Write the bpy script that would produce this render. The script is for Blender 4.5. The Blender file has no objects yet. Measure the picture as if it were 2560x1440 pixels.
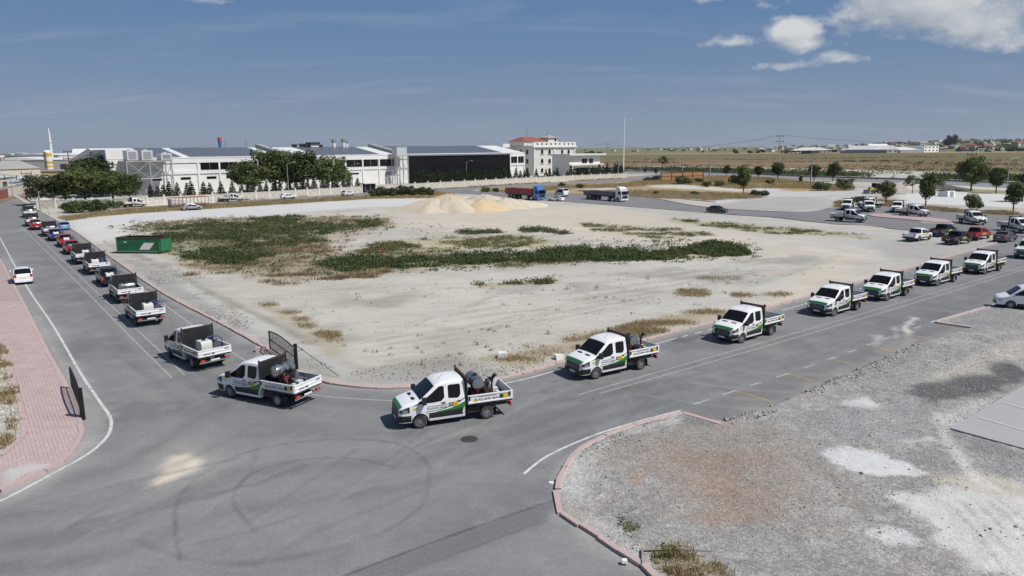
import bpy, bmesh, math, random
import numpy as np
from mathutils import Vector, Matrix
from mathutils.geometry import delaunay_2d_cdt
random.seed(7); rng = np.random.default_rng(11)
SC = bpy.context.scene; COL = SC.collection
R = math.radians
# ------------------------------------------------------------------ camera
HC = 13.6; F = 1818.; PITCH = R(10.86); ROLL = R(0.52)
cam = bpy.data.cameras.new('camera'); co = bpy.data.objects.new('camera', cam); COL.objects.link(co)
cp, sp, cr, sr = math.cos(PITCH), math.sin(PITCH), math.cos(ROLL), math.sin(ROLL)
rt, up, fw = Vector((1, 0, 0)), Vector((0, sp, cp)), Vector((0, cp, -sp))
r2, u2 = rt * cr - up * sr, rt * sr + up * cr
M = Matrix((r2, u2, -fw)).transposed().to_4x4(); M.translation = (0, 0, HC); co.matrix_world = M
cam.sensor_width = 36; cam.lens = 36 * F / 2560; cam.clip_end = 40000; cam.clip_start = 0.5
SC.camera = co
# ------------------------------------------------------------------ light
SUN_AZ, SUN_EL = R(-23), R(53)          # azimuth counted from +X towards +Y
sd = Vector((math.cos(SUN_AZ) * math.cos(SUN_EL), math.sin(SUN_AZ) * math.cos(SUN_EL), math.sin(SUN_EL)))
sun = bpy.data.lights.new('sun', 'SUN'); sun.energy = 4.0; sun.angle = R(0.53); sun.color = (1.0, 0.965, 0.91)
so = bpy.data.objects.new('sun', sun); COL.objects.link(so); so.rotation_euler = sd.to_track_quat('Z', 'Y').to_euler()
SC.view_settings.view_transform = 'Standard'; SC.view_settings.look = 'None'
SC.view_settings.gamma = 1; SC.view_settings.exposure = 0.14
try: SC.view_settings.use_curve_mapping = False
except Exception: pass
SC.cycles.max_bounces = 6; SC.cycles.transparent_max_bounces = 6; SC.cycles.volume_bounces = 0
SC.cycles.caustics_reflective = False; SC.cycles.caustics_refractive = False

def pray(px, py):
    u, v = (px - 1280) / F, (720 - py) / F
    u, v = u * cr + v * sr, -u * sr + v * cr
    return np.array([u, cp + v * sp, -sp + v * cp])
def G(px, py, z=0.):
    """ground point (world metres) seen at a pixel of the survey photograph"""
    r = pray(px, py); t = (z - HC) / r[2]
    return (r[0] * t, r[1] * t)
def PX(x, y, z):
    d = (x, y, z - HC); f = d[1] * cp - d[2] * sp; v = (d[1] * sp + d[2] * cp) / f * F; u = d[0] / f * F
    return 1280 + u * cr - v * sr, 720 - (u * sr + v * cr)

# ------------------------------------------------------------------ world: sky and clouds
W = bpy.data.worlds.new('World'); SC.world = W; W.use_nodes = True
nt = W.node_tree; N = nt.nodes; L = nt.links; N.clear()
def nd(tree, t, **k):
    n = tree.nodes.new(t)
    for a, b in k.items(): setattr(n, a, b)
    return n
def mth(tree, op, a, b=None, c=None, clamp=False):
    n = tree.nodes.new('ShaderNodeMath'); n.operation = op; n.use_clamp = clamp
    for i, v in enumerate((a, b, c)):
        if v is None: continue
        if isinstance(v, (int, float)): n.inputs[i].default_value = v
        else: tree.links.new(v, n.inputs[i])
    return n.outputs[0]
sky = nd(nt, 'ShaderNodeTexSky', sky_type='NISHITA'); sky.sun_disc = False
sky.sun_elevation = SUN_EL; sky.sun_rotation = math.atan2(sd.x, sd.y)
sky.air_density = 1.0; sky.dust_density = 0.4; sky.ozone_density = 1.5; sky.altitude = 0
hs = nd(nt, 'ShaderNodeHueSaturation'); hs.inputs['Saturation'].default_value = 0.86; hs.inputs['Value'].default_value = 1.0
L.new(sky.outputs[0], hs.inputs['Color'])
bg = nd(nt, 'ShaderNodeBackground'); bg.inputs[1].default_value = 0.067
tc = nd(nt, 'ShaderNodeTexCoord')
# dusty summer air: the sky pales to blue grey towards the horizon all the way round
sz = nd(nt, 'ShaderNodeSeparateXYZ'); L.new(tc.outputs['Generated'], sz.inputs[0])
rp = nd(nt, 'ShaderNodeValToRGB'); L.new(sz.outputs[2], rp.inputs[0]); el = rp.color_ramp.elements
el[0].position = 0.0; el[0].color = (.245, .300, .392, 1); el[1].position = .60; el[1].color = (.055, .120, .300, 1)
for p_, c_ in ((.05, (.192, .258, .372, 1)), (.11, (.138, .222, .366, 1)), (.19, (.100, .190, .360, 1))): e_ = el.new(p_); e_.color = c_
k_ = nd(nt, 'ShaderNodeVectorMath', operation='SCALE'); L.new(rp.outputs[0], k_.inputs[0]); k_.inputs['Scale'].default_value = 1 / 0.067
hz_ = mth(nt, 'MULTIPLY', mth(nt, 'SUBTRACT', 0.75, sz.outputs[2]), 2.5, clamp=True)
hm_ = nd(nt, 'ShaderNodeMix', data_type='RGBA'); L.new(mth(nt, 'MULTIPLY', hz_, 0.92), hm_.inputs[0]); L.new(hs.outputs[0], hm_.inputs[6]); L.new(k_.outputs[0], hm_.inputs[7])
L.new(hm_.outputs[2], bg.inputs[0])
# flat cloud deck coordinates: direction divided by its height
sep = nd(nt, 'ShaderNodeSeparateXYZ'); L.new(tc.outputs['Generated'], sep.inputs[0])
def blobmask(off, det):
    """sum of soft elliptical cumulus seeds broken up by noise, sampled at the direction moved by off"""
    va = nd(nt, 'ShaderNodeVectorMath', operation='ADD'); L.new(tc.outputs['Generated'], va.inputs[0]); va.inputs[1].default_value = off
    nz = nd(nt, 'ShaderNodeTexNoise'); nz.inputs['Scale'].default_value = 13; nz.inputs['Detail'].default_value = det; nz.inputs['Roughness'].default_value = 0.62
    mp = nd(nt, 'ShaderNodeMapping'); mp.inputs['Scale'].default_value = (1, 1, 1.7); L.new(va.outputs[0], mp.inputs[0]); L.new(mp.outputs[0], nz.inputs['Vector'])
    tot = None
    for (px, py, rx, ry, st) in CLOUDS:
        d = Vector(pray(px, py)).normalized(); right = Vector((d.y, -d.x, 0)).normalized(); upv = right.cross(d)
        sb = nd(nt, 'ShaderNodeVectorMath', operation='SUBTRACT'); L.new(va.outputs[0], sb.inputs[0]); sb.inputs[1].default_value = d
        a = nd(nt, 'ShaderNodeVectorMath', operation='DOT_PRODUCT'); L.new(sb.outputs[0], a.inputs[0]); a.inputs[1].default_value = right / (rx / F)
        b = nd(nt, 'ShaderNodeVectorMath', operation='DOT_PRODUCT'); L.new(sb.outputs[0], b.inputs[0]); b.inputs[1].default_value = upv / (ry / F)
        c = nd(nt, 'ShaderNodeVectorMath', operation='DOT_PRODUCT'); L.new(va.outputs[0], c.inputs[0]); c.inputs[1].default_value = d
        r = mth(nt, 'SQRT', mth(nt, 'ADD', mth(nt, 'POWER', a.outputs['Value'], 2), mth(nt, 'POWER', b.outputs['Value'], 2)))
        m = mth(nt, 'MULTIPLY', mth(nt, 'SUBTRACT', 1.0, r, clamp=True), mth(nt, 'GREATER_THAN', c.outputs['Value'], 0.5))
        m = mth(nt, 'MULTIPLY', m, st)
        tot = m if tot is None else mth(nt, 'MAXIMUM', tot, m)
    n2 = mth(nt, 'SUBTRACT', nz.outputs[0], 0.52)
    gate = mth(nt, 'MULTIPLY', tot, 8.0, clamp=True)
    dens = mth(nt, 'ADD', mth(nt, 'MULTIPLY_ADD', tot, 1.5, -0.34), mth(nt, 'MULTIPLY', n2, 2.7))
    return mth(nt, 'MULTIPLY', mth(nt, 'MULTIPLY', dens, 1.7, clamp=True), gate), tot, nz.outputs[0]
CLOUDS = [(2190, 30, 140, 75, 1.05), (2330, 25, 240, 85, 1.15), (2470, 45, 150, 80, 1.1), (1985, 88, 95, 52, .95), (1840, 106, 100, 30, .75), (2260, -60, 420, 60, .8),
          (2110, 150, 170, 26, .55), (1960, 163, 130, 16, .4), (510, -2, 100, 30, .55), (2640, 20, 180, 110, .9), (1800, 0, 160, 18, .5)]
d0, t0, n0 = blobmask((0, 0, 0), 8); d1, t1, n1 = blobmask(tuple(sd * 0.026), 3)
# billows: bright where the puff thins out towards the sun, grey in the thick base
lit = mth(nt, 'ADD', mth(nt, 'MULTIPLY_ADD', t1, -1.0, 1.12), mth(nt, 'MULTIPLY', mth(nt, 'SUBTRACT', n0, n1), 1.8), clamp=True)
# thin high wisps over the whole sky
dv = nd(nt, 'ShaderNodeVectorMath', operation='DIVIDE'); L.new(tc.outputs['Generated'], dv.inputs[0])
cz = mth(nt, 'ADD', mth(nt, 'MAXIMUM', sep.outputs[2], 0.0), 0.16)
cb = nd(nt, 'ShaderNodeCombineXYZ')
for i in range(3): L.new(cz, cb.inputs[i])
L.new(cb.outputs[0], dv.inputs[1])
mp = nd(nt, 'ShaderNodeMapping'); mp.inputs['Scale'].default_value = (0.75, 2.6, 0.5); mp.inputs['Rotation'].default_value = (0, 0, R(-25)); mp.inputs['Location'].default_value = (3.1, 1.4, 0)
L.new(dv.outputs[0], mp.inputs[0])
wn = nd(nt, 'ShaderNodeTexNoise'); wn.inputs['Scale'].default_value = 1.1; wn.inputs['Detail'].default_value = 8; wn.inputs['Roughness'].default_value = 0.58; wn.inputs['Distortion'].default_value = 0.6
L.new(mp.outputs[0], wn.inputs['Vector'])
wisp = mth(nt, 'MULTIPLY', mth(nt, 'MULTIPLY', mth(nt, 'SUBTRACT', wn.outputs[0], 0.53), 2.4, clamp=True), 0.42)
cc = nd(nt, 'ShaderNodeMix', data_type='RGBA'); cc.inputs[6].default_value = (0.34, 0.39, 0.47, 1); cc.inputs[7].default_value = (0.78, 0.78, 0.77, 1)
L.new(lit, cc.inputs[0])
bc = nd(nt, 'ShaderNodeBackground'); bc.inputs[1].default_value = 0.85; L.new(cc.outputs[2], bc.inputs[0])
bw = nd(nt, 'ShaderNodeBackground'); bw.inputs[0].default_value = (0.56, 0.60, 0.66, 1); bw.inputs[1].default_value = 0.75
m1 = nd(nt, 'ShaderNodeMixShader'); L.new(wisp, m1.inputs[0]); L.new(bg.outputs[0], m1.inputs[1]); L.new(bw.outputs[0], m1.inputs[2])
m2 = nd(nt, 'ShaderNodeMixShader'); L.new(mth(nt, 'MULTIPLY', d0, 0.84), m2.inputs[0]); L.new(m1.outputs[0], m2.inputs[1]); L.new(bc.outputs[0], m2.inputs[2])
W.cycles.sampling_method = 'MANUAL'; W.cycles.sample_map_resolution = 512
wo = nd(nt, 'ShaderNodeOutputWorld'); L.new(m2.outputs[0], wo.inputs[0])

# ------------------------------------------------------------------ helpers
def tag(o, label=None, cat=None, group=None, kind=None):
    if label: o['label'] = label
    if cat: o['category'] = cat
    if group: o['group'] = group
    if kind: o['kind'] = kind
    return o
KMAP = {}
def link(o, parent=None):
    COL.objects.link(o)
    if parent is not None: o.parent = parent; KMAP.setdefault(parent.name, []).append(o)
    return o
def empty(name, loc=(0, 0, 0), rz=0):
    o = bpy.data.objects.new(name, None); o.location = loc; o.rotation_euler[2] = rz; o.empty_display_size = .3
    return link(o)
def add(name, me, mat=None, parent=None, loc=None, rz=None, sc=None):
    if mat is not None and len(me.materials) == 0: me.materials.append(mat)
    o = bpy.data.objects.new(name, me); link(o, parent)
    if loc is not None: o.location = loc
    if rz is not None: o.rotation_euler[2] = rz
    if sc is not None: o.scale = sc if hasattr(sc, '__len__') else (sc, sc, sc)
    return o
def copy_tree(o, parent=None):
    c = link(o.copy(), parent)
    for ch in KMAP.get(o.name, ()): copy_tree(ch, c)
    return c
class MB:
    def __init__(s): s.v = []; s.f = []
    def raw(s, v, f):
        b = len(s.v); s.v += [tuple(p) for p in v]; s.f += [tuple(i + b for i in q) for q in f]; return s
    def box(s, x0, x1, y0, y1, z0, z1):
        return s.raw([(x0, y0, z0), (x1, y0, z0), (x1, y1, z0), (x0, y1, z0), (x0, y0, z1), (x1, y0, z1), (x1, y1, z1), (x0, y1, z1)],
                     [(0, 3, 2, 1), (4, 5, 6, 7), (0, 1, 5, 4), (1, 2, 6, 5), (2, 3, 7, 6), (3, 0, 4, 7)])
    def cyl(s, a, b, r0, r1=None, n=8, cap=True):
        r1 = r0 if r1 is None else r1; a = Vector(a); b = Vector(b); d = (b - a).normalized()
        t = Vector((0, 0, 1)) if abs(d.z) < .9 else Vector((1, 0, 0)); p = d.cross(t).normalized(); q = d.cross(p)
        v = []
        for c, r in ((a, r0), (b, r1)):
            for i in range(n): an = 2 * math.pi * i / n; v.append(c + p * math.cos(an) * r + q * math.sin(an) * r)
        f = [(i, i + n, (i + 1) % n + n, (i + 1) % n) for i in range(n)]
        if cap: f += [tuple(range(n)), tuple(range(2 * n - 1, n - 1, -1))]
        return s.raw(v, f)
    def bar(s, a, b, w, h=None):
        return s.cyl(a, b, w * .7071, n=4)
    def prism(s, poly, a, b, axis='z'):
        """2-D polygon extruded between a and b along an axis"""
        n = len(poly)
        mk = {'z': lambda p, t: (p[0], p[1], t), 'y': lambda p, t: (p[0], t, p[1]), 'x': lambda p, t: (t, p[0], p[1])}[axis]
        v = [mk(p, a) for p in poly] + [mk(p, b) for p in poly]
        return s.raw(v, [tuple(range(n))[::-1], tuple(range(n, 2 * n))] + [(i, (i + 1) % n, (i + 1) % n + n, i + n) for i in range(n)])
    def lathe(s, prof, n=16, org=(0, 0, 0), axis='z'):
        v = []; f = []; m = len(prof)
        for i in range(n):
            an = 2 * math.pi * i / n
            for r, h in prof:
                p = (r * math.cos(an), r * math.sin(an), h)
                if axis == 'y': p = (p[0], p[2], p[1])
                if axis == 'x': p = (p[2], p[0], p[1])
                v.append((p[0] + org[0], p[1] + org[1], p[2] + org[2]))
        for i in range(n):
            for k in range(m - 1):
                a = i * m + k; b = ((i + 1) % n) * m + k
                f.append((a, b, b + 1, a + 1))
        return s.raw(v, f)
    def mesh(s, name='mesh', smooth=None, fix=True):
        me = bpy.data.meshes.new(name); me.from_pydata(s.v, [], s.f); me.validate()
        if fix:
            bm = bmesh.new(); bm.from_mesh(me); bmesh.ops.remove_doubles(bm, verts=bm.verts, dist=1e-5)
            bmesh.ops.recalc_face_normals(bm, faces=bm.faces); bm.to_mesh(me); bm.free()
        if smooth is not None:
            me.polygons.foreach_set('use_smooth', [True] * len(me.polygons)); me.set_sharp_from_angle(angle=R(smooth))
        me.update(); return me
    def build(s, name, mat, parent=None, smooth=None, fix=True, **k):
        return add(name, s.mesh(name, smooth, fix), mat, parent, **k)

ORD = 'first second third fourth fifth sixth seventh eighth ninth tenth eleventh twelfth thirteenth fourteenth fifteenth sixteenth seventeenth eighteenth nineteenth twentieth twenty-first twenty-second twenty-third twenty-fourth twenty-fifth twenty-sixth twenty-seventh twenty-eighth twenty-ninth thirtieth'.split()
# ------------------------------------------------------------------ materials
MATS = {}
def lin(c): return tuple((x / 12.92 if x <= .04045 else ((x + .055) / 1.055) ** 2.4) for x in c)
def mat(name, col, rough=.6, metal=0., coat=0., var=.0, vscale=3., bump=0., bscale=20., spec=.5, dirt=0., emis=None, trans=0.):
    if name in MATS: return MATS[name]
    m = bpy.data.materials.new(name); m.use_nodes = True; t = m.node_tree; b = t.nodes['Principled BSDF']
    b.inputs['Base Color'].default_value = (*col, 1); b.inputs['Roughness'].default_value = rough; b.inputs['Metallic'].default_value = metal
    b.inputs['Coat Weight'].default_value = coat; b.inputs['Coat Roughness'].default_value = .06; b.inputs['Specular IOR Level'].default_value = spec
    if trans: b.inputs['Transmission Weight'].default_value = trans
    tcn = nd(t, 'ShaderNodeTexCoord')
    if var:
        n = nd(t, 'ShaderNodeTexNoise'); n.inputs['Scale'].default_value = vscale; n.inputs['Detail'].default_value = 6; n.inputs['Roughness'].default_value = .65
        t.links.new(tcn.outputs['Object'], n.inputs['Vector'])
        mr = nd(t, 'ShaderNodeMapRange'); mr.inputs[1].default_value = .25; mr.inputs[2].default_value = .75; mr.inputs[3].default_value = 1 - var; mr.inputs[4].default_value = 1 + var
        t.links.new(n.outputs[0], mr.inputs[0])
        oi = nd(t, 'ShaderNodeObjectInfo')
        mx = nd(t, 'ShaderNodeVectorMath', operation='SCALE'); mx.inputs[0].default_value = col; t.links.new(mr.outputs[0], mx.inputs['Scale'])
        t.links.new(mx.outputs[0], b.inputs['Base Color'])
        last = mx.outputs[0]
    else: last = None
    if dirt:   # road dust, more of it low down on the body
        n = nd(t, 'ShaderNodeTexNoise'); n.inputs['Scale'].default_value = 1.7; n.inputs['Detail'].default_value = 6; oi_ = nd(t, 'ShaderNodeObjectInfo'); ad_ = nd(t, 'ShaderNodeVectorMath', operation='ADD'); t.links.new(tcn.outputs['Object'], ad_.inputs[0]); t.links.new(oi_.outputs['Location'], ad_.inputs[1]); t.links.new(ad_.outputs[0], n.inputs['Vector'])
        mr = nd(t, 'ShaderNodeMapRange'); mr.inputs[1].default_value = .42; mr.inputs[2].default_value = .8; mr.inputs[3].default_value = 0; mr.inputs[4].default_value = dirt; t.links.new(n.outputs[0], mr.inputs[0])
        mx = nd(t, 'ShaderNodeMix', data_type='RGBA'); t.links.new(mr.outputs[0], mx.inputs[0])
        if last: t.links.new(last, mx.inputs[6])
        else: mx.inputs[6].default_value = (*col, 1)
        mx.inputs[7].default_value = (.36, .33, .28, 1); t.links.new(mx.outputs[2], b.inputs['Base Color'])
    if bump:
        n = nd(t, 'ShaderNodeTexNoise'); n.inputs['Scale'].default_value = bscale; n.inputs['Detail'].default_value = 5; t.links.new(tcn.outputs['Object'], n.inputs['Vector'])
        bp = nd(t, 'ShaderNodeBump'); bp.inputs['Strength'].default_value = bump; bp.inputs['Distance'].default_value = .05; t.links.new(n.outputs[0], bp.inputs['Height']); t.links.new(bp.outputs[0], b.inputs['Normal'])
    if emis: b.inputs['Emission Color'].default_value = (*emis[0], 1); b.inputs['Emission Strength'].default_value = emis[1]
    MATS[name] = m; return m
def ground_mat(name, octs, rough=.92, bump=.5, bdist=.03, bscale=9., speck=0., spk_scale=9., crack=0.):
    """vertex albedo 'Col' modulated by several octaves of procedural grain"""
    m = bpy.data.materials.new(name); m.use_nodes = True; t = m.node_tree; b = t.nodes['Principled BSDF']
    b.inputs['Roughness'].default_value = rough; b.inputs['Specular IOR Level'].default_value = .12 if name == 'asphalt' else 0.
    at = nd(t, 'ShaderNodeAttribute', attribute_name='Col'); tcn = nd(t, 'ShaderNodeTexCoord'); fac = None
    for (scale, amp, sx, sy, rot) in octs:
        mp = nd(t, 'ShaderNodeMapping'); mp.inputs['Scale'].default_value = (sx, sy, 1); mp.inputs['Rotation'].default_value = (0, 0, R(rot)); t.links.new(tcn.outputs['Object'], mp.inputs[0])
        n = nd(t, 'ShaderNodeTexNoise'); n.inputs['Scale'].default_value = scale; n.inputs['Detail'].default_value = 3; n.inputs['Roughness'].default_value = .65; t.links.new(mp.outputs[0], n.inputs['Vector'])
        v = mth(t, 'MULTIPLY_ADD', mth(t, 'SUBTRACT', n.outputs[0], .5), amp * 2, 1.0)
        fac = v if fac is None else mth(t, 'MULTIPLY', fac, v)
    if speck:
        vo = nd(t, 'ShaderNodeTexVoronoi'); vo.inputs['Scale'].default_value = spk_scale; t.links.new(tcn.outputs['Object'], vo.inputs['Vector'])
        sx = nd(t, 'ShaderNodeSeparateColor'); t.links.new(vo.outputs['Color'], sx.inputs[0])
        v = mth(t, 'MULTIPLY_ADD', mth(t, 'SUBTRACT', mth(t, 'POWER', sx.outputs[0], 2.0), .33), speck, 1.0)
        fac = mth(t, 'MULTIPLY', fac, v)
    fac = mth(t, 'MULTIPLY_ADD', mth(t, 'SUBTRACT', fac, 1.0), at.outputs['Alpha'], 1.0)
    sc = nd(t, 'ShaderNodeVectorMath', operation='SCALE'); t.links.new(at.outputs['Color'], sc.inputs[0]); t.links.new(fac, sc.inputs['Scale']); t.links.new(sc.outputs[0], b.inputs['Base Color'])
    n = nd(t, 'ShaderNodeTexNoise'); n.inputs['Scale'].default_value = bscale; n.inputs['Detail'].default_value = 3; t.links.new(tcn.outputs['Object'], n.inputs['Vector'])
    bp = nd(t, 'ShaderNodeBump'); bp.inputs['Strength'].default_value = bump; bp.inputs['Distance'].default_value = bdist; t.links.new(n.outputs[0], bp.inputs['Height']); t.links.new(bp.outputs[0], b.inputs['Normal'])
    return m

# ------------------------------------------------------------------ numpy noise and polygon tools
def vnoise(x, y, s=0):
    xi, yi = np.floor(x), np.floor(y); fx, fy = x - xi, y - yi; fx = fx * fx * (3 - 2 * fx); fy = fy * fy * (3 - 2 * fy)
    def h(a, b): q = np.sin(a * 127.1 + b * 311.7 + s * 74.7) * 43758.5453; return q - np.floor(q)
    return (h(xi, yi) * (1 - fx) + h(xi + 1, yi) * fx) * (1 - fy) + (h(xi, yi + 1) * (1 - fx) + h(xi + 1, yi + 1) * fx) * fy
def fbm(x, y, s=0, o=4):
    t = 0; a = .5; n = 0
    for i in range(o): t = t + a * vnoise(x, y, s + i); n += a; a *= .5; x = x * 2.03; y = y * 2.03
    return t / n
def sdpoly(P, poly):
    X, Y = P[:, 0], P[:, 1]; d = np.full(len(P), 1e18); ins = np.zeros(len(P), bool); n = len(poly)
    for i in range(n):
        (ax, ay), (bx, by) = poly[i][:2], poly[(i + 1) % n][:2]; ex, ey = bx - ax, by - ay; wx, wy = X - ax, Y - ay
        t = np.clip((wx * ex + wy * ey) / max(ex * ex + ey * ey, 1e-9), 0, 1); d = np.minimum(d, (wx - t * ex) ** 2 + (wy - t * ey) ** 2)
        if abs(ey) > 1e-12: ins ^= ((ay > Y) != (by > Y)) & (X < (Y - ay) / ey * ex + ax)
    d = np.sqrt(d); return np.where(ins, -d, d)
def sdline(P, line):
    X, Y = P[:, 0], P[:, 1]; d = np.full(len(P), 1e18)
    for i in range(len(line) - 1):
        (ax, ay), (bx, by) = line[i][:2], line[i + 1][:2]; ex, ey = bx - ax, by - ay; wx, wy = X - ax, Y - ay
        t = np.clip((wx * ex + wy * ey) / max(ex * ex + ey * ey, 1e-9), 0, 1); d = np.minimum(d, (wx - t * ex) ** 2 + (wy - t * ey) ** 2)
    return np.sqrt(d)
def gp(pts, z=0.): return [G(*p, z) for p in pts]
def smooth_line(pts, step=1.0, closed=False):
    """Catmull-Rom through the points, resampled"""
    P = [np.array(p, float) for p in pts]; out = []
    n = len(P)
    for i in range(n - 1):
        p0 = P[max(i - 1, 0)]; p1 = P[i]; p2 = P[i + 1]; p3 = P[min(i + 2, n - 1)]
        k = max(2, int(np.linalg.norm(p2 - p1) / step))
        for j in range(k):
            t = j / k
            out.append(.5 * ((2 * p1) + (-p0 + p2) * t + (2 * p0 - 5 * p1 + 4 * p2 - p3) * t * t + (-p0 + 3 * p1 - 3 * p2 + p3) * t ** 3))
    out.append(P[-1]); return np.array(out)
# ================================================================== ground
def sheet(name, poly, z, material, col, paints=(), step=9., hfun=None, ymax=1e9, kind='structure', edge=None):
    """flat sheet over a world polygon, mesh finer close to the viewpoint, albedo painted per vertex"""
    poly = np.asarray(poly, float)
    # split long edges
    bp = []
    for i in range(len(poly)):
        a, b = poly[i], poly[(i + 1) % len(poly)]; dist = max(12., min(np.hypot(*a), np.hypot(*b))); k = max(1, min(60, int(np.linalg.norm(b - a) / (dist * step * 2 / F))))
        for j in range(k): bp.append(a + (b - a) * j / k)
    bp = np.array(bp); x0, y0 = poly.min(0); x1, y1 = poly.max(0); pts = []
    y = max(y0, -60.)
    while y < min(y1, ymax):
        if y < 19: yy, dx, dy, lim = 18., 2., 2., 60.
        else: yy = y; dx = yy / F * step * 1.25; dy = yy * yy / (HC * F) * step * .75; lim = yy * .74 + 3
        xs = np.arange(max(x0, -lim), min(x1, lim), dx)
        if len(xs): pts.append(np.stack([xs + rng.uniform(-.3, .3, len(xs)) * dx, np.full(len(xs), y) + rng.uniform(-.3, .3, len(xs)) * dy], 1))
        y += dy
    pts = np.concatenate(pts); sdv = sdpoly(pts, poly); dist = np.maximum(18, np.hypot(pts[:, 0], pts[:, 1]))
    pts = pts[sdv < -dist / F * step * .5]
    allp = np.concatenate([bp, pts]); n = len(bp)
    r = delaunay_2d_cdt([Vector(p) for p in allp], [], [list(range(n))], 1, 1e-5)
    V = np.array([tuple(v) for v in r[0]]); fs = r[2]
    zz = np.full(len(V), z)
    if hfun is not None: zz = z + hfun(V) * np.clip(-sdpoly(V, poly) / 1.5, 0, 1)
    me = bpy.data.meshes.new(name); me.from_pydata(np.column_stack([V, zz]).tolist(), [], fs)
    C = paint(V, col, paints)
    ca = me.color_attributes.new('Col', 'FLOAT_COLOR', 'POINT'); ca.data.foreach_set('color', C.ravel())
    me.polygons.foreach_set('use_smooth', [True] * len(me.polygons)); me.update()
    if me.polygons and me.polygons[0].normal.z < 0: me.flip_normals()
    print('SHEET', name, len(V)); o = add(name, me, material); o['kind'] = kind; return o
def paint(V, col, paints, smooth_pale=True):
    C = np.tile(np.array((*col, 1.), float), (len(V), 1)); X, Y = V[:, 0], V[:, 1]
    for p in paints:
        kind, pts, c, feather, strength, nz, ns = p
        if kind == 'n':
            w = np.clip((fbm(X * pts[0], Y * pts[1], pts[2], 5) - feather) / nz + .5, 0, 1); w = w * w * (3 - 2 * w) * strength
            C = C * (1 - w[:, None]) + np.array((*c, 1.)) * w[:, None]; continue
        q = np.array([tuple(t)[:2] for t in (pts if kind == 'p' else pts[0])]); mg = feather + nz + (0 if kind == 'p' else pts[1])
        I = np.nonzero((X > q[:, 0].min() - mg) & (X < q[:, 0].max() + mg) & (Y > q[:, 1].min() - mg) & (Y < q[:, 1].max() + mg))[0]
        if not len(I): continue
        d = sdpoly(V[I], pts) if kind == 'p' else sdline(V[I], pts[0]) - pts[1]
        J = d < mg; I = I[J]; d = d[J] + (fbm(X[I] * ns, Y[I] * ns, len(pts), 3) - .5) * nz * 2
        w = np.clip(.5 - d / max(feather, 1e-3), 0, 1); w = w * w * (3 - 2 * w) * strength
        C[I] = C[I] * (1 - w[:, None]) + np.array((*c, .35 if c[0] > .485 and smooth_pale else 1.)) * w[:, None]
    return np.clip(C, .01, 1.)
def pp(px, c, feather=1., s=1., nz=.5, ns=.3): return ('p', gp(px), c, feather, s, nz, ns)
def pn(sx, sy, seed, c, thr, s=.6, soft=.15): return ('n', (sx, sy, seed), c, thr, s, soft, 0)
def ps(px, w, c, feather=.3, s=1., nz=.1, ns=.5): return ('s', (smooth_line(gp(px), 2.5), w / 2), c, feather, s, nz, ns)

# -------- outlines (survey pixels on the ground)
K_LEFT = [(-60, 438), (20, 483), (75, 515), (125, 543), (180, 575), (285, 650), (400, 730), (560, 815), (660, 872), (735, 925), (770, 944), (810, 957), (870, 967), (960, 973), (1040, 970), (1150, 963), (1265, 947), (1350, 925), (1440, 897), (1620, 850), (1800, 803), (1935, 767), (2120, 715), (2300, 663), (2440, 623), (2560, 588)]
K_WALK = [(0, 648), (60, 760), (120, 880), (165, 960), (195, 1035), (207, 1072), (203, 1100), (180, 1138), (140, 1168), (60, 1207), (0, 1232)]
K_NEAR1 = [(1392, 1228), (1398, 1196), (1436, 1136), (1500, 1098), (1570, 1070), (1700, 1034)]
K_NEAR2 = [(1690, 1510), (1625, 1440), (1590, 1410), (1530, 1372), (1470, 1330), (1430, 1308), (1403, 1288)]
LEFT = smooth_line(gp(K_LEFT), 2.0); WALK = smooth_line(gp(K_WALK), .8); NEAR1 = smooth_line(gp(K_NEAR1), .5); NEAR2 = smooth_line(gp(K_NEAR2), .5)
ext_r = LEFT[-1] + (LEFT[-1] - LEFT[-3]) / np.linalg.norm(LEFT[-1] - LEFT[-3]) * 90
# -------- asphalt: street on the left, junction, road running right
ASPH = (.195, .197, .202)
road_poly = ([np.array(p) for p in LEFT] + [ext_r, np.array((190., 160.)), np.array(G(2640, 722)), np.array(G(2340, 808)), np.array(G(2430, 821)), np.array(G(2300, 862)), np.array(G(2100, 948)), np.array(G(1950, 1012)), np.array(G(1815, 1058))]
             + list(NEAR1[::-1]) + list(NEAR2[::-1]) + [np.array((5.5, 8.)), np.array((5.5, -40.)), np.array((-60., -40.)), np.array((-60., 15.)), np.array((-24., 26.4))]
             + list(WALK[::-1]) + [np.array(G(-120, 560)), np.array(G(-60, 512)), np.array(G(0, 509)), np.array(G(60, 489)), np.array((-175., 262.)), np.array((-300., 440.)), np.array((-312., 432.))])
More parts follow.
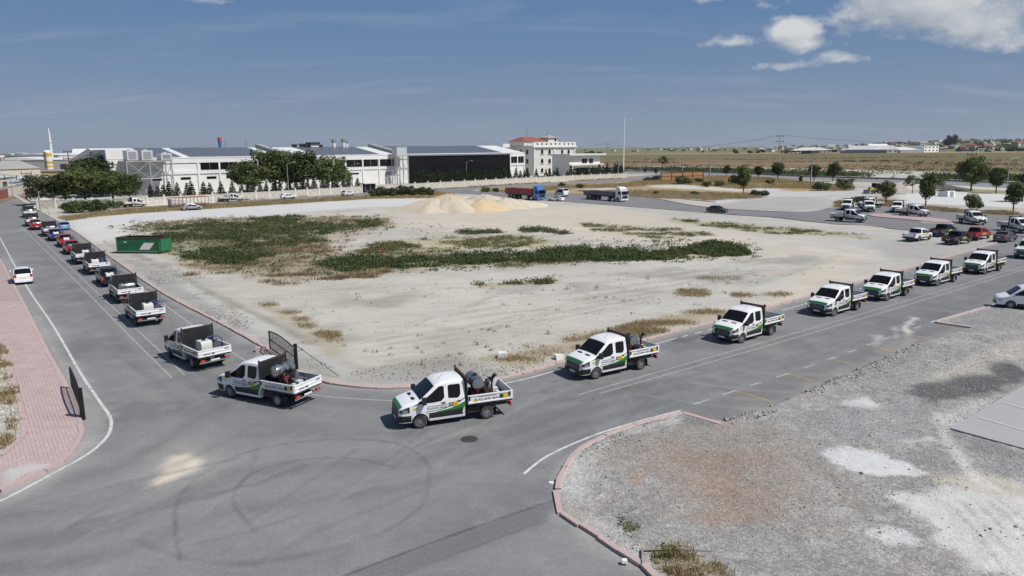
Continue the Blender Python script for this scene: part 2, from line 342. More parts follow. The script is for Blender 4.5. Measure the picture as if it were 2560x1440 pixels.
# keep the outline simple: street end closes on the first kerb point
dust = (.40, .375, .33); pale = (.47, .46, .44); dk = (.085, .087, .092)
ring = lambda cx, cy, rx, ry, a0, a1, rot=0: [(cx + rx * math.cos(R(a)) * math.cos(rot) - ry * math.sin(R(a)) * math.sin(rot), cy + rx * math.cos(R(a)) * math.sin(rot) + ry * math.sin(R(a)) * math.cos(rot)) for a in np.linspace(a0, a1, 40)]
random.seed(21); STREAKS = []
for k in range(46):
    t = random.random(); u = random.uniform(-1, 1); c = random.choice(((.25, .25, .25), (.13, .132, .137), (.15, .152, .157), (.27, .268, .264))); st = random.uniform(.15, .42); w = random.uniform(.08, .4)
    if t < .45: x = random.uniform(0, 700); STREAKS.append((x, 1300 + random.uniform(-60, 120), x + random.uniform(250, 500), 1120 + random.uniform(-60, 100), -40, 30 * u, w, c, st))
    elif t < .8: x = random.uniform(950, 1500); STREAKS.append((x, 1090 + random.uniform(-10, 90), x + random.uniform(200, 500), 985 + random.uniform(-60, 40), 10, 12 * u, w, c, st))
    else: x = random.uniform(150, 420); STREAKS.append((x, 680 + random.uniform(0, 160), x + random.uniform(120, 260), 960 + random.uniform(-40, 60), -8, 0, w, c, st))
DRIPS = []
for k in range(90):
    if k < 50: t = random.random(); a, b = np.array(G(120, 600)), np.array(G(560, 980)); p = a + (b - a) * t ** .6 + np.array((random.gauss(0, 2.2), random.gauss(0, .6)))
    else: t = random.random(); a, b = np.array(G(1000, 1090)), np.array(G(2200, 790)); p = a + (b - a) * t + np.array((random.gauss(0, .8), random.gauss(0, 1.6)))
    DRIPS.append((p[0], p[1], random.uniform(-.25, .25), random.uniform(-.25, .25), random.uniform(.02, .10), random.uniform(.25, .6)))
road_paint = [
    pn(.06, .06, 61, (.225, .224, .222), .5, .6), pn(.35, .35, 62, (.155, .157, .162), .55, .6), pn(.8, .8, 63, (.245, .243, .238), .58, .5),
    pp([(0, 1180), (200, 1130), (420, 1130), (700, 1000), (1000, 1080), (1300, 1130), (1360, 1240), (900, 1400), (300, 1440), (0, 1440)], (.215, .215, .218), 8, .6, 2.5, .25),
    pp([(560, 1120), (1000, 1080), (1120, 1180), (1000, 1330), (620, 1400), (420, 1300)], (.225, .222, .218), 5, .55, 2.0, .5),
    pp([(1390, 1248), (1395, 1292), (1000, 1440), (860, 1440)], (.155, .157, .16), .25, .8, .12, .6),
    pp([(1403, 1292), (1620, 1440), (1020, 1440)], (.235, .235, .235), 1.2, .7, .6, .5),
    ps([(1390, 1248), (1130, 1338), (860, 1440)], .10, (.07, .07, .072), .1, .8, .04, 1.), ps([(1396, 1292), (1200, 1362), (1000, 1440)], .06, (.09, .09, .09), .1, .6, .04, 1.),
    # sand spill with a blown tail
    pp([(350, 1210), (400, 1140), (470, 1105), (540, 1140), (520, 1190), (420, 1225)], (.36, .335, .30), 2.2, .55, .7, .8),
    pp([(430, 1130), (445, 1108), (470, 1130), (468, 1150), (440, 1150)], (.33, .31, .28), 1.2, .5, .5, .8),
    pp([(378, 1212), (400, 1165), (430, 1142), (465, 1134), (500, 1148), (508, 1175), (450, 1192), (395, 1216)], (.60, .535, .45), .7, 1., .3, 1.2),
    # circling tyre marks
    ps([(450, 1400), (438, 1320), (445, 1250), (500, 1190), (600, 1135), (740, 1105), (880, 1098), (990, 1108), (1060, 1145), (1072, 1200), (1050, 1270), (960, 1330)], .13, (.07, .071, .075), .2, .46, .05, 1.),
    ps([(640, 1330), (590, 1270), (584, 1235), (620, 1190), (700, 1160), (800, 1145), (900, 1148), (990, 1170)], .13, (.07, .071, .075), .2, .4, .05, 1.),
    ps([(640, 1130), (625, 1180), (540, 1270)], .14, dk, .25, .28, .1, 1.), ps([(345, 1350), (420, 1385), (520, 1405), (640, 1408), (760, 1390)], .2, dk, .35, .3, .1, 1.),
    ps([(590, 1090), (660, 1050), (800, 1040), (960, 1060), (1100, 1110)], .16, dk, .3, .22, .1, 1.), ps([(960, 1330), (800, 1380), (600, 1410)], .2, dk, .4, .2, .1, 1.),
    # streaks left by turning traffic
    *[ps([(0, 1290 + k * 34), (300, 1240 + k * 36), (600, 1090 + k * 45), (1000, 1085 + k * 34), (1500, 1010 + k * 8)], .5 + .3 * (k % 3), (.25, .25, .25) if k % 2 else (.12, .122, .126), .9, .30, .4, .6) for k in range(-3, 6)],
    *[ps([(1000, 1085 + k * 22), (1500, 985 + k * 16), (2000, 870 + k * 9), (2560, 690 + k * 5)], .5, (.20, .20, .203) if k % 2 else (.135, .137, .143), .9, .45, .5, .4) for k in range(-3, 5)],
    *[ps([(95 + k * 22, 590), (250 + k * 30, 760), (430 + k * 40, 960), (700 + k * 45, 1090)], .6, (.145, .147, .152) if k % 2 else (.195, .195, .2), 1.2, .4, .5, .3) for k in range(-1, 5)],
    pp([(950, 1290), (1250, 1180), (1330, 1210), (1000, 1340)], (.22, .22, .222), 2.5, .35, 1.0, .8),
    # fine scrape streaks following the traffic
    *[ps([(x0, y0), ((x0 + x1) / 2 + bx_, (y0 + y1) / 2 + by_), (x1, y1)], w, c, .25, st, .12, .8) for x0, y0, x1, y1, bx_, by_, w, c, st in STREAKS],
    # oil drips and tar spots down the lanes
    *[('s', ([(x, y), (x + dx, y + dy)], w), (.075, .076, .08), .18, st, .05, 1.) for x, y, dx, dy, w, st in DRIPS],
    # dust along the kerbs
    ('s', (WALK, 1.1), (.33, .32, .305), 1.6, .6, .9, .5), ('s', (LEFT, .55), (.33, .32, .30), .9, .6, .5, .6), ('s', (NEAR1, .3), (.34, .33, .31), .8, .6, .4, .9), ('s', (NEAR2, .5), (.34, .33, .31), 1.0, .65, .5, .9),
    pp([(0, 1232), (140, 1170), (205, 1105), (222, 1090), (240, 1105), (170, 1170), (60, 1225), (0, 1248)], (.36, .355, .34), 1.0, .7, .5, .9),
    # whitish tracks and dust over the parking bay
    ps([(2210, 905), (2275, 850), (2262, 818), (2290, 795)], .45, (.56, .55, .53), .35, .75, .3, 1.3), ps([(2180, 900), (2240, 850), (2235, 815)], .35, (.50, .49, .47), .4, .5, .3, 1.3), ps([(2190, 880), (2195, 840)], .4, (.5, .49, .47), .5, .5, .3, 1.3),
    pp([(1700, 1030), (2330, 815), (2420, 825), (2100, 948), (1815, 1058)], (.175, .172, .172), .6, .75, .3, .6),
    pp([(2000, 975), (2300, 845), (2420, 822), (2300, 865), (2100, 950), (1950, 1012), (1870, 1040)], (.30, .29, .275), 2.2, .7, 1.0, .7),
    *[ps([(1600 + k * 60, 985 - k * 15), (1750 + k * 60, 1010 - k * 18), (1930 + k * 50, 1030 - k * 24)], .3, (.30, .30, .295), .4, .35, .3, .8) for k in range(0, 5)],
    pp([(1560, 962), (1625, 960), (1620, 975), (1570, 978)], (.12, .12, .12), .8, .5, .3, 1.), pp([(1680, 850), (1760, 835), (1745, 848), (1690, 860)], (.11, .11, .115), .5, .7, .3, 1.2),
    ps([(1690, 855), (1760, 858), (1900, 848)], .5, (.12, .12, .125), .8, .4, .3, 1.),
    # far street lighter with dust
    pp([(0, 500), (60, 488), (120, 540), (230, 620), (60, 640), (0, 620)], (.205, .205, .208), 12, .6, 2, .1), ps([(0, 585), (60, 573), (140, 562)], 2.0, (.33, .32, .31), 3, .4, 1, .2),
    # gutter strip with concrete patches on the left
    pp([(0, 610), (100, 760), (200, 960), (190, 1000), (165, 960), (60, 760), (0, 650)], (.25, .25, .245), 1.2, .6, .6, .8),
    ps([(90, 790), (150, 900), (210, 985), (240, 1000)], .25, (.36, .355, .34), .3, .5, .2, 1.),
    # wet looking stains beside the right hand kerb
    pp([(280, 650), (330, 690), (400, 740), (420, 765), (370, 735), (310, 690)], (.10, .10, .104), 1.0, .7, .5, .7), pp([(215, 605), (270, 640), (300, 668), (250, 640)], (.11, .11, .114), 1.0, .6, .5, .7),
]
# worn asphalt: fine streaky grain
M_ASPH = ground_mat('asphalt', [(.12, .16, 1, 1, 0), (.9, .10, 1, 1, 0), (3.0, .09, .35, 1.6, 35), (26., .14, 1, 1, 0)], rough=.82, bump=.35, bdist=.012, bscale=45., speck=.22, spk_scale=22.)
road = sheet('asphalt_road', road_poly, 0.0, M_ASPH, ASPH, road_paint, step=5.)

# -------- building lot, back yards and everything up to the highway
M_LOT = ground_mat('dusty_ground', [(.05, .16, 1, 1, 0), (.22, .14, .5, 1.5, 20), (.9, .14, .5, 1.5, 35), (9., .10, 1, 1, 0)], bump=.6, bdist=.05, bscale=6., speck=.10, spk_scale=6.)
lot_poly = [np.array(p) for p in LEFT[8:]] + [ext_r, np.array((200., 170.)), np.array((330., 260.)), np.array((240., 330.)), np.array((140., 520.)), np.array((60., 560.)), np.array((-190., 330.)), np.array((-155., 233.)), np.array((-128., 196.))]
SOIL = (.445, .425, .38); GREY = (.40, .39, .375); DRY = (.35, .265, .13); GRN = (.13, .15, .07); CONC = (.50, .50, .495); BRN = (.30, .245, .165)
lot_paint = [
    pn(.05, .08, 51, (.465, .44, .385), .5, .7), pn(.10, .2, 52, (.365, .352, .325), .54, .65), pn(.3, .7, 53, (.50, .475, .425), .56, .6), pn(.5, 1.3, 54, (.36, .345, .31), .6, .6, .14), pn(1.5, 3., 55, (.37, .355, .32), .62, .35, .14),
    pp([(560, 900), (780, 780), (1000, 690), (1700, 660), (2050, 720), (1500, 830), (1200, 930), (900, 960)], (.50, .475, .425), 8, .45, 4, .12),
    pp([(1200, 700), (1900, 650), (2300, 640), (2000, 745), (1500, 800), (1150, 780)], (.45, .44, .415), 8, .4, 4, .12),
    pp([(1000, 525), (1500, 515), (1900, 560), (2150, 600), (2150, 660), (1750, 620), (1300, 580), (980, 570)], (.51, .46, .385), 10, .7, 4, .08),
    pp([(1560, 520), (2250, 580), (2560, 600), (2560, 640), (2200, 660), (1900, 590)], (.42, .41, .395), 8, .75, 4, .08),
    pp([(2150, 600), (2560, 600), (2560, 640), (2250, 650)], (.33, .32, .30), 6, .7, 3, .12),
    # broad mottling: compacted grey, washed pale and brown fines
    *[pp([(cx - w, cy), (cx - w * .3, cy - h), (cx + w, cy - h * .3), (cx + w * .5, cy + h)], c, 5, .85, 6, .22) for cx, cy, w, h, c in ((900, 760, 160, 28, (.31, .295, .26)), (1250, 760, 220, 24, (.47, .45, .40)), (1500, 730, 200, 18, (.32, .31, .285)), (1050, 850, 160, 30, (.31, .295, .25)), (1300, 840, 150, 26, (.45, .42, .36)), (1700, 690, 200, 16, (.33, .32, .30)), (1980, 660, 150, 14, (.30, .295, .275)), (760, 850, 120, 30, (.30, .29, .265)), (1120, 930, 150, 16, (.29, .28, .25)), (1600, 640, 300, 12, (.47, .44, .38)), (2100, 690, 130, 14, (.47, .42, .35)), (700, 720, 140, 24, (.43, .40, .34)))],
    *[ps([(700 + k * 37, 900 - k * 9), (1000 + k * 30, 850 - k * 13), (1400 + k * 20, 790 - k * 10), (1800 + k * 18, 720 - k * 7)], .28, (.29, .28, .25) if k % 2 else (.52, .495, .44), .4, .5, .5, .35) for k in range(-2, 12)],
    # grey gravel strip along the left kerb and rutted track
    pp([(190, 585), (285, 640), (420, 660), (700, 860), (860, 940), (1250, 930), (1260, 945), (960, 970), (810, 955), (660, 870), (400, 728), (285, 648)], (.315, .31, .295), 2.2, .95, 1.5, .3),
    ps([(205, 560), (300, 610), (420, 680), (560, 770), (720, 850), (870, 930)], 1.5, (.44, .43, .405), 1.2, .8, .6, .3), ps([(330, 630), (480, 710), (640, 790), (780, 860)], .8, (.24, .225, .185), .9, .75, .5, .4),
    # bare pale band along the back
    pp([(150, 548), (330, 533), (640, 512), (960, 497), (1280, 488), (1340, 498), (1180, 508), (900, 520), (640, 543), (420, 553), (190, 578)], (.53, .53, .525), 5, .95, 2, .08),
    pp([(190, 570), (420, 548), (520, 560), (300, 600), (240, 610)], (.55, .54, .52), 3, .8, 1.5, .1),
    # vegetated soil
    pp([(340, 565), (520, 545), (760, 540), (960, 545), (930, 575), (820, 610), (700, 690), (520, 660), (400, 620), (300, 590)], BRN, 7, .45, 6, .2),
    pp([(380, 570), (700, 560), (820, 580), (760, 640), (560, 660), (440, 620)], GRN, 6, .28, 6, .22),
    pp([(430, 650), (760, 640), (1000, 620), (1300, 640), (1850, 620), (1870, 640), (1500, 655), (1200, 668), (900, 690), (700, 695), (520, 690)], (.30, .26, .18), 4, .6, 4, .25),
    pp([(760, 660), (1000, 645), (1300, 632), (1500, 628), (1540, 650), (1280, 662), (950, 680)], GRN, 3, .4, 2.5, .3),
    pp([(1000, 600), (1250, 590), (1400, 600), (1380, 622), (1050, 628)], (.38, .345, .20), 4, .7, 3, .2), pp([(1450, 560), (1700, 575), (1800, 590), (1650, 600), (1480, 580)], (.36, .33, .25), 4, .6, 3, .2),
    pp([(1680, 548), (1960, 570), (2180, 590), (2170, 600), (1900, 585), (1700, 560)], (.33, .32, .20), 3, .8, 2, .2),
    pp([(1260, 880), (1480, 840), (1620, 800), (1760, 775), (1830, 785), (1640, 840), (1440, 885), (1320, 915), (1220, 900)], (.34, .285, .19), 2.0, .75, 1.6, .4),
    pp([(1180, 712), (1390, 700), (1390, 710), (1200, 722)], (.33, .30, .19), 1.5, .7, 1, .4), pp([(1700, 725), (1780, 728), (1740, 742)], (.35, .29, .18), 1.5, .6, 1, .4),
    pp([(640, 760), (760, 800), (860, 850), (840, 890), (700, 800)], (.34, .30, .22), 1.5, .6, 1.2, .4),
    # tyre ruts
    *[ps([(960, 850 + k * 14), (1200, 815 + k * 11), (1500, 745 + k * 8), (1900, 700 + k * 3), (2100, 640)], .35, (.34, .325, .29), .5, .55, .35, .5) for k in range(0, 6)],
    *[ps([(1100 + k * 40, 610), (1400 + k * 30, 570), (1800 + k * 40, 600), (2200, 650 - k * 5)], .6, (.58, .53, .45), 1.0, .5, .6, .3) for k in range(0, 5)],
    ps([(1935, 772), (2040, 700), (2120, 640)], 3.0, (.55, .48, .37), 4, .5, 1, .3),
    # dry grass verge by the wall
    pp([(150, 545), (330, 522), (620, 507), (925, 490), (925, 498), (640, 516), (330, 535), (170, 552)], DRY, 2, .95, 1.2, .15),
    pp([(600, 498), (905, 480), (905, 484), (600, 503)], (.33, .27, .15), 1.5, .8, 1, .2), pp([(925, 486), (1080, 478), (1140, 488), (1080, 497), (930, 498)], DRY, 3, .8, 2, .15),
    # dry verges and pale paths on the right
    pp([(1180, 480), (1300, 462), (1640, 437), (1900, 441), (2120, 466), (2200, 470), (2130, 480), (1880, 490), (1600, 505), (1400, 490), (1250, 495)], DRY, 4, .9, 3, .08),
    pp([(2120, 464), (2560, 470), (2560, 540), (2300, 530), (2060, 525), (2000, 500)], (.36, .34, .30), 6, .6, 3, .08),
    pp([(1440, 472), (1520, 470), (1700, 480), (1860, 505), (1800, 510), (1560, 488)], CONC, 2, .9, .8, .1),
    pp([(1600, 467), (1700, 461), (1860, 474), (1860, 480), (1700, 472)], CONC, 1.5, .9, .8, .15), pp([(1850, 460), (1890, 460), (1960, 478), (2060, 485), (2060, 500), (1900, 490)], CONC, 2, .95, .8, .12),
    pp([(1870, 480), (2060, 478), (2120, 470), (2300, 470), (2210, 480), (2120, 505), (2060, 520), (1960, 525), (1800, 512), (1900, 488)], (.45, .445, .435), 3, .9, 1.5, .12),
    pp([(1750, 520), (1900, 495), (2080, 490), (2070, 520), (1980, 531), (1830, 524)], (.34, .335, .32), 4, .7, 2, .1),
    pp([(2240, 485), (2400, 480), (2560, 488), (2560, 520), (2420, 515), (2260, 508)], (.55, .55, .54), 3, .95, 1, .15), pp([(2180, 450), (2560, 465), (2560, 478), (2300, 472), (2190, 468)], (.50, .49, .48), 2, .8, 1, .15),
    pp([(2350, 468), (2560, 480), (2560, 489), (2400, 481)], (.25, .235, .12), 3, .8, 1.5, .15), pp([(2310, 520), (2560, 535), (2560, 541), (2300, 527)], (.33, .27, .16), 2, .8, 1, .2), pp([(2190, 500), (2240, 505), (2230, 518), (2190, 515)], DRY, 2, .8, 1, .2),
    pp([(2090, 505), (2115, 500), (2110, 520), (2090, 518)], DRY, 2, .8, 1, .3),
]
def lot_h(V): return (fbm(V[:, 0] * .12, V[:, 1] * .12, 3, 4) - .5) * .30 * np.clip((170 - V[:, 1]) / 40, 0, 1) + .02 * (fbm(V[:, 0] * 1.3, V[:, 1] * 1.3, 8, 2) - .5)
ZL = .09
lot = sheet('dusty_lot_ground', lot_poly, ZL, M_LOT, SOIL, lot_paint, step=5.5, hfun=lot_h)

# -------- gravel yard lower right
M_GRAV = ground_mat('gravel', [(.2, .14, 1, 1, 0), (1.3, .15, 1, 1, 0), (5., .16, 1, 1, 0), (30., .24, 1, 1, 0)], bump=.8, bdist=.04, bscale=16., speck=.55, spk_scale=15.)
yard_poly = list(NEAR2) + [np.array(G(1392, 1262))] + list(NEAR1) + [np.array(p) for p in gp([(1815, 1058), (1950, 1012), (2100, 948), (2300, 862), (2430, 821), (2340, 808), (2640, 722)])] + [np.array((190., 160.)), np.array((200., -40.)), np.array((5.6, -40.)), np.array((5.6, 8.))]
YG = (.285, .283, .278); WHT = (.56, .56, .56); RED = (.285, .215, .17)
yard_paint = [
    pn(.22, .3, 41, (.345, .34, .33), .54, .75), pn(.9, 1.1, 42, (.25, .245, .235), .55, .6), pn(.5, .6, 43, (.33, .305, .275), .56, .6), pn(2.4, 2.6, 44, (.39, .385, .375), .6, .55, .12), pn(3.5, 3.5, 45, (.21, .205, .20), .60, .5, .12),
    pp([(1590, 1100), (1660, 1080), (1780, 1058), (1900, 1075), (1980, 1130), (2080, 1210), (2120, 1260), (2000, 1300), (1900, 1330), (1780, 1325), (1690, 1270), (1600, 1215), (1530, 1170)], (.285, .25, .22), 3.5, .8, 2.0, .35),
    pp([(1640, 1130), (1800, 1110), (1930, 1140), (1930, 1200), (1760, 1200), (1640, 1170)], RED, 2.0, .6, 1.6, .7), pp([(1720, 1205), (1840, 1200), (1930, 1235), (1900, 1290), (1780, 1280)], RED, 1.6, .6, 1.4, .7),
    pp([(1745, 1290), (1800, 1285), (1880, 1300), (1800, 1315), (1750, 1312)], (.33, .225, .165), .8, .6, .7, 1.2), pp([(1575, 1200), (1600, 1195), (1600, 1215), (1580, 1218)], (.33, .23, .165), .5, .6, .4, 1.2), pp([(1730, 1210), (1780, 1205), (1770, 1225), (1735, 1225)], (.32, .225, .165), .5, .6, .4, 1.2),
    pp([(2000, 1170), (2080, 1220), (2170, 1260), (2140, 1280), (2050, 1230), (1990, 1190)], (.31, .25, .20), 1.0, .5, .6, .8),
    # crushed lime patches
    pp([(2065, 1140), (2110, 1125), (2190, 1135), (2280, 1170), (2310, 1190), (2250, 1200), (2170, 1215), (2130, 1200), (2090, 1165)], WHT, .6, .95, 1.0, .9),
    pp([(2225, 1105), (2330, 1090), (2350, 1108), (2280, 1115)], (.50, .50, .495), .4, .85, .4, 1.), pp([(2115, 1005), (2170, 995), (2205, 1015), (2185, 1030), (2120, 1020)], (.52, .52, .51), .4, .9, .35, 1.),
    pp([(2270, 1265), (2330, 1255), (2400, 1225), (2520, 1215), (2620, 1260), (2700, 1440), (2400, 1440), (2360, 1330), (2290, 1290)], (.545, .535, .515), .9, .95, 1.4, .6),
    pp([(2170, 1340), (2230, 1330), (2300, 1355), (2280, 1372), (2210, 1360)], (.54, .54, .53), .4, .9, .6, 1.1), pp([(2350, 1200), (2480, 1190), (2560, 1215), (2560, 1260), (2420, 1225)], (.50, .46, .39), .8, .7, .5, .8),
    ps([(2345, 1040), (2365, 1090), (2385, 1130), (2430, 1190), (2480, 1220)], .5, (.55, .54, .51), .5, .8, .25, 1.), pp([(2330, 1060), (2420, 1010), (2500, 990), (2440, 1040), (2370, 1075)], (.47, .465, .455), .6, .8, .4, .8),
    # dark fines
    pp([(2300, 975), (2400, 945), (2560, 895), (2560, 950), (2480, 985), (2330, 1005)], (.10, .10, .103), 1.0, .9, 1.3, .6), pp([(2380, 1085), (2560, 1135), (2560, 1160), (2440, 1130)], (.22, .22, .22), .6, .8, .3, 1.),
    pp([(2430, 1120), (2560, 1150), (2560, 1200), (2480, 1175)], (.26, .26, .258), 1., .7, .5, .8), pp([(2040, 1040), (2300, 1000), (2340, 1060), (2200, 1110), (2060, 1110)], (.30, .30, .302), 1.5, .6, .8, .8),
    pp([(1720, 1040), (1790, 1060), (1780, 1075), (1700, 1060)], (.20, .20, .20), .4, .8, .2, 1.), pp([(2350, 810), (2560, 750), (2560, 800), (2450, 830)], (.25, .25, .25), 1.2, .7, .6, .6),
    pp([(2400, 910), (2560, 850), (2560, 890), (2450, 930), (2300, 960)], (.44, .41, .36), 1.5, .7, .8, .6),
    pp([(1400, 1230), (1440, 1140), (1560, 1080), (1700, 1040), (1690, 1060), (1540, 1110), (1470, 1180), (1420, 1260)], (.43, .425, .41), .8, .8, .5, 1.), pp([(1420, 1270), (1560, 1330), (1640, 1400), (1700, 1440), (1640, 1440), (1470, 1325)], (.42, .415, .395), .8, .7, .5, .9),
    pp([(1600, 1370), (1700, 1365), (1800, 1420), (1840, 1450), (1660, 1450)], (.30, .255, .17), .6, .7, .5, .9), pp([(1760, 1350), (1900, 1330), (2000, 1380), (1900, 1440)], (.29, .285, .28), 1.2, .5, .6, .9),
    *[ps([(2370 + k * 34, 1260), (2430 + k * 40, 1330), (2520 + k * 46, 1440)], .16, (.38, .375, .36), .2, .6, .15, 1.2) for k in range(0, 5)], ps([(1980, 1150), (2080, 1240), (2200, 1400)], .4, (.41, .41, .405), .8, .4, .4, .8),
]
def yard_h(V): return (fbm(V[:, 0] * .35, V[:, 1] * .35, 5, 4) - .5) * .30 + (fbm(V[:, 0] * 2.1, V[:, 1] * 2.1, 6, 3) - .5) * .07
yard = sheet('gravel_yard_ground', yard_poly, .085, M_GRAV, YG, yard_paint, step=5., hfun=yard_h)

# -------- left pavement and the rough ground behind it
M_ROUGH = ground_mat('rough_verge', [(.3, .15, 1, 1, 0), (2., .2, 1, 1, 0), (12., .2, 1, 1, 0)], bump=.8, bdist=.05, bscale=9., speck=.5, spk_scale=9.)
K_IN = [(-40, 800), (0, 868), (22, 930), (40, 985), (52, 1035), (58, 1075), (55, 1095), (30, 1120), (0, 1145)]
INNER = smooth_line(gp(K_IN), .8)
verge_poly = list(INNER) + [np.array((-40., 24.)), np.array((-110., 24.)), np.array((-150., 90.))]
verge = sheet('rough_verge_ground', verge_poly, .12, M_ROUGH, (.40, .385, .35), [pp([(-20, 860), (30, 900), (40, 960), (20, 1010), (-30, 1000)], (.34, .28, .17), 1.5, .7, .6, .6)], step=9.)
far_walk = np.array(G(-60, 512))
walk_poly = list(WALK) + [np.array((-24.5, 26.3)), np.array((-40., 23.9))] + list(INNER[::-1]) + [np.array((-150., 91.)), np.array(G(-120, 560)) + np.array((-6., 2.)), np.array(G(-120, 560))]
M_PAVE = ground_mat('paving_bed', [(.3, .12, 1, 1, 0), (2., .1, 1, 1, 0), (14., .12, 1, 1, 0)], bump=.3, bdist=.01, bscale=20.)
walk = sheet('pavement', walk_poly, .095, M_PAVE, (.37, .30, .29), [pp([(0, 1170), (100, 1150), (130, 1165), (60, 1205), (0, 1230)], (.5, .49, .48), .8, .8, .4, .8)], step=10.)

# -------- back roads (sheets on top of the lot)
backroad_poly = gp([(1085, 478), (1150, 476), (1185, 477), (1205, 482), (1290, 481), (1345, 482), (1425, 484), (1500, 486), (1572, 489), (1640, 498), (1735, 516), (1820, 525), (1900, 530), (1975, 532.5), (2040, 529), (2073, 521), (2200, 517), (2320, 521), (2450, 529), (2640, 540), (2640, 600), (2555, 592), (2400, 583), (2255, 575), (2189, 567), (2080, 561), (1947, 546), (1761, 533), (1640, 523), (1525, 514), (1410, 505), (1320, 500), (1230, 489), (1120, 483)])
back_road = sheet('back_road', backroad_poly, .16, M_ASPH, (.20, .20, .205), [pp([(1850, 535), (2100, 548), (2560, 575), (2560, 597), (2180, 567), (1900, 543)], (.185, .185, .19), 3, .7, 1.5, .1), pp([(1600, 520), (1800, 535), (2080, 561), (1900, 542)], (.33, .325, .315), 3, .7, 2, .1)], step=8.)
wallroad_poly = gp([(560, 503), (720, 493), (910, 481.5), (1000, 477), (1110, 470), (1200, 465), (1300, 461), (1400, 456.5), (1480, 452), (1560, 446.5), (1585, 443), (1640, 436), (1760, 437), (1800, 439), (1700, 442), (1640, 446), (1600, 451), (1540, 455.5), (1440, 461), (1330, 466.5), (1230, 472), (1110, 480), (1000, 487), (900, 493.5), (740, 502.5), (560, 510)])
wall_road = sheet('wall_road', wallroad_poly, .15, M_ASPH, (.225, .225, .23), [], step=8.)
hw_up = gp([(1500, 424), (1640, 428), (1760, 430.5), (1900, 435), (2000, 439.5), (2300, 448), (2560, 456), (2700, 460)]); hw_lo = gp([(1500, 436), (1640, 434), (1760, 436.5), (1900, 443), (2000, 449), (2300, 460), (2560, 472), (2700, 479)])
highway = sheet('highway', hw_up + hw_lo[::-1], .17, M_ASPH, (.24, .24, .245), [], step=8.)
plaza = sheet('concrete_apron', [np.array(p) for p in gp([(2375, 1077), (2560, 968)])] + [np.array((60., 58.)), np.array((60., 10.)), np.array((24.6, 28.6))], .145, ground_mat('concrete', [(.3, .08, 1, 1, 0), (3., .06, 1, 1, 0), (25., .07, 1, 1, 0)], rough=.85, bump=.2, bdist=.01), (.36, .36, .362), [], step=9.)

ap = MB().prism([tuple(p) for p in gp([(2375, 1077), (2560, 968)])] + [(60., 58.), (60., 10.), (24.6, 28.6)], -.1, .141, 'z').build('slab_edge', mat('slab_concrete', (.33, .33, .33), .9), plaza)
# -------- open country: one sheet out to the horizon
def field_sheet():
    rs = [0.]; r = 30.
    while r < 14000: rs.append(r); r *= 1.035
    rs.append(30000.); th = np.linspace(R(-20), R(200), 420); V = []; f = []
    for rr in rs:
        for t in th: V.append((rr * math.cos(t), rr * math.sin(t)))
    V = np.array(V); nth = len(th); X, Y = V[:, 0], V[:, 1]
    # strips of stubble, fallow and crops: they run across the view
    u = X * .25 + Y; n = fbm(X * .0016, u * .009, 4, 4); n2 = fbm(X * .004, u * .03, 9, 4); D = np.hypot(X, Y)
    C = np.tile(np.array((.20, .15, .10)), (len(V), 1))
    def mixc(w, c): C[:] = C * (1 - w[:, None]) + np.array(c) * w[:, None]
    ss = lambda a, b, x: np.clip((x - a) / (b - a), 0, 1) ** 2 * (3 - 2 * np.clip((x - a) / (b - a), 0, 1))
    mixc(ss(.48, .62, n2) * .6, (.245, .19, .12)); mixc(ss(.5, .66, n) * .7, (.15, .135, .08))
    mixc(ss(.55, .7, fbm(X * .01, Y * .05, 21, 4)) * .7 * (1 - ss(600, 900, D)), (.11, .115, .06))
    line = np.array([G(1500, 423), G(1760, 428), G(2000, 437), G(2300, 445), G(2560, 453), (260, 120)]); dl = sdline(V, line)
    mixc((1 - ss(12, 42, dl + 18 * (n2 - .5))) * .9, (.12, .14, .06)); mixc(np.exp(-((dl - 75) / 22) ** 2) * .55, (.36, .29, .15)); mixc(np.exp(-((dl - 120) / 25) ** 2) * .6 * ss(.4, .6, n2), (.16, .17, .08))
    mixc(ss(750, 900, D) * (1 - ss(1350, 1500, D)) * .6, (.13, .135, .07)); mixc(ss(1450, 1500, D) * (1 - ss(1620, 1700, D)) * .7, (.34, .30, .20)); mixc(ss(1700, 1900, D) * .7, (.16, .19, .10))
    # brown plough land left of the shed
    mixc(ss(330, 400, D) * (1 - ss(620, 760, D)) * (1 - ss(150, 260, X)) * .75, (.235, .15, .10))
    A_ = np.arctan2(X, Y); Z = -.12 + 26 * ss(1700, 3600, D) * ss(.30, .56, A_)
    for i in range(len(rs) - 1):
        for j in range(nth - 1): a = i * nth + j; f.append((a, a + 1, a + nth + 1, a + nth))
    me = bpy.data.meshes.new('open_field'); me.from_pydata(np.column_stack([V, Z]).tolist(), [], f)
    ca = me.color_attributes.new('Col', 'FLOAT_COLOR', 'POINT'); ca.data.foreach_set('color', np.column_stack([C, np.ones(len(V))]).ravel()); me.update()
    if me.polygons[1000].normal.z < 0: me.flip_normals()
    o = add('open_field_terrain', me, ground_mat('field', [(.004, .12, .3, 1.6, 0), (.03, .14, .3, 1.5, 0), (.15, .18, .4, 1.2, 0), (.9, .2, 1, 1, 0)], bump=.6, bdist=.2, bscale=.8)); o['kind'] = 'structure'
    return o
field_sheet()
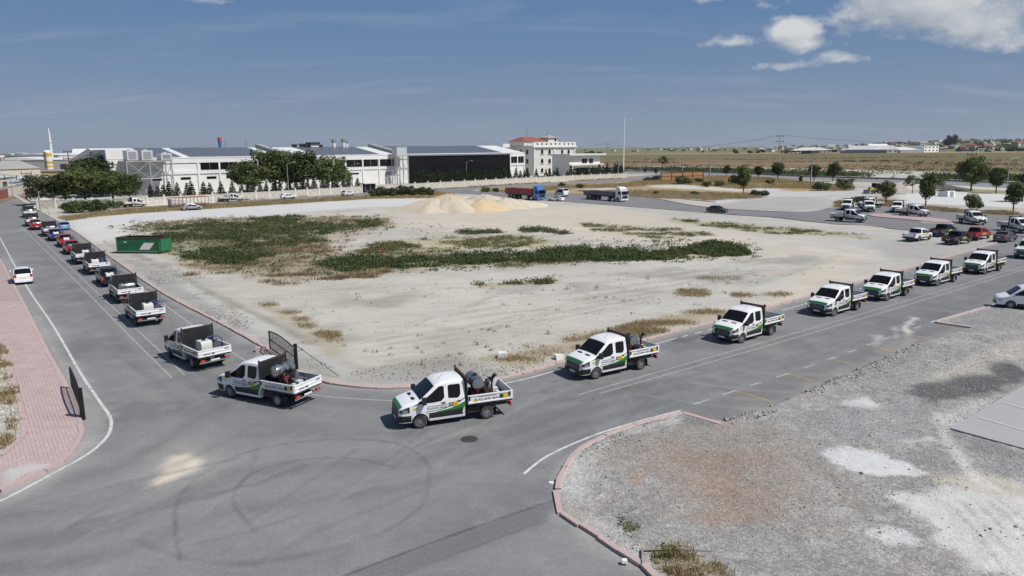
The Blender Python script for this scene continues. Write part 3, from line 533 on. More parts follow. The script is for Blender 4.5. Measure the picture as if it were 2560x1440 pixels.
# ================================================================== buildings
WALLW = mat('white_render', (.74, .735, .71), .8, var=.05, vscale=.35, bump=.1, bscale=3.)
WALLB = mat('beige_render', (.58, .54, .46), .85, var=.08, vscale=.4)
WALLG = mat('grey_cladding', (.33, .34, .35), .6, var=.08, vscale=.3)
GLASS = mat('dark_window_glass', (.010, .011, .013), .10, spec=.35)
GLASSB = mat('black_facade_glass', (.008, .0085, .009), .14, spec=.28, var=.3, vscale=.15)
FRAME = mat('grey_metal', (.30, .31, .32), .5, metal=.5)
DARKM = mat('dark_metal', (.045, .047, .05), .5, metal=.3)
STEEL = mat('galvanised_steel', (.52, .53, .54), .42, metal=.6, var=.08)
SOLAR = mat('solar_glass', (.12, .13, .15), .38, spec=.5, var=.12, vscale=.4)
ROOFW = mat('pale_sheet_roof', (.66, .67, .67), .55, var=.06, vscale=.2)
ROOFG = mat('grey_sheet_roof', (.34, .33, .30), .7, var=.1, vscale=.2)
REDT = mat('red_tile_roof', (.26, .085, .06), .8, var=.15, vscale=.6)
STONE = mat('white_stone_cladding', (.70, .685, .64), .75, var=.05, vscale=.6)
CREAM = mat('cream_wall', (.60, .56, .47), .85, var=.10, vscale=.35)
class Face:
    """local frame on a facade: x along the facade, y inwards, z up"""
    def __init__(s, O, ang): s.O = O; s.a = ang; s.e = (math.cos(ang), math.sin(ang))
    def P(s, x, y=0.): return (s.O[0] + s.e[0] * x - s.e[1] * y, s.O[1] + s.e[1] * x + s.e[0] * y)
    def sx(s, px, y=0., z=5.):
        lo, hi = -40., 400.
        for _ in range(50):
            m = (lo + hi) / 2
            if PX(*s.P(m, y), z)[0] < px: lo = m
            else: hi = m
        return lo
    def zy(s, x, py, y=0.):
        lo, hi = -5., 60.
        for _ in range(40):
            m = (lo + hi) / 2
            if PX(*s.P(x, y), m)[1] > py: lo = m
            else: hi = m
        return lo
def face_px(a, b): p, q = G(*a), G(*b); return Face(p, math.atan2(q[1] - p[1], q[0] - p[0]))
FA = face_px((278, 493), (1020, 458))
sA = lambda px: FA.sx(px)
def rect_mesh(w, d, h):
    return MB().box(0, w, 0, d, 0, h).mesh('box')
def window(parent, x0, x1, z0, z1, y=-.05, mull=1, m=GLASS, name='window', frame=FRAME, d=.08):
    w = MB().box(x0, x1, y, y + d, z0, z1).build(name, m, parent)
    if mull:
        b = MB()
        for k in range(1, mull + 1): xx = x0 + (x1 - x0) * k / (mull + 1); b.box(xx - .06, xx + .06, y - .05, y - .003, z0 + .002, z1 - .002)
        b.build('mullion', frame, w)
    return w
def gable_roof(b, x0, x1, y0, y1, ze, zr, over=.3, t=.25):
    """ridge parallel to the facade"""
    ym = (y0 + y1) / 2
    b.prism([(y0 - over, ze), (ym, zr), (y1 + over, ze), (y1 + over, ze + t), (ym, zr + t), (y0 - over, ze + t)], x0 - .02, x1 + .02, 'x'); return b
def make_factory(name, label, xa, xb, hz, depth, ridge, wall_mat):
    r = empty(name, (*FA.P(xa), 0), FA.a); tag(r, label, 'factory'); W = xb - xa
    MB().box(0, W, 0.02, depth, -.1, hz).build('wall', wall_mat, r)
    b = MB().prism([(.02, hz), (depth / 2, ridge), (depth, hz)], 0.02, W - .02, 'x'); b.build('gable', WALLW, r)
    rf = MB(); gable_roof(rf, 0, W, 0, depth, hz + .02, ridge + .02, .35, .22); roof = rf.build('roof', ROOFW, r)
    return r, W, roof
def solar(roof, W, x0, x1, depth, hz, ridge, rows, pw):
    sl = math.atan2(ridge - hz, depth / 2); ln = math.hypot(ridge - hz, depth / 2) - 1.2; ph = ln / rows
    me = MB().box(.05, pw - .05, .06, ph - .06, 0, .08).mesh('solar_panel'); me.materials.append(SOLAR)
    n = int((x1 - x0) / pw)
    for i in range(n):
        for k in range(rows):
            o = add('solar_panel', me, None, roof); y = .5 + ph * k
            o.location = (x0 + i * pw, y * math.cos(sl) + .2, hz + .32 + y * math.sin(sl)); o.rotation_euler[0] = sl
HZ = 11.4; RZ = 14.6; DEP = 40.
# ---- left factory
xs1 = FA.sx(722)
fac1, W1, roof1 = make_factory('factory_building', 'long white factory hall with solar panels and steel equipment platform, left of the trees', 0., xs1, HZ, DEP, RZ, WALLW)
xl = FA.sx(320)
MB().box(-.3, xl - 1, -.25, 14, HZ - .5, FA.zy(5, 374)).build('parapet_block', WALLW, fac1)
solar(roof1, W1, FA.sx(386), FA.sx(474), DEP, HZ, RZ, 3, 3.1); solar(roof1, W1, FA.sx(481), FA.sx(690), DEP, HZ, RZ, 3, 3.1)
def bays(parent, off, cols, wins, slits, x0, x1, tz=(HZ - 2.2, HZ + .15), mz=(4.5, 5.6)):
    b = MB().box(x0, x1, -.28, 0.015, *tz); b.build('fascia_band', WALLW, parent)
    MB().box(x0 + .003, x1 - .003, -.28, .015, *mz).build('floor_band', WALLW, parent)
    for c in cols: MB().box(c - .28, c + .28, -.34, .012, -.1, tz[0] - .002).build('pilaster', WALLW, parent)
    for a, b_, z0, z1 in wins: window(parent, a, b_, z0, z1, -.10, 1)
    for a, b_, z0, z1 in slits: window(parent, a, b_, z0, z1, -.06, 0, name='slit_window')
q = lambda x: FA.sx(x)
z1, z0 = FA.zy(q(525), 406), FA.zy(q(525), 424); s1, s0 = FA.zy(q(525), 441), FA.zy(q(525), 447)
bays(fac1, 0, [q(x) for x in (281, 320, 375, 431, 497, 550, 598, 645, 690)] + [W1 - .3], [(q(504), q(548), z0, z1), (q(553), q(596), z0, z1), (q(602), q(643), z0, z1), (q(648), q(688), z0, z1)],
     [(q(382), q(405), s0, s1), (q(452), q(477), s0, s1), (q(517), q(541), s0, s1), (q(566), q(590), s0, s1), (q(612), q(634), s0, s1)], 0, W1, (z1, HZ + .15), (s1 + 1.0, s1 + 2.1))
# ---- middle factory
fac2, W2, roof2 = make_factory('factory_building', 'white factory hall with three dark upper windows, between the trees and the glass hall', xs1 + .6, q(1019), HZ, DEP, RZ, WALLW)
o2 = xs1 + .6; z1, z0 = FA.zy(q(925), 398.5), FA.zy(q(925), 416)
solar(roof2, W2, q(800) - o2, q(962) - o2, DEP, HZ, RZ, 2, 3.4)
bays(fac2, 0, [q(x) - o2 for x in (760, 800, 834, 864, 907, 948, 988)], [(q(868) - o2, q(905) - o2, z0, z1), (q(909) - o2, q(945) - o2, z0, z1), (q(950) - o2, q(985) - o2, z0, z1), (q(838) - o2, q(860) - o2, z0, z1), (q(804) - o2, q(832) - o2, z0, z1)],
     [(q(877) - o2, q(897) - o2, FA.zy(q(885), 436), FA.zy(q(885), 432))], 0, W2, (z1, HZ + .15), (FA.zy(q(925), 423.5), FA.zy(q(925), 417)))
window(fac2, q(963) - o2, q(977) - o2, .0, FA.zy(q(970), 443), -.12, 1, WALLG, 'loading_door'); window(fac2, q(963) - o2, q(977) - o2, FA.zy(q(970), 441), FA.zy(q(970), 430), -.12, 0, WALLG, 'shutter')
# ---- glass hall
fac3, W3, roof3 = make_factory('glass_factory_hall', 'factory hall with black glass front and solar roof behind dark conifers', q(1020), q(1311), HZ, DEP, RZ + .2, WALLW)
o3 = q(1020); gx0, gx1 = .3, q(1274) - o3
solar(roof3, W3, .6, q(1262) - o3, DEP, HZ, RZ + .2, 3, 3.3)
MB().box(0, gx1, -.75, .01, HZ - .45, HZ + .12).build('eaves', FRAME, fac3)
gl_n = 14; gl_k = 4; pwid = (gx1 - gx0) / gl_n; phei = (HZ - .6) / gl_k
gme = MB().box(.04, pwid - .04, -.28, -.05, .04, phei - .04).mesh('glass_panel'); gme.materials.append(GLASSB)
for i in range(gl_n):
    for k in range(gl_k): add('glass_panel', gme, None, fac3, (gx0 + i * pwid, 0, k * phei + .1))
MB().box(gx0 - .1, gx1 + .05, -.06, .008, 0, HZ - .5).build('glazing_frame', FRAME, fac3)
zz1, zz0 = FA.zy(q(1290), 391), FA.zy(q(1290), 407)
bays(fac3, 0, [gx1 + .35, q(1293) - o3, W3 - .3], [(q(1276) - o3, q(1291.5) - o3, zz0, zz1), (q(1295) - o3, q(1308) - o3, zz0, zz1)], [], gx1 + .06, W3, (zz1, HZ + .15), (FA.zy(q(1290), 413), FA.zy(q(1290), 408)))
# ---- steel platforms in front of the facade, with plant on top
def platform(label, xa, xb, y0, y1, z, bays_n):
    r = empty('steel_platform', (*FA.P(xa), 0), FA.a); tag(r, label, 'platform'); W = xb - xa
    MB().box(-.2, W + .2, y0 - .2, y1, z - .35, z).build('deck', STEEL, r)
    for i in range(bays_n + 1):
        for y in (y0, y1 - .6): MB().box(W * i / bays_n - .16, W * i / bays_n + .16, y - .16, y + .16, -.1, z - .36).build('leg', STEEL, r)
    for i in range(bays_n):
        a, b = W * i / bays_n, W * (i + 1) / bays_n; br = MB()
        br.bar((a, y0, z * .5), (b, y0, z - .4), .14).bar((b, y0, z * .5), (a, y0, z - .4), .14).bar((a, y0, z * .5), (b, y0, z * .5), .16).build('brace', STEEL, r)
    br = MB(); br.bar((W, y0, 1.), (W, y1 - .6, z * .5), .12).bar((W, y1 - .6, z * .5), (W, y0, z - .4), .12).build('brace', STEEL, r)
    return r
HV = mat('plant_casing', (.60, .62, .63), .5, metal=.25, var=.05)
zp = FA.zy(q(350), 401.5, -7.)
platform('tall galvanised steel platform carrying air units at left end of the factory', FA.sx(321, -7.), FA.sx(433, -7.), -7., -.6, zp, 2)
def hvac(x0, x1, y0, y1, z0, z1, label):
    r = empty('air_handling_unit', (*FA.P((x0 + x1) / 2, (y0 + y1) / 2), z0 + .002), FA.a); tag(r, label, 'air unit', 'air units on the left steel platform'); w, d, h = (x1 - x0) / 2, (y1 - y0) / 2, z1 - z0
    MB().box(-w, w, -d, d, .15, h).build('casing', HV, r); MB().box(-w, w, -d - .05, d + .05, 0, .149).build('skid', DARKM, r)
    g = MB()
    for k in range(5): g.box(-w * .7, w * .7, -d - .04, -d - .002, .5 + k * (h - .9) / 5, .5 + (k + .6) * (h - .9) / 5)
    g.build('louvre', FRAME, r); MB().lathe([(0, h + .3), (w * .45, h + .3), (w * .45, h + .004)], 12).build('fan_cowl', HV, r, smooth=30)
for a, b, t, lb in ((320, 347, 376, 'large pale air unit at the left end of the steel platform'), (356, 384, 376, 'large pale air unit in the middle of the left steel platform'), (404, 431, 383, 'lower grey air unit at the right end of the steel platform')):
    hvac(FA.sx(a, -5.), FA.sx(b, -5.), -6.6, -2.4, zp, FA.zy(FA.sx(a, -5.), t, -5.), lb)
zp2 = FA.zy(q(1005), 389, -5.)
platform('narrow braced steel tower between the white hall and the glass hall', FA.sx(993, -5.), FA.sx(1021, -5.), -5., -.9, zp2, 1)
hv = empty('air_handling_unit', (*FA.P(FA.sx(1005, -4.5), -3.2), zp2 + .002), FA.a); tag(hv, 'single white box unit on the narrow steel tower', 'air unit')
MB().box(-2.4, 2.4, -1.7, 1.7, 0, 3.2).build('casing', HV, hv); MB().box(-2.5, 2.5, -1.8, 1.8, 3.202, 3.4).build('lid', ROOFW, hv)
def gangway(px, w, label):   # sloped louvred duct running up the roof
    x = q(px); r = empty('roof_duct', (*FA.P(x, 1.), HZ + .4), FA.a); tag(r, label, 'duct'); sl = (RZ - HZ) / (DEP / 2)
    MB().prism([(0, .05), (19, 19 * sl + .05), (19, 19 * sl + 1.3), (0, 1.3)], 0, w, 'x').build('duct_body', WALLG, r)
    b = MB()
    for k in range(14): y = .8 + k * 1.3; b.box(-.08, -.003, y, y + .18, y * sl + .1, y * sl + 1.25)
    b.build('rib', DARKM, r)
gangway(704, 2.2, 'grey sloping duct on the roof above the big trees'); gangway(990, 2.4, 'dark ribbed sloping duct on the roof beside the glass hall')
for i, (px, w, h, dk_) in enumerate(((741, 1.4, 1.2, 1), (758, 1.1, 1.4, 1), (770, 1.8, 1.3, 1), (787, 3.4, 1.9, 0), (803, 1.8, 1.0, 1), (840, 1.1, 3.0, 0), (864, 1.2, 3.2, 0), (872, .9, 2.6, 0))):
    x = FA.sx(px, 18., 14.); r = empty('roof_vent', (*FA.P(x, 19.4), RZ + .2), FA.a); tag(r, ('black box vent on the factory ridge, ' if dk_ else 'pale roof vent on the factory ridge, ') + ['leftmost', 'second from left', 'third from left', 'the widest with white base', 'right of the widest', 'tall one left of a taller pair', 'tallest of the row', 'rightmost thin one'][i], 'vent', 'vents on the factory roof')
    MB().box(-w / 2, w / 2, -w / 2, w / 2, 0, h * .6).build('base', ROOFW if not dk_ else DARKM, r); MB().box(-w * .62, w * .62, -w * .62, w * .62, h * .602, h).build('cowl', DARKM if h < 2 else FRAME, r)
# ---- villa-like office block with arched windows
FV = Face(G(1334, 439), R(44)); v = lambda px: FV.sx(px, 0, 8)
wv = v(1437); dv_ = 16.; zt = FV.zy(0, 366)
vil = empty('office_villa', (*FV.O, 0), FV.a); tag(vil, 'ornate white four storey office block with arched windows and red roof', 'building')
MB().box(0, wv, 0, dv_, -.1, zt).build('wall', STONE, vil)
b = MB()
for k in range(1, 22): b.box(-.04, wv + .04, -.05, -.003, zt * k / 22, zt * k / 22 + .07)
b.build('stone_course', mat('stone_joint', (.50, .49, .46), .8), vil)
for x in (.02, v(1384) , wv - .9): MB().box(x, x + .9, -.35, .01, 0, zt - .9).build('pilaster', STONE, vil)
MB().box(-.9, wv + .9, -.9, dv_ + .5, zt - .55, zt).build('cornice', STONE, vil); MB().box(-.5, wv + .5, -.5, dv_ + .3, zt + .003, zt + .3).build('cornice', STONE, vil)
par = MB().box(-.3, wv + .3, -.35, -.1, zt + .302, FV.zy(0, 355)).build('parapet', STONE, vil); hp = FV.zy(0, 355) - zt - .3
for k in range(9): x = wv * (k + .6) / 9.4; MB().box(x, x + .9, -.42, -.352, zt + .3 + hp * .25, zt + .3 + hp * .7).build('parapet_opening', GLASS, par)
bal = MB()
for k in range(16): bal.box(-.35, -.12, .6 + k * .95, .85 + k * .95, zt + .3, zt + .3 + hp * .8)
bal.box(-.4, -.08, 0, dv_, zt + .3 + hp * .8, zt + .3 + hp); bal.build('balustrade', STONE, vil)
def arch(w, h, n=8): return [(-w / 2, 0), (w / 2, 0)] + [(w / 2 * math.cos(math.pi * i / n), h - w / 2 + w / 2 * math.sin(math.pi * i / n)) for i in range(n + 1)]
def arched(parent, x, z, w, h):
    m = MB().prism([(x + a, z + c) for a, c in arch(w, h)], -.16, -.06, 'y').build('arched_window', GLASS, parent)
    MB().prism([(x + a, z + c) for a, c in arch(w * 1.35, h + w * .2)], -.058, -.006, 'y').build('surround', STONE, m); MB().box(x - w * .8, x + w * .8, -.35, -.17, z - .22, z - .02).build('sill', STONE, m)
for px in (1355, 1373.5):
    for py in (384.5, 408, 431.5): arched(vil, v(px), FV.zy(v(px), py), 1.7, 2.3)
for px in (1405, 1421): arched(vil, v(px), FV.zy(v(px), 384.5), 1.6, 2.2)
for py in (386, 409, 432):   # side wall
    for y in (4.5, 9., 13.): MB().prism([(y + a, FV.zy(0, py) + c) for a, c in arch(1.5, 2.4)], -.10, -.004, 'x').build('arched_window', GLASS, vil)
MB().box(-9, -.01, dv_ - 3, dv_ + 14, -.1, zt - .4).build('rear_wing', STONE, vil); MB().box(-9.6, -.5, dv_ - 3.6, dv_ + 14.4, zt - .398, zt + .1).build('cornice', STONE, vil); MB().box(-9.3, -.8, dv_ - 3.4, dv_ - 3.1, zt + .12, zt + 1.5).build('parapet', STONE, vil)
b = MB().prism([(-.5, zt - 3.5)] + [(-4.6 + 1.6 * math.cos(math.pi * i / 8), zt - 4.2 + 1.6 * math.sin(math.pi * i / 8)) for i in range(9)] + [(-6.2, zt - 7.), (-.5, zt - 7.)], dv_ - 3.1, dv_ - 3.02, 'y'); b.build('arched_loggia', GLASS, vil)
cx, cy = v(1352), 9.; rw, rd = 8.5, 5.5
MB().box(cx - rw, cx + rw - 1, cy - rd, cy + rd, zt + .3, zt + 2.6).build('attic_wall', STONE, vil)
MB().raw([(cx - rw - .6, cy - rd - .6, zt + 2.61), (cx + rw - .4, cy - rd - .6, zt + 2.61), (cx + rw - .4, cy + rd + .6, zt + 2.61), (cx - rw - .6, cy + rd + .6, zt + 2.61), (cx - rw + 4, cy, zt + 4.9), (cx + rw - 5, cy, zt + 4.9)], [(0, 1, 5, 4), (1, 2, 5), (2, 3, 4, 5), (3, 0, 4), (3, 2, 1, 0)]).build('red_roof', REDT, vil)
tx = v(1393); MB().box(tx - 3.6, tx + 3.6, 3., 10., zt + .3, zt + 4.4).build('stair_tower', STONE, vil)
MB().raw([(tx - 4.4, 2.2, zt + 4.41), (tx + 4.4, 2.2, zt + 4.41), (tx + 4.4, 10.8, zt + 4.41), (tx - 4.4, 10.8, zt + 4.41), (tx, 6.5, zt + 5.9)], [(0, 1, 4), (1, 2, 4), (2, 3, 4), (3, 0, 4), (3, 2, 1, 0)]).build('tower_roof', ROOFG, vil)
MB().box(tx + 1.2, tx + 2.4, 2.9, 2.995, zt + 2.6, zt + 3.8).build('window', GLASS, vil)
MB().cyl((tx - 1, 6, zt + 5.2), (tx - 1, 6, zt + 8.), .07).cyl((cx - 1, 9, zt + 4.6), (cx - 1, 9, zt + 10.), .08).build('aerial', DARKM, vil)
# ---- annex with flat overhanging roof
FN = Face(G(1423, 443), R(44)); n_ = lambda px: FN.sx(px, 0, 8)
wn_ = n_(1500); zn = FN.zy(0, 389); ann = empty('annex_building', (*FN.O, 0), FN.a); tag(ann, 'low white annex with thin flat overhanging roof beside the office block', 'building')
MB().box(0, wn_, 0, 11, -.1, zn).build('wall', STONE, ann); MB().box(-2., wn_ + 2.2, -2.2, 12, zn + .003, zn + .75).build('roof', ROOFW, ann); MB().box(-.5, wn_ + 1., -1.8, -.01, FN.zy(3, 414), FN.zy(3, 412) + .2).build('canopy', STONE, ann)
for a, c in ((1455, 1467), (1473, 1482)): window(ann, n_(a), n_(c), FN.zy(n_(a), 408), FN.zy(n_(a), 397), -.10, 1)
for a, c in ((1440, 1470), (1476, 1490)): window(ann, n_(a), n_(c), FN.zy(n_(a), 436), FN.zy(n_(a), 420), -.10, 2)
MB().box(.2, .7, -1.7, -1.2, 0, FN.zy(3, 414) - .01).box(wn_ - .7, wn_ - .2, -1.7, -1.2, 0, FN.zy(3, 414) - .01).build('column', STONE, ann)
# ---- gate cabin
gc = G(921, 481.5); cab = empty('gate_cabin', (*gc, 0), R(44)); tag(cab, 'small dark glazed gate cabin at the opening in the wall', 'cabin')
MB().box(-1.9, 1.9, -1.3, 1.3, 0, 1.).build('base', mat('maroon_panel', (.16, .05, .05), .6), cab); MB().box(-1.85, 1.85, -1.25, 1.25, 1.002, 2.9).build('glazing', GLASS, cab); MB().box(-2.6, 2.3, -1.9, 1.7, 2.902, 3.15).build('roof', ROOFW, cab)
b = MB()
for x in (-1.9, 0, 1.9): b.box(x - .06, x + .06, -1.32, -1.26, 1.0, 2.9)
b.build('frame', WALLG, cab)
# ---- generic background buildings
def bld(name, label, a, b, top, depth, wall=WALLW, roof=ROOFW, rise=0., wins=0, rows=1, door=False, group=None, cat='building', ridge_x=False, over=.4):
    f = face_px(a, b); w = math.hypot(G(*b)[0] - G(*a)[0], G(*b)[1] - G(*a)[1]); h = f.zy(0, top)
    r = empty(name, (*f.O, 0), f.a); tag(r, label, cat, group)
    MB().box(0, w, 0, depth, -.3, h).build('wall', wall, r)
    if rise and ridge_x:
        MB().prism([(-over, h + .01), (w + over, h + .01), (w / 2, h + rise)], -over, depth + over, 'y').build('roof', roof, r)
    elif rise: MB().prism([(-over, h + .01), (depth + over, h + .01), (depth / 2, h + rise)], -over, w + over, 'x').build('roof', roof, r)
    else: MB().box(-over, w + over, -over, depth + over, h + .01, h + .5).build('roof', roof, r)
    for k in range(rows):
        for i in range(wins): x = w * (i + .3) / wins; window(r, x, x + w * .4 / wins, h * (k + .35) / rows, h * (k + .72) / rows, -.06, 0)
    if door: window(r, w * .35, w * .65, -.1, h * .7, -.07, 0, name='door')
    return r, w, h
bld('warehouse', 'beige warehouse with grey gable roof at the far left', (-30, 462), (104, 455), 425, 24., WALLB, ROOFG, 3.6, 0, 1)
bld('warehouse', 'long low white roofed warehouse behind the beige one', (-40, 434), (118, 428), 413, 60., WALLB, ROOFW, 2.5)
bld('warehouse', 'dark grey warehouse with black doorway left of the trees', (133, 437), (186, 432), 400, 40., WALLG, ROOFW, 2.0, 0, 1, True)
bld('workshop', 'white two storey workshop with small windows left of the factory', (188, 432), (245, 427), 396, 24., WALLW, ROOFW, 0, 3, 2)
bld('warehouse', 'wide pale flat roofed hall behind the white workshop', (150, 414), (290, 409), 388, 60., WALLB, ROOFW, 2.0)
bld('warehouse', 'low white hall on the left horizon behind the tower', (-40, 412), (115, 408), 394, 70., WALLW, ROOFW, 2.2)
bld('roadside_house', 'small pale house with white awning at the far left kerb', (-60, 492), (28, 478), 452, 12., WALLB, ROOFW, 0, 3, 1)
bld('roadside_house', 'low blue white shop with flat roof beside the far street', (37, 478), (72, 471), 455, 10., WALLW, mat('pale_blue_sheet', (.42, .52, .62), .5), 0, 2, 1)
bld('roadside_house', 'dark roofed low shed behind the blue white shop', (-20, 470), (52, 463), 447, 14., WALLG, ROOFG, 1.5, 0, 1)
bld('workshop', 'tan block house peeking over the left trees', (166, 452), (182, 449), 428, 10., mat('tan_render', (.50, .40, .22), .9), ROOFG, 0, 1, 2)
bld('workshop', 'long white walled hall with dark strip windows above the left grove', (138, 426), (232, 421), 408, 30., WALLW, ROOFW, 1.5, 6, 1)
bld('roadside_house', 'dark lean-to workshop at the left picture edge', (-40, 480), (22, 471), 452, 12., mat('dark_render', (.14, .13, .12), .9), ROOFG, 1., 2, 1)
bld('warehouse', 'grey sheet roofed hall between the beige warehouse and the tower', (60, 436), (112, 432), 416, 30., WALLG, ROOFG, 2.5)
bld('roadside_house', 'low cream house behind the far street poles', (78, 468), (120, 463), 448, 10., WALLB, ROOFW, 0, 3, 1)
bld('yard_wall', 'low beige yard wall lining the far left kerb', (-60, 508), (60, 483), 484, .4, WALLB, WALLG, 0, 0, 1, False, None, 'wall', over=.05)
bld('yard_gate', 'rusty red sheet gate in the far left yard wall', (2, 497), (22, 492.5), 476, .3, mat('rusty_red_gate', (.24, .09, .07), .8), ROOFG, 0, 0, 1, False, None, 'gate', over=.05)
# white membrane hall
f = face_px((228, 400), (325, 396)); w = 97 * 470 / 1818; ten = empty('membrane_hall', (*f.O, 0), f.a); tag(ten, 'large white rounded membrane hall rising behind the left factory corner', 'hall')
hh = f.zy(0, 372); pr = [(0, -.3), (0, hh * .55), (w * .16, hh * .92), (w * .3, hh), (w * .75, hh), (w * 1.2, hh * .8), (w * 1.4, hh * .5), (w * 1.4, -.3)]
MB().prism(pr, 0, 30, 'y').build('membrane', mat('white_membrane', (.78, .78, .77), .6), ten); MB().box(w * .1, w * 1.3, -.3, -.003, hh * .5, hh * .6).build('seam', WALLG, ten)
# skyline of small sheds on the left horizon
for i in range(16):
    px = 2 + i * 18 + random.uniform(-4, 4); wpx = random.uniform(9, 22); base = 397 - i * .25 + random.uniform(-3, 3)
    bld('distant_shed', ORD[i] + ' small shed from the left on the hazy left horizon', (px, base), (px + wpx, base), base - random.uniform(6, 11), random.uniform(14, 30), random.choice((WALLW, WALLB, WALLG, WALLW)), random.choice((ROOFW, ROOFW, ROOFG, REDT)), random.uniform(.8, 2.), group='sheds along the left horizon')
for i, (px, wpx, t) in enumerate(((470, 30, 369), (560, 26, 371), (640, 40, 370), (880, 60, 367), (1060, 50, 366), (1180, 40, 366))):
    bld('distant_shed', ORD[i] + ' pale hall from the left showing over the factory roofs', (px, 384), (px + wpx, 384), t, 30., random.choice((WALLW, WALLB)), random.choice((ROOFW, ROOFG)), 1.5, group='halls behind the factory roofs')
# ---- silo tower with yellow and white bands
g0 = G(126, 441); tw = empty('silo_tower', (*g0, 0), 0); tag(tw, 'round silo tower painted in yellow and white bands', 'silo'); dd = math.hypot(*g0); rr = 22 * dd / F / 2 * .72; th = Face(g0, 0).zy(0, 379)
YEL = mat('yellow_paint', (.62, .43, .03), .5, var=.08); WHP = mat('white_paint', (.76, .76, .74), .5, var=.05)
cuts = [0, .17, .30, .36, .44, .50, .62, .80, .93, 1.]; cm = [mat('blue_paint', (.05, .14, .34), .5), YEL, WHP, YEL, WHP, YEL, WHP, YEL, WHP]
for i in range(9): MB().lathe([(0, cuts[i] * th), (rr, cuts[i] * th + .002), (rr, cuts[i + 1] * th - .002), (0, cuts[i + 1] * th)], 20).build('band', cm[i], tw, smooth=40)
MB().lathe([(rr, th), (rr * .5, th + .7), (0, th + .9)], 20).build('cap', WHP, tw, smooth=40)
b = MB()
for k in range(14): b.box(-.3, .3, -rr - .16, -rr - .1, k * th / 14, k * th / 14 + .1)
b.box(-.36, -.3, -rr - .2, -rr - .02, 0, th).box(.3, .36, -rr - .2, -rr - .02, 0, th).build('ladder', FRAME, tw)
# ---- minarets
def minaret(px, base, top, label, wpx):
    g = G(px, base); d = math.hypot(*g); r = empty('minaret', (*g, 0)); tag(r, label, 'minaret'); h = Face(g, 0).zy(0, top); w = wpx * d / F / 2 * .75
    MB().lathe([(w * 1.3, 0), (w * 1.3, h * .16), (w, h * .2), (w, h * .44)], 12).build('shaft', WHP, r, smooth=30); MB().lathe([(w, h * .44), (w * 1.55, h * .455), (w * 1.55, h * .475), (w * .85, h * .476), (w * .85, h * .64)], 12).build('balcony', WHP, r, smooth=30)
    MB().lathe([(w * .85, h * .64), (w * 1.35, h * .655), (w * 1.35, h * .675), (w * .75, h * .676), (w * .72, h * .82)], 12).build('balcony', WHP, r, smooth=30); MB().lathe([(w * .9, h * .82), (w * .5, h * .91), (0, h)], 12).build('spire', mat('pale_lead', (.62, .64, .68), .4), r, smooth=30)
minaret(134, 425, 318, 'tall slender white minaret behind the yellow banded tower', 7.5)
minaret(2475, 371, 335, 'thin white minaret on the far right skyline', 3.2)
# ---- red and blue water tower over the roofs
g0 = G(552, 388); d = math.hypot(*g0); wt = empty('water_tower', (*g0, 0)); tag(wt, 'red and blue cylindrical tank tower beyond the factory roof', 'tower'); k = d / F
MB().cyl((0, 0, 0), (0, 0, 24 * k), 3.2 * k, n=14).build('stem', mat('blue_paint', (.05, .14, .34), .5), wt, smooth=40); MB().cyl((0, 0, 24 * k), (0, 0, 33 * k), 4.2 * k, n=14).build('lower_tank', mat('blue_paint', (0, 0, 0)), wt, smooth=40); MB().cyl((0, 0, 33.02 * k), (0, 0, 40 * k), 4.6 * k, 4. * k, n=14).build('upper_tank', mat('red_paint', (.50, .03, .025), .5), wt, smooth=40)
# ---- open shed and farm halls out in the fields
g0, g1 = G(2012, 384.5), G(2080, 382.5); f = face_px((2012, 384.5), (2080, 382.5)); w = math.dist(g0, g1); h = f.zy(0, 376); sh = empty('open_shed', (*f.O, 0), f.a); tag(sh, 'open sided field shed with shiny pale roof on posts', 'shed')
MB().prism([(-2, h), (w + 2, h), (w * .42, h + 4.8)], -2, 26, 'y').build('roof', mat('shiny_roof', (.72, .73, .74), .4), sh)
for k in range(8):
    for y in (0, 24): MB().box(w * k / 7 - .35, w * k / 7 + .35, y - .35, y + .35, -.3, h - .01).build('post', DARKM, sh)
MB().box(w * .3, w * .55, 3, 22, -.3, h * .8).build('stored_bales', WALLG, sh)
bld('farm_hall', 'grey gabled farm hall, left of the white farm halls', (2155, 379), (2178, 379), 368, 60., WALLG, ROOFW, 7., 0, 1, False, None, 'farm hall', True)
bld('farm_hall', 'grey gabled farm hall in front of the long white hall', (2184, 382.5), (2216, 382), 374, 60., WALLG, ROOFW, 7., 2, 1, False, None, 'farm hall', True)
bld('farm_hall', 'second grey gabled farm hall beside the low trees', (2217, 382.5), (2246, 382), 374, 60., WALLG, ROOFW, 7., 2, 1, False, None, 'farm hall', True)
bld('farm_hall', 'long white roofed farm hall with grey wall in the far fields', (2250, 382), (2308, 381), 375, 60., WALLG, ROOFW, 5., 0, 1, False, None, 'farm hall')
bld('farm_hall', 'bright white two storey end block of the farm halls', (2309, 381), (2346, 380), 365, 30., WALLW, ROOFW, 0, 4, 2, False, None, 'farm hall')
bld('farm_wall', 'long low grey enclosure wall left of the farm halls', (2100, 382.5), (2184, 382.5), 377, 3., WALLG, ROOFG, 0, 0, 1, False, None, 'wall')
bld('farm_hall', 'dark open barn with pale roof on the far right', (2490, 371), (2520, 370), 362, 50., DARKM, ROOFG, 4., 0, 1, False, None, 'farm hall', True)
bld('farm_hall', 'pale roofed barn behind the dark barn on far right', (2522, 369), (2552, 369), 362, 50., DARKM, ROOFW, 4., 0, 1, False, None, 'farm hall')
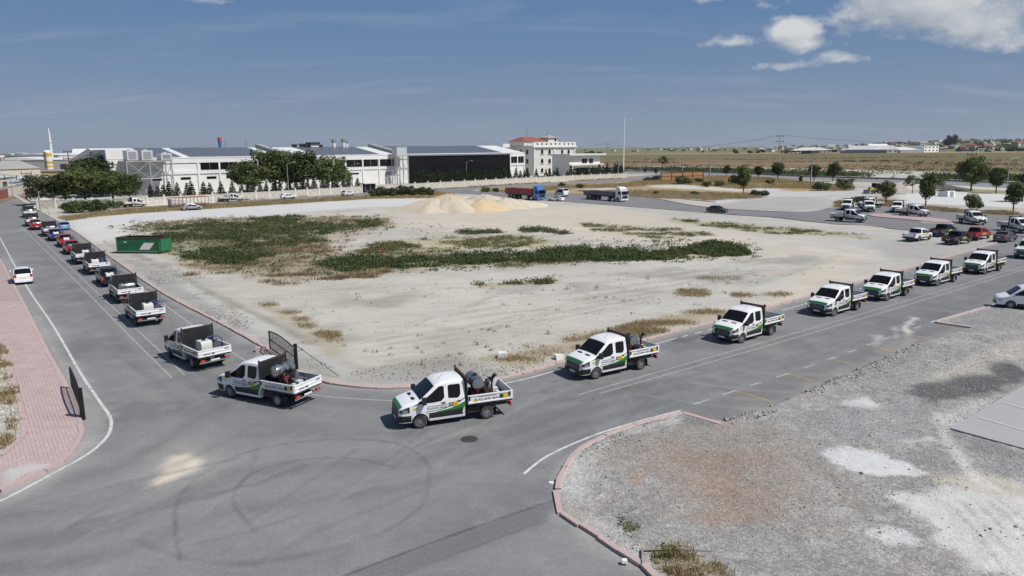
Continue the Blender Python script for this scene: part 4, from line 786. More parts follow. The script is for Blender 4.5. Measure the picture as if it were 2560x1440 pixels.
for i, (px, w_, t) in enumerate(((2195, 55, 360), (2275, 50, 361), (2390, 70, 366), (2455, 60, 362))):
    bld('red_roofed_house', 'broad red tiled farmhouse ' + ('behind the farm halls, left one', 'behind the farm halls, right one', 'right of the tall poplar', 'below the far minaret')[i], (px, t + 9), (px + w_, t + 9), t + 3, 40., WALLW, REDT, 5., 5, 1, cat='house')
bld('low_barn', 'very long low grey barn at the right field edge', (2430, 378), (2520, 376), 374, 30., WALLG, ROOFG, 2., cat='barn'); bld('low_wall', 'low white wall lying out in the fields', (1892, 374.5), (1930, 374), 372.5, 4., WALLW, WALLW, 0, cat='wall')
# ---- far town: little houses one by one
hm = []
for k, (wm, rm) in enumerate(((WALLW, REDT), (WALLB, REDT), (WALLW, ROOFG), (WALLB, ROOFG), (WALLW, WALLW))):
    me = MB().box(-6, 6, -5, 5, -3, 6).prism([(-5.6, 6.02), (5.6, 6.02), (0, 9 if k < 4 else 6.6)], -6.5, 6.5, 'x').mesh('house'); me.materials.append(wm); me.materials.append(rm)
    for p in me.polygons:
        if p.center.z > 6.01 : p.material_index = 1
    hm.append(me)
def rise(x, y):
    D = math.hypot(x, y); a = math.atan2(x, y); s = lambda lo, hi, t: max(0, min(1, (t - lo) / (hi - lo))) ** 2 * (3 - 2 * max(0, min(1, (t - lo) / (hi - lo))))
    return 26 * s(1700, 3600, D) * s(.30, .56, a)
for i in range(110):
    px = 2560 - abs(random.gauss(0, 1)) * 420 if i < 78 else random.uniform(1480, 2560)
    if i > 98: px = random.uniform(-20, 280)
    if px < -30: px = 2300
    D = random.uniform(1900, 3900); r = pray(px, 366); r = r / math.hypot(r[0], r[1]); x, y = r[0] * D, r[1] * D; s = random.uniform(.75, 1.5)
    o = add('distant_house', random.choice(hm), None, None, (x, y, rise(x, y) - .2), random.uniform(0, 3.1), (s * random.uniform(.8, 1.5), s, s * random.uniform(.8, 1.2))); tag(o, 'tiny far-off town house on the hazy horizon', 'house', 'houses of the distant town')
# ================================================================== vegetation
def leafm(name, c, c2, sc=.6, rough=.7):
    m = bpy.data.materials.new(name); m.use_nodes = True; t = m.node_tree; b = t.nodes['Principled BSDF']; b.inputs['Roughness'].default_value = rough; b.inputs['Specular IOR Level'].default_value = .2
    tcn = nd(t, 'ShaderNodeTexCoord'); oi = nd(t, 'ShaderNodeObjectInfo'); ad = nd(t, 'ShaderNodeVectorMath', operation='ADD'); t.links.new(tcn.outputs['Object'], ad.inputs[0]); t.links.new(oi.outputs['Location'], ad.inputs[1])
    n = nd(t, 'ShaderNodeTexNoise'); n.inputs['Scale'].default_value = sc; n.inputs['Detail'].default_value = 3; n.inputs['Roughness'].default_value = .7; t.links.new(ad.outputs[0], n.inputs['Vector'])
    mr = nd(t, 'ShaderNodeMapRange'); mr.inputs[1].default_value = .35; mr.inputs[2].default_value = .68; t.links.new(n.outputs[0], mr.inputs[0])
    mx = nd(t, 'ShaderNodeMix', data_type='RGBA'); mx.inputs[6].default_value = (*c, 1); mx.inputs[7].default_value = (*c2, 1); t.links.new(mr.outputs[0], mx.inputs[0]); t.links.new(mx.outputs[2], b.inputs['Base Color'])
    tr = nd(t, 'ShaderNodeBsdfTranslucent'); t.links.new(mx.outputs[2], tr.inputs[0]); ms = nd(t, 'ShaderNodeMixShader'); ms.inputs[0].default_value = .32; t.links.new(b.outputs[0], ms.inputs[1]); t.links.new(tr.outputs[0], ms.inputs[2]); t.links.new(ms.outputs[0], t.nodes['Material Output'].inputs[0])
    return m
LF_MID = leafm('broad_leaf', (.065, .095, .032), (.150, .180, .062)); LF_DARK = leafm('dark_leaf', (.045, .068, .026), (.098, .125, .045)); LF_OLIVE = leafm('olive_leaf', (.075, .090, .050), (.13, .145, .085)); LF_CON = leafm('conifer_needles', (.026, .042, .020), (.058, .078, .036), 1.2); LF_LIGHT = leafm('light_leaf', (.06, .085, .025), (.11, .135, .045))
BARK = mat('bark', (.09, .07, .05), .9, var=.2, vscale=3.)
def quads(name, P, Nn, size, aspect=1.6, flip=.35):
    """one rhombic leaf per point, facing roughly along Nn"""
    n = len(P); rn = rng.normal(size=(n, 3)); Nn = Nn + rn * flip; Nn /= np.linalg.norm(Nn, axis=1)[:, None] + 1e-9
    t = np.cross(Nn, rng.normal(size=(n, 3))); t /= np.linalg.norm(t, axis=1)[:, None] + 1e-9; u = np.cross(Nn, t); s = size * rng.uniform(.6, 1.3, (n, 1))
    V = np.stack([P - t * s * aspect * .5, P - u * s * .5 + Nn * s * .12, P + t * s * aspect * .5, P + u * s * .5 + Nn * s * .12], 1).reshape(-1, 3)
    me = bpy.data.meshes.new(name); me.vertices.add(4 * n); me.vertices.foreach_set('co', V.ravel().astype(np.float32)); me.loops.add(4 * n); me.loops.foreach_set('vertex_index', np.arange(4 * n, dtype=np.int32)); me.polygons.add(n); me.polygons.foreach_set('loop_start', np.arange(0, 4 * n, 4, dtype=np.int32)); me.polygons.foreach_set('loop_total', np.full(n, 4, np.int32)); me.update(calc_edges=True); me.validate(); return me
def crown(lobes, n, size, name='crown', shell=.55):
    w = np.array([l[3] * l[4] * l[5] for l in lobes]) ** .7; k = rng.choice(len(lobes), n, p=w / w.sum()); L_ = np.array(lobes)[k]
    d = rng.normal(size=(n, 3)); d /= np.linalg.norm(d, axis=1)[:, None]; r = rng.uniform(shell ** 3, 1, n) ** (1 / 3) * rng.uniform(.86, 1.12, n)
    P = L_[:, :3] + d * L_[:, 3:] * r[:, None]; Nn = d / L_[:, 3:]; Nn[:, 2] += .25 * np.abs(Nn).max(1); Nn /= np.linalg.norm(Nn, axis=1)[:, None]
    return quads(name, P, Nn, size)
def trunk_mesh(h, r, limbs, spread):
    b = MB(); b.cyl((0, 0, -.2), (r * .3, 0, h * .5), r, r * .75, 7).cyl((r * .3, 0, h * .5), (0, r * .3, h), r * .75, r * .5, 7)
    for i in range(limbs):
        a = 2 * math.pi * i / limbs + .4; b.cyl((0, 0, h * (.75 + .05 * (i % 3))), (math.cos(a) * spread, math.sin(a) * spread, h + spread * (.7 + .2 * (i % 2))), r * .45, r * .12, 5)
    return b.mesh('trunk', 40)
def rnd_lobes(n, R_, H, z0, flat=1.):
    out = [(0, 0, z0 + H * .5, R_ * .72, R_ * .72, H * .48)]
    for i in range(n):
        a = random.uniform(0, 6.28); q = random.uniform(.35, .78) * R_; z = random.uniform(.18, .9); s = random.uniform(.22, .42) * R_ * (1.15 - .5 * abs(z - .4))
        out.append((math.cos(a) * q * (1.05 - .55 * max(0, z - .45)), math.sin(a) * q * (1.05 - .55 * max(0, z - .45)), z0 + z * H, s, s, s * .8 * flat))
    return out
# prototypes, unit height 1 scaled up: (trunk, crown) meshes
def proto(kind, seed, leaf, nl=1500, ls=.05):
    random.seed(seed)
    if kind == 'round': lo = rnd_lobes(11, .36, .78, .22); tr = trunk_mesh(.36, .028, 5, .16)
    elif kind == 'broad': lo = rnd_lobes(15, .52, .84, .16); tr = trunk_mesh(.32, .03, 6, .22)
    elif kind == 'shrub': lo = rnd_lobes(10, .62, .92, .02); tr = trunk_mesh(.3, .03, 6, .2)
    elif kind == 'sparse': lo = [l for l in rnd_lobes(9, .40, .70, .28)[1:]]; tr = trunk_mesh(.5, .018, 6, .22)
    elif kind == 'tall': lo = [(random.uniform(-.05, .05), random.uniform(-.05, .05), .12 + .8 * i / 9, .15 * math.sin(math.pi * (i + 1.5) / 12) + .04, .15 * math.sin(math.pi * (i + 1.5) / 12) + .04, .10) for i in range(10)]; tr = trunk_mesh(.3, .02, 3, .05)
    elif kind == 'conifer':
        lo = []; tr = trunk_mesh(.5, .025, 3, .05)
        for i in range(9):
            z = .06 + .86 * i / 9; q = .25 * (1 - z) ** 1.1 + .008
            for j in range(5): a = i * 1.1 + j * 1.257; lo.append((math.cos(a) * q * .62, math.sin(a) * q * .62, z - q * .12, q * .5, q * .5, .045))
    cm = crown(lo, nl, ls, 'crown', .35 if kind == 'conifer' else .6); cm.materials.append(leaf); tr.materials.append(BARK); return tr, cm
random.seed(5)
PRO = {'round': [proto('round', s, LF_MID, 1900, .048) for s in (1, 2, 3)], 'rounddark': [proto('round', s, LF_DARK, 1900, .048) for s in (4, 5)], 'broad': [proto('broad', s, LF_MID, 3400, .042) for s in (6, 7, 8)], 'broaddark': [proto('broad', s, LF_DARK, 3200, .042) for s in (9, 10)], 'olive': [proto('broad', 11, LF_OLIVE, 2400, .045)],
       'shrub': [proto('shrub', s, LF_MID, 1200, .07) for s in (12, 13)], 'shrubdark': [proto('shrub', s, LF_DARK, 1300, .07) for s in (14, 15)], 'shrublight': [proto('shrub', 22, LF_LIGHT, 1100, .07)], 'sparse': [proto('sparse', 16, LF_LIGHT, 700, .042)], 'tall': [proto('tall', 17, LF_DARK, 1800, .04)], 'conifer': [proto('conifer', s, LF_CON, 1100, .042) for s in (18, 19, 20)]}
random.seed(99)
def tree(kind, px, base, top, label, name='tree', cat='tree', group=None, wide=1., z=None, dy=0.):
    g = G(px, base); f = Face(g, 0); h = f.zy(0, top); tr, cm = random.choice(PRO[kind]); r = empty(name, (g[0], g[1], ZL if z is None else z), random.uniform(0, 6.28)); tag(r, label, cat, group)
    k = wide * random.uniform(.94, 1.06) * (1.35 if 'shrub' in kind else 1.12); add('trunk', tr, None, r, sc=(h * k, h * k, h)); add('crown', cm, None, r, sc=(h * k, h * k, h)); return r
# big trees by the factory
for kd, px, b, t, w, lb in (('broad', 620, 484, 398, 1.05, 'leftmost of the four big leafy trees before the factory'), ('broad', 690, 481, 371, 1.0, 'tallest leafy tree before the factory, second from left'), ('broaddark', 760, 479, 376, 1.0, 'third big leafy tree before the factory'), ('broad', 832, 475, 387, 1.0, 'rightmost of the four big leafy trees before the factory'), ('broaddark', 725, 477, 395, 1.0, 'dark leafy tree in the gap behind the tallest factory tree'),
                           ('olive', 105, 512, 436, 1.15, 'grey green willow-like tree at the corner of the left street'), ('broaddark', 165, 510, 428, 1.2, 'dark spreading tree behind the grey green one'), ('broad', 215, 508, 418, 1.25, 'widest spreading tree of the left grove'), ('broaddark', 254, 492, 380, 1.0, 'tall dark tree standing against the left factory corner'), ('broaddark', 226, 494, 396, 1.1, 'dark tree left of the one against the factory corner'), ('broad', 285, 506, 425, 1.2, 'spreading tree below the factory corner'), ('broaddark', 325, 505, 436, 1.1, 'rightmost dark tree of the left grove'), ('broad', 135, 505, 440, 1., 'small tree in the left grove beside the street')):
    tree(kd, px, b, t, lb, 'leafy_tree', wide=w)
# conifers: three rows behind the boundary wall
for i, px in enumerate((379, 396, 410, 425, 445, 470, 480, 511, 526, 554)): tree('conifer', px, 500 - (px - 370) * .055, 456 - (px - 370) * .055 + random.uniform(-5, 5), ORD[i] + ' small conifer from the left before the white left factory', 'conifer_tree', 'conifer', 'conifers before the left factory', 1.25)
for i in range(19): px = 585 + i * 17 + random.uniform(-4, 4); tree('conifer', px, 488 - i * .95, 452 - i * .9 + random.uniform(-5, 5), ORD[i] + ' dark conifer from the left under the big leafy trees', 'conifer_tree', 'conifer', 'conifers under the big trees', 1.2)
for i in range(30): px = 1033 + i * 8.3 + random.uniform(-2, 2); tree('conifer', px, 466 - i * .42, 422 - i * .2 + random.uniform(-6, 6), ORD[i] + ' dark conifer from the left before the black glass hall', 'conifer_tree', 'conifer', 'conifers before the glass hall', 1.2)
for i, px in enumerate((1290, 1301, 1311, 1319, 1341, 1365, 1374, 1385, 1393, 1418)): tree('conifer', px, 453 - i * .5, 420 - i * .2 + random.uniform(-4, 5), ORD[i] + ' dark conifer from the left before the arched window office block', 'conifer_tree', 'conifer', 'conifers before the office block', 1.1)
for i in range(15): px = 1428 + i * 9. + random.uniform(-2, 2); tree('conifer', px, 448 - i * .45, 414 - i * .7 + random.uniform(-6, 6), ORD[i] + ' dark conifer from the left before the flat roofed annex', 'conifer_tree', 'conifer', 'conifers before the annex', 1.2)
# shrubs
for i, px in enumerate((935, 958, 982, 1005, 1030, 1056, 1074)): tree('shrubdark', px, 494 - i * .6, 462 + (i % 3) * 3 - i * .3 + (8 if i in (0, 6) else 0), ORD[i] + ' dense shrub from the left in the hedge left of the sand heaps', 'shrub', 'shrub', 'hedge shrubs left of the sand heaps', 1.)
for i, (px, b, t) in enumerate(((180, 531, 502), (205, 532, 497), (232, 531, 499), (262, 527, 498), (290, 522, 499), (155, 521, 500))): tree('shrub' if i % 2 else 'shrubdark', px, b, t, ('second', 'third', 'fourth', 'fifth', 'sixth', 'first')[i] + ' green shrub from the left before the left grove', 'shrub', 'shrub', 'shrubs before the left grove', 1.15)
for kd, px, b, t, lb in (('shrub', 1705, 461, 437, 'big green shrub before the orange fence'), ('shrub', 1746, 457, 443, 'smaller shrub at the right end of the orange fence'), ('shrublight', 1767, 468, 454, 'pale round shrub left of the young tree'), ('shrub', 1799, 466, 449, 'shrub between the pale shrub and the bushy thicket'), ('shrubdark', 1838, 462, 436, 'large thicket left of the young tree'), ('shrub', 1620, 453, 441, 'low shrub left of the orange fence'), ('shrubdark', 1640, 452, 438, 'dark shrub touching the left end of the orange fence'), ('shrub', 2053, 477, 451, 'round shrub below the lamp post on the right'), ('shrublight', 2111, 475, 446, 'loose pale shrub right of the round shrub'), ('shrub', 1925, 462, 448, 'low shrub in dry grass below the highway trees'), ('shrublight', 1640, 488, 478, 'pale tuft shrub in the dry verge'), ('shrublight', 1735, 490, 478, 'pale tuft shrub right of the dry verge tuft'), ('shrubdark', 1888, 491, 474, 'dark little hedge bush at the pale path, left'), ('shrubdark', 1908, 491, 475, 'dark little hedge bush at the pale path, right'), ('shrublight', 2150, 512, 490, 'yellow green shrub behind the parked trucks'), ('shrubdark', 1448, 471, 459, 'grey green shrub between the lorries'), ('shrub', 1405, 468, 456, 'green shrub behind the minibus'), ('shrub', 1215, 481, 467, 'shrub left of the blue lorry'), ('shrubdark', 1240, 481, 469, 'dark shrub just left of the blue lorry')): tree(kd, px, b, t, lb, 'shrub', 'shrub', None, 1.25)
for kd, px, b, t, w, lb in (('rounddark', 1816, 441, 413, 1., 'small dark roadside tree left of the young tree'), ('round', 1858, 486, 411, .75, 'young slender tree on bare trunk beside the pale path'), ('rounddark', 1896, 447, 415, 1., 'roadside tree left of the power pole'), ('rounddark', 1944, 448, 406, 1.25, 'broad dark roadside tree below the power pole'), ('rounddark', 2035, 454, 411, 1., 'dark roadside tree behind the lamp post'), ('rounddark', 2082, 454, 406, 1.1, 'dark roadside tree right of the lamp post'), ('round', 2214, 511, 450, .85, 'round dense tree behind the parked white trucks'), ('sparse', 2280, 486, 437, 1., 'thin sparse tree right of the loader'), ('round', 2313, 517, 434, .8, 'tall loose tree with a bare trunk behind the trucks'), ('sparse', 2356, 482, 441, 1., 'small thin tree by the soil heap'), ('broad', 2427, 478, 388, .8, 'tallest green tree on the right, with pointed top'), ('rounddark', 2489, 484, 419, 1., 'dark tree right of the tallest tree'), ('shrub', 2429, 526, 478, .62, 'upright bushy tree below the tallest tree'), ('round', 2533, 529, 452, .95, 'full green tree near the right edge'), ('rounddark', 2556, 505, 430, .9, 'dark tree cut by the right edge')): tree(kd, px, b, t, lb, 'roadside_tree', wide=w)
for px, b, t, lb in ((1613, 432, 419, 'small clipped cypress by the highway, left'), (1640, 435, 419, 'small clipped cypress by the highway, right'), (2001, 457, 439, 'lone small cypress in the dry verge')): tree('tall', px, b, t, lb, 'cypress', wide=1.3)
tree('tall', 2368, 373, 338, 'tall poplar beyond the fields, left of a touching pair', 'poplar_tree', z=0., wide=1.2); tree('tall', 2382, 373, 336, 'tall poplar beyond the fields, right of a touching pair', 'poplar_tree', z=0., wide=1.3); tree('rounddark', 2350, 376, 362, 'dark tree left of the poplars', 'field_tree', z=0., wide=1.2)
tree('rounddark', 2248, 381, 371, 'low dark tree before the farm halls', 'field_tree', z=0., wide=1.4); tree('sparse', 1656, 424, 389, 'feathery palm-like tree above the orange fence', 'feathery_tree', wide=1.)
for px in (675, 660): tree('rounddark', px, 392, 367, ('right' if px == 675 else 'left') + ' far tree top of a pair over the factory roof', 'distant_tree', group='tree tops over the factory roof', z=0.)
# ================================================================== vehicles
def paintm(name, c, dirt=.12): return mat(name, c, .32, coat=.6, dirt=dirt)
P_WHITE = paintm('white_car_paint', (.84, .845, .85), .08); P_RED = paintm('red_car_paint', (.42, .02, .018)); P_BLACK = paintm('black_car_paint', (.012, .013, .015), .10)
P_BLUE = paintm('deep_blue_car_paint', (.02, .05, .26)); P_SKY = paintm('sky_blue_car_paint', (.13, .30, .52)); P_GREY = paintm('grey_car_paint', (.06, .065, .075)); P_SILV = mat('silver_car_paint', (.45, .46, .47), .3, metal=.6, coat=.5, dirt=.15)
P_TBLUE = paintm('bright_blue_truck_paint', (.02, .16, .50)); PLAST = mat('black_plastic', (.016, .017, .018), .55, dirt=.03); TYRE = mat('tyre_rubber', (.022, .022, .023), .85, dirt=.25); RIM = mat('silver_wheel', (.42, .43, .44), .35, metal=.7, dirt=.2)
CGLASS = mat('tinted_car_glass', (.008, .009, .011), .07, spec=.25); LAMP = mat('headlamp_glass', (.30, .32, .34), .12, metal=.3, coat=.5); TAIL = mat('red_tail_lamp', (.50, .015, .012), .25, coat=.4); PLATE = mat('number_plate', (.72, .72, .70), .5)
GREENV = mat('green_vinyl', (.025, .20, .03), .4, coat=.3); DGREEN = mat('dark_green_vinyl', (.010, .055, .02), .4, coat=.3); YELV = mat('yellow_vinyl', (.72, .48, .02), .45); INK = mat('black_lettering', (.02, .02, .022), .6); RUST = mat('red_brown_primer', (.09, .032, .027), .6); BEDM = mat('truck_bed_floor', (.075, .075, .078), .7, var=.2, vscale=4., dirt=.3); BEDW = mat('white_dropside_metal', (.82, .825, .83), .4, dirt=.12)
def interp(pts, x): return float(np.interp(x, [p[0] for p in pts], [p[1] for p in pts]))
class Loft:
    """car body as sections along its length; s runs back from the nose, X = xf - s"""
    def __init__(self, top, wz, plan, z0, levels, xf, arches=(), ar=.4, az=.36, r=.08, crown=.04, gap=.22, bot=None, extra=()):
        self.top, self.wz, self.plan, self.xf, self.r, self.crown, self.levels = top, wz, plan, xf, r, crown, levels
        S = set(round(p[0], 4) for p in top) | set(round(e, 4) for e in extra) | set(round(p[0], 4) for p in plan if top[0][0] <= p[0] <= top[-1][0])
        for c in arches:
            for k in range(9): S.add(round(c + ar * math.cos(math.pi * k / 8), 4))
        S = sorted(s for s in S if top[0][0] - 1e-6 <= s <= top[-1][0] + 1e-6); out = []
        for a, b in zip(S, S[1:]):
            n = max(1, int((b - a) / gap)); out += [a + (b - a) * i / n for i in range(n)]
        out.append(S[-1]); self.S = [out[0]] + [b for a, b in zip(out, out[1:]) if b - a > 1e-3]; self.grid = []
        for s in self.S:
            zb = interp(bot, s) if bot else z0
            for c in arches:
                if abs(s - c) <= ar: zb = max(zb, az + math.sqrt(max(0, ar * ar - (s - c) ** 2)))
            z1 = interp(top, s); zs = z1 - r - crown; ws = interp(plan, s); row = [(0, zb)]
            for l in levels: z = min(max(l, zb), zs); row.append((self.w(s, z), z))
            W = self.w(s, zs)
            for an in (0, 30, 60, 90): row.append((W - r + r * math.cos(R(an)), zs + r * math.sin(R(an)) if an < 90 else z1 - crown * ((W - r) / W) ** 2))
            for t in (.8, .55, .28, 0): row.append(((W - r) * t, z1 - crown * ((W - r) * t / W) ** 2))
            self.grid.append([(xf - s, y, z) for y, z in row])
        self.nl = len(levels); self.kroof = 1 + self.nl + 3
    def w(self, s, z): return interp(self.wz, z) * interp(self.plan, s)
    def body(self):
        b = MB(); n = len(self.grid); m = len(self.grid[0])
        for sgn in (1, -1):
            v = [(x, y * sgn, z) for row in self.grid for x, y, z in row]
            f = [(i * m + k, (i + 1) * m + k, (i + 1) * m + k + 1, i * m + k + 1) for i in range(n - 1) for k in range(m - 1)]
            f += [tuple(range(m)), tuple((n - 1) * m + k for k in range(m))]; b.raw(v, f)
        return b
    def skin(self, s0, s1, k0, k1, off=.008, sides=(1, -1), b=None):
        """patch of the body surface lifted by off: stations s0..s1, ring points k0..k1"""
        b = b or MB(); I = [i for i, s in enumerate(self.S) if s0 - 1e-3 <= s <= s1 + 1e-3]; g = self.grid
        for sg in sides:
            v = []; idx = {}
            for i in I:
                for k in range(k0, k1 + 1):
                    a = Vector(g[min(i + 1, len(g) - 1)][k]) - Vector(g[max(i - 1, 0)][k]); c = Vector(g[i][min(k + 1, len(g[0]) - 1)]) - Vector(g[i][max(k - 1, 0)])
                    n = c.cross(a) if True else a.cross(c); n = n.normalized() if n.length > 1e-9 else Vector((0, 0, 1))
                    p = Vector(g[i][k]);
                    if n.y * p.y + n.z < -.2 or (p.y > .3 and n.y < -.3): n = -n
                    q = p + n * off; idx[(i, k)] = len(v); v.append((q.x, q.y * sg, q.z))
            b.raw(v, [(idx[(i, k)], idx[(j, k)], idx[(j, k + 1)], idx[(i, k + 1)]) for i, j in zip(I, I[1:]) for k in range(k0, k1)])
        return b
    def side(self, poly, off=.008, sg=1, d=.03, b=None):
        """flat outline (s,z) laid on the body side"""
        b = b or MB(); n = len(poly)
        o = [(self.xf - s, sg * (self.w(s, z) + off), z) for s, z in poly]; i = [(x, y - sg * d, z) for x, y, z in o]
        return b.raw(o + i, [tuple(range(n)), tuple(range(2 * n - 1, n - 1, -1))] + [(k, (k + 1) % n, (k + 1) % n + n, k + n) for k in range(n)])
    def strip(self, lo, hi, off=.006, sg=1, b=None):
        """band between two (s,z) curves of equal length on the body side"""
        b = b or MB(); n = len(lo); rows = 5; P = []
        for j in range(rows + 1):
            for (s0, a), (s1, c) in zip(lo, hi): s, z = s0 + (s1 - s0) * j / rows, a + (c - a) * j / rows; P.append((self.xf - s, sg * (self.w(s, z) + off), z))
        return b.raw(P, [(j * n + k, j * n + k + 1, (j + 1) * n + k + 1, (j + 1) * n + k) for j in range(rows) for k in range(n - 1)])
    def glass_band(self, sa, sb, belt, drop, sg, n=5, slopeb=0.):
        ss = np.linspace(sa, sb, n); topz = [max(belt + .02, interp(self.top, s) - drop) for s in ss]
        poly = [(sb, belt + slopeb), (sa, belt)] + [(s, t) for s, t in zip(ss, topz)]
        return self.side(poly, .008, sg)
_wheel = {}
def wheel_mesh(r, w, spokes=6):
    k = (round(r, 3), round(w, 3), spokes)
    if k in _wheel: return _wheel[k]
    t = MB().lathe([(r * .62, -w * .36), (r * .66, -w / 2), (r * .92, -w / 2), (r, -w * .36), (r, w * .36), (r * .92, w / 2), (r * .66, w / 2), (r * .62, w * .36), (r * .60, .0), (0, .0)], 20, axis='y').mesh('wheel', 40); t.materials.append(TYRE)
    b = MB().lathe([(r * .64, -w * .2), (r * .64, w * .42), (r * .57, w * .40), (r * .56, -w * .2)], 18, axis='y').lathe([(0, w * .36), (r * .16, w * .36), (r * .18, w * .1)], 10, axis='y')
    for i in range(spokes):
        a = 2 * math.pi * i / spokes; c, s_ = math.cos(a), math.sin(a); hw = r * .075
        v = [(c * q_ - s_ * h, yy, s_ * q_ + c * h) for q_, yy in ((r * .12, w * .33), (r * .58, w * .38)) for h in (-hw, hw)] + [(c * q_ - s_ * h, yy - .05, s_ * q_ + c * h) for q_, yy in ((r * .12, w * .33), (r * .58, w * .38)) for h in (-hw, hw)]
        b.raw(v, [(0, 1, 3, 2), (4, 6, 7, 5), (0, 2, 6, 4), (1, 5, 7, 3)])
    m = b.mesh('rim', 30); m.materials.append(RIM); _wheel[k] = (t, m); return t, m
def wheels(root, pts, r, w, spokes=6):
    t, m = wheel_mesh(r, w, spokes)
    for x, y in pts:
        o = add('wheel', t, None, root, (x, y, r)); ri = add('rim', m, None, o)
        if y < 0: ri.rotation_euler[2] = math.pi
def text_mesh(s, size):
    c = bpy.data.curves.new('lettering', 'FONT'); c.body = s; c.size = size; c.extrude = .002; c.align_x = 'CENTER'; c.align_y = 'CENTER'; c.resolution_u = 2
    o = bpy.data.objects.new('lettering', c); COL.objects.link(o); dg = bpy.context.evaluated_depsgraph_get(); me = bpy.data.meshes.new_from_object(o.evaluated_get(dg)); bpy.data.objects.remove(o); me.materials.clear(); me.materials.append(INK); return me
T_BIG = text_mesh('İLAÇLAMA ARACI', .17); T_DOOR = text_mesh('İLAÇLAMA ARACI', .125)
def put_text(me, root, x, y, z, left=True):
    o = add('lettering', me, None, root, (x, y, z)); o.rotation_euler = (R(90), 0, R(180) if left else 0); return o
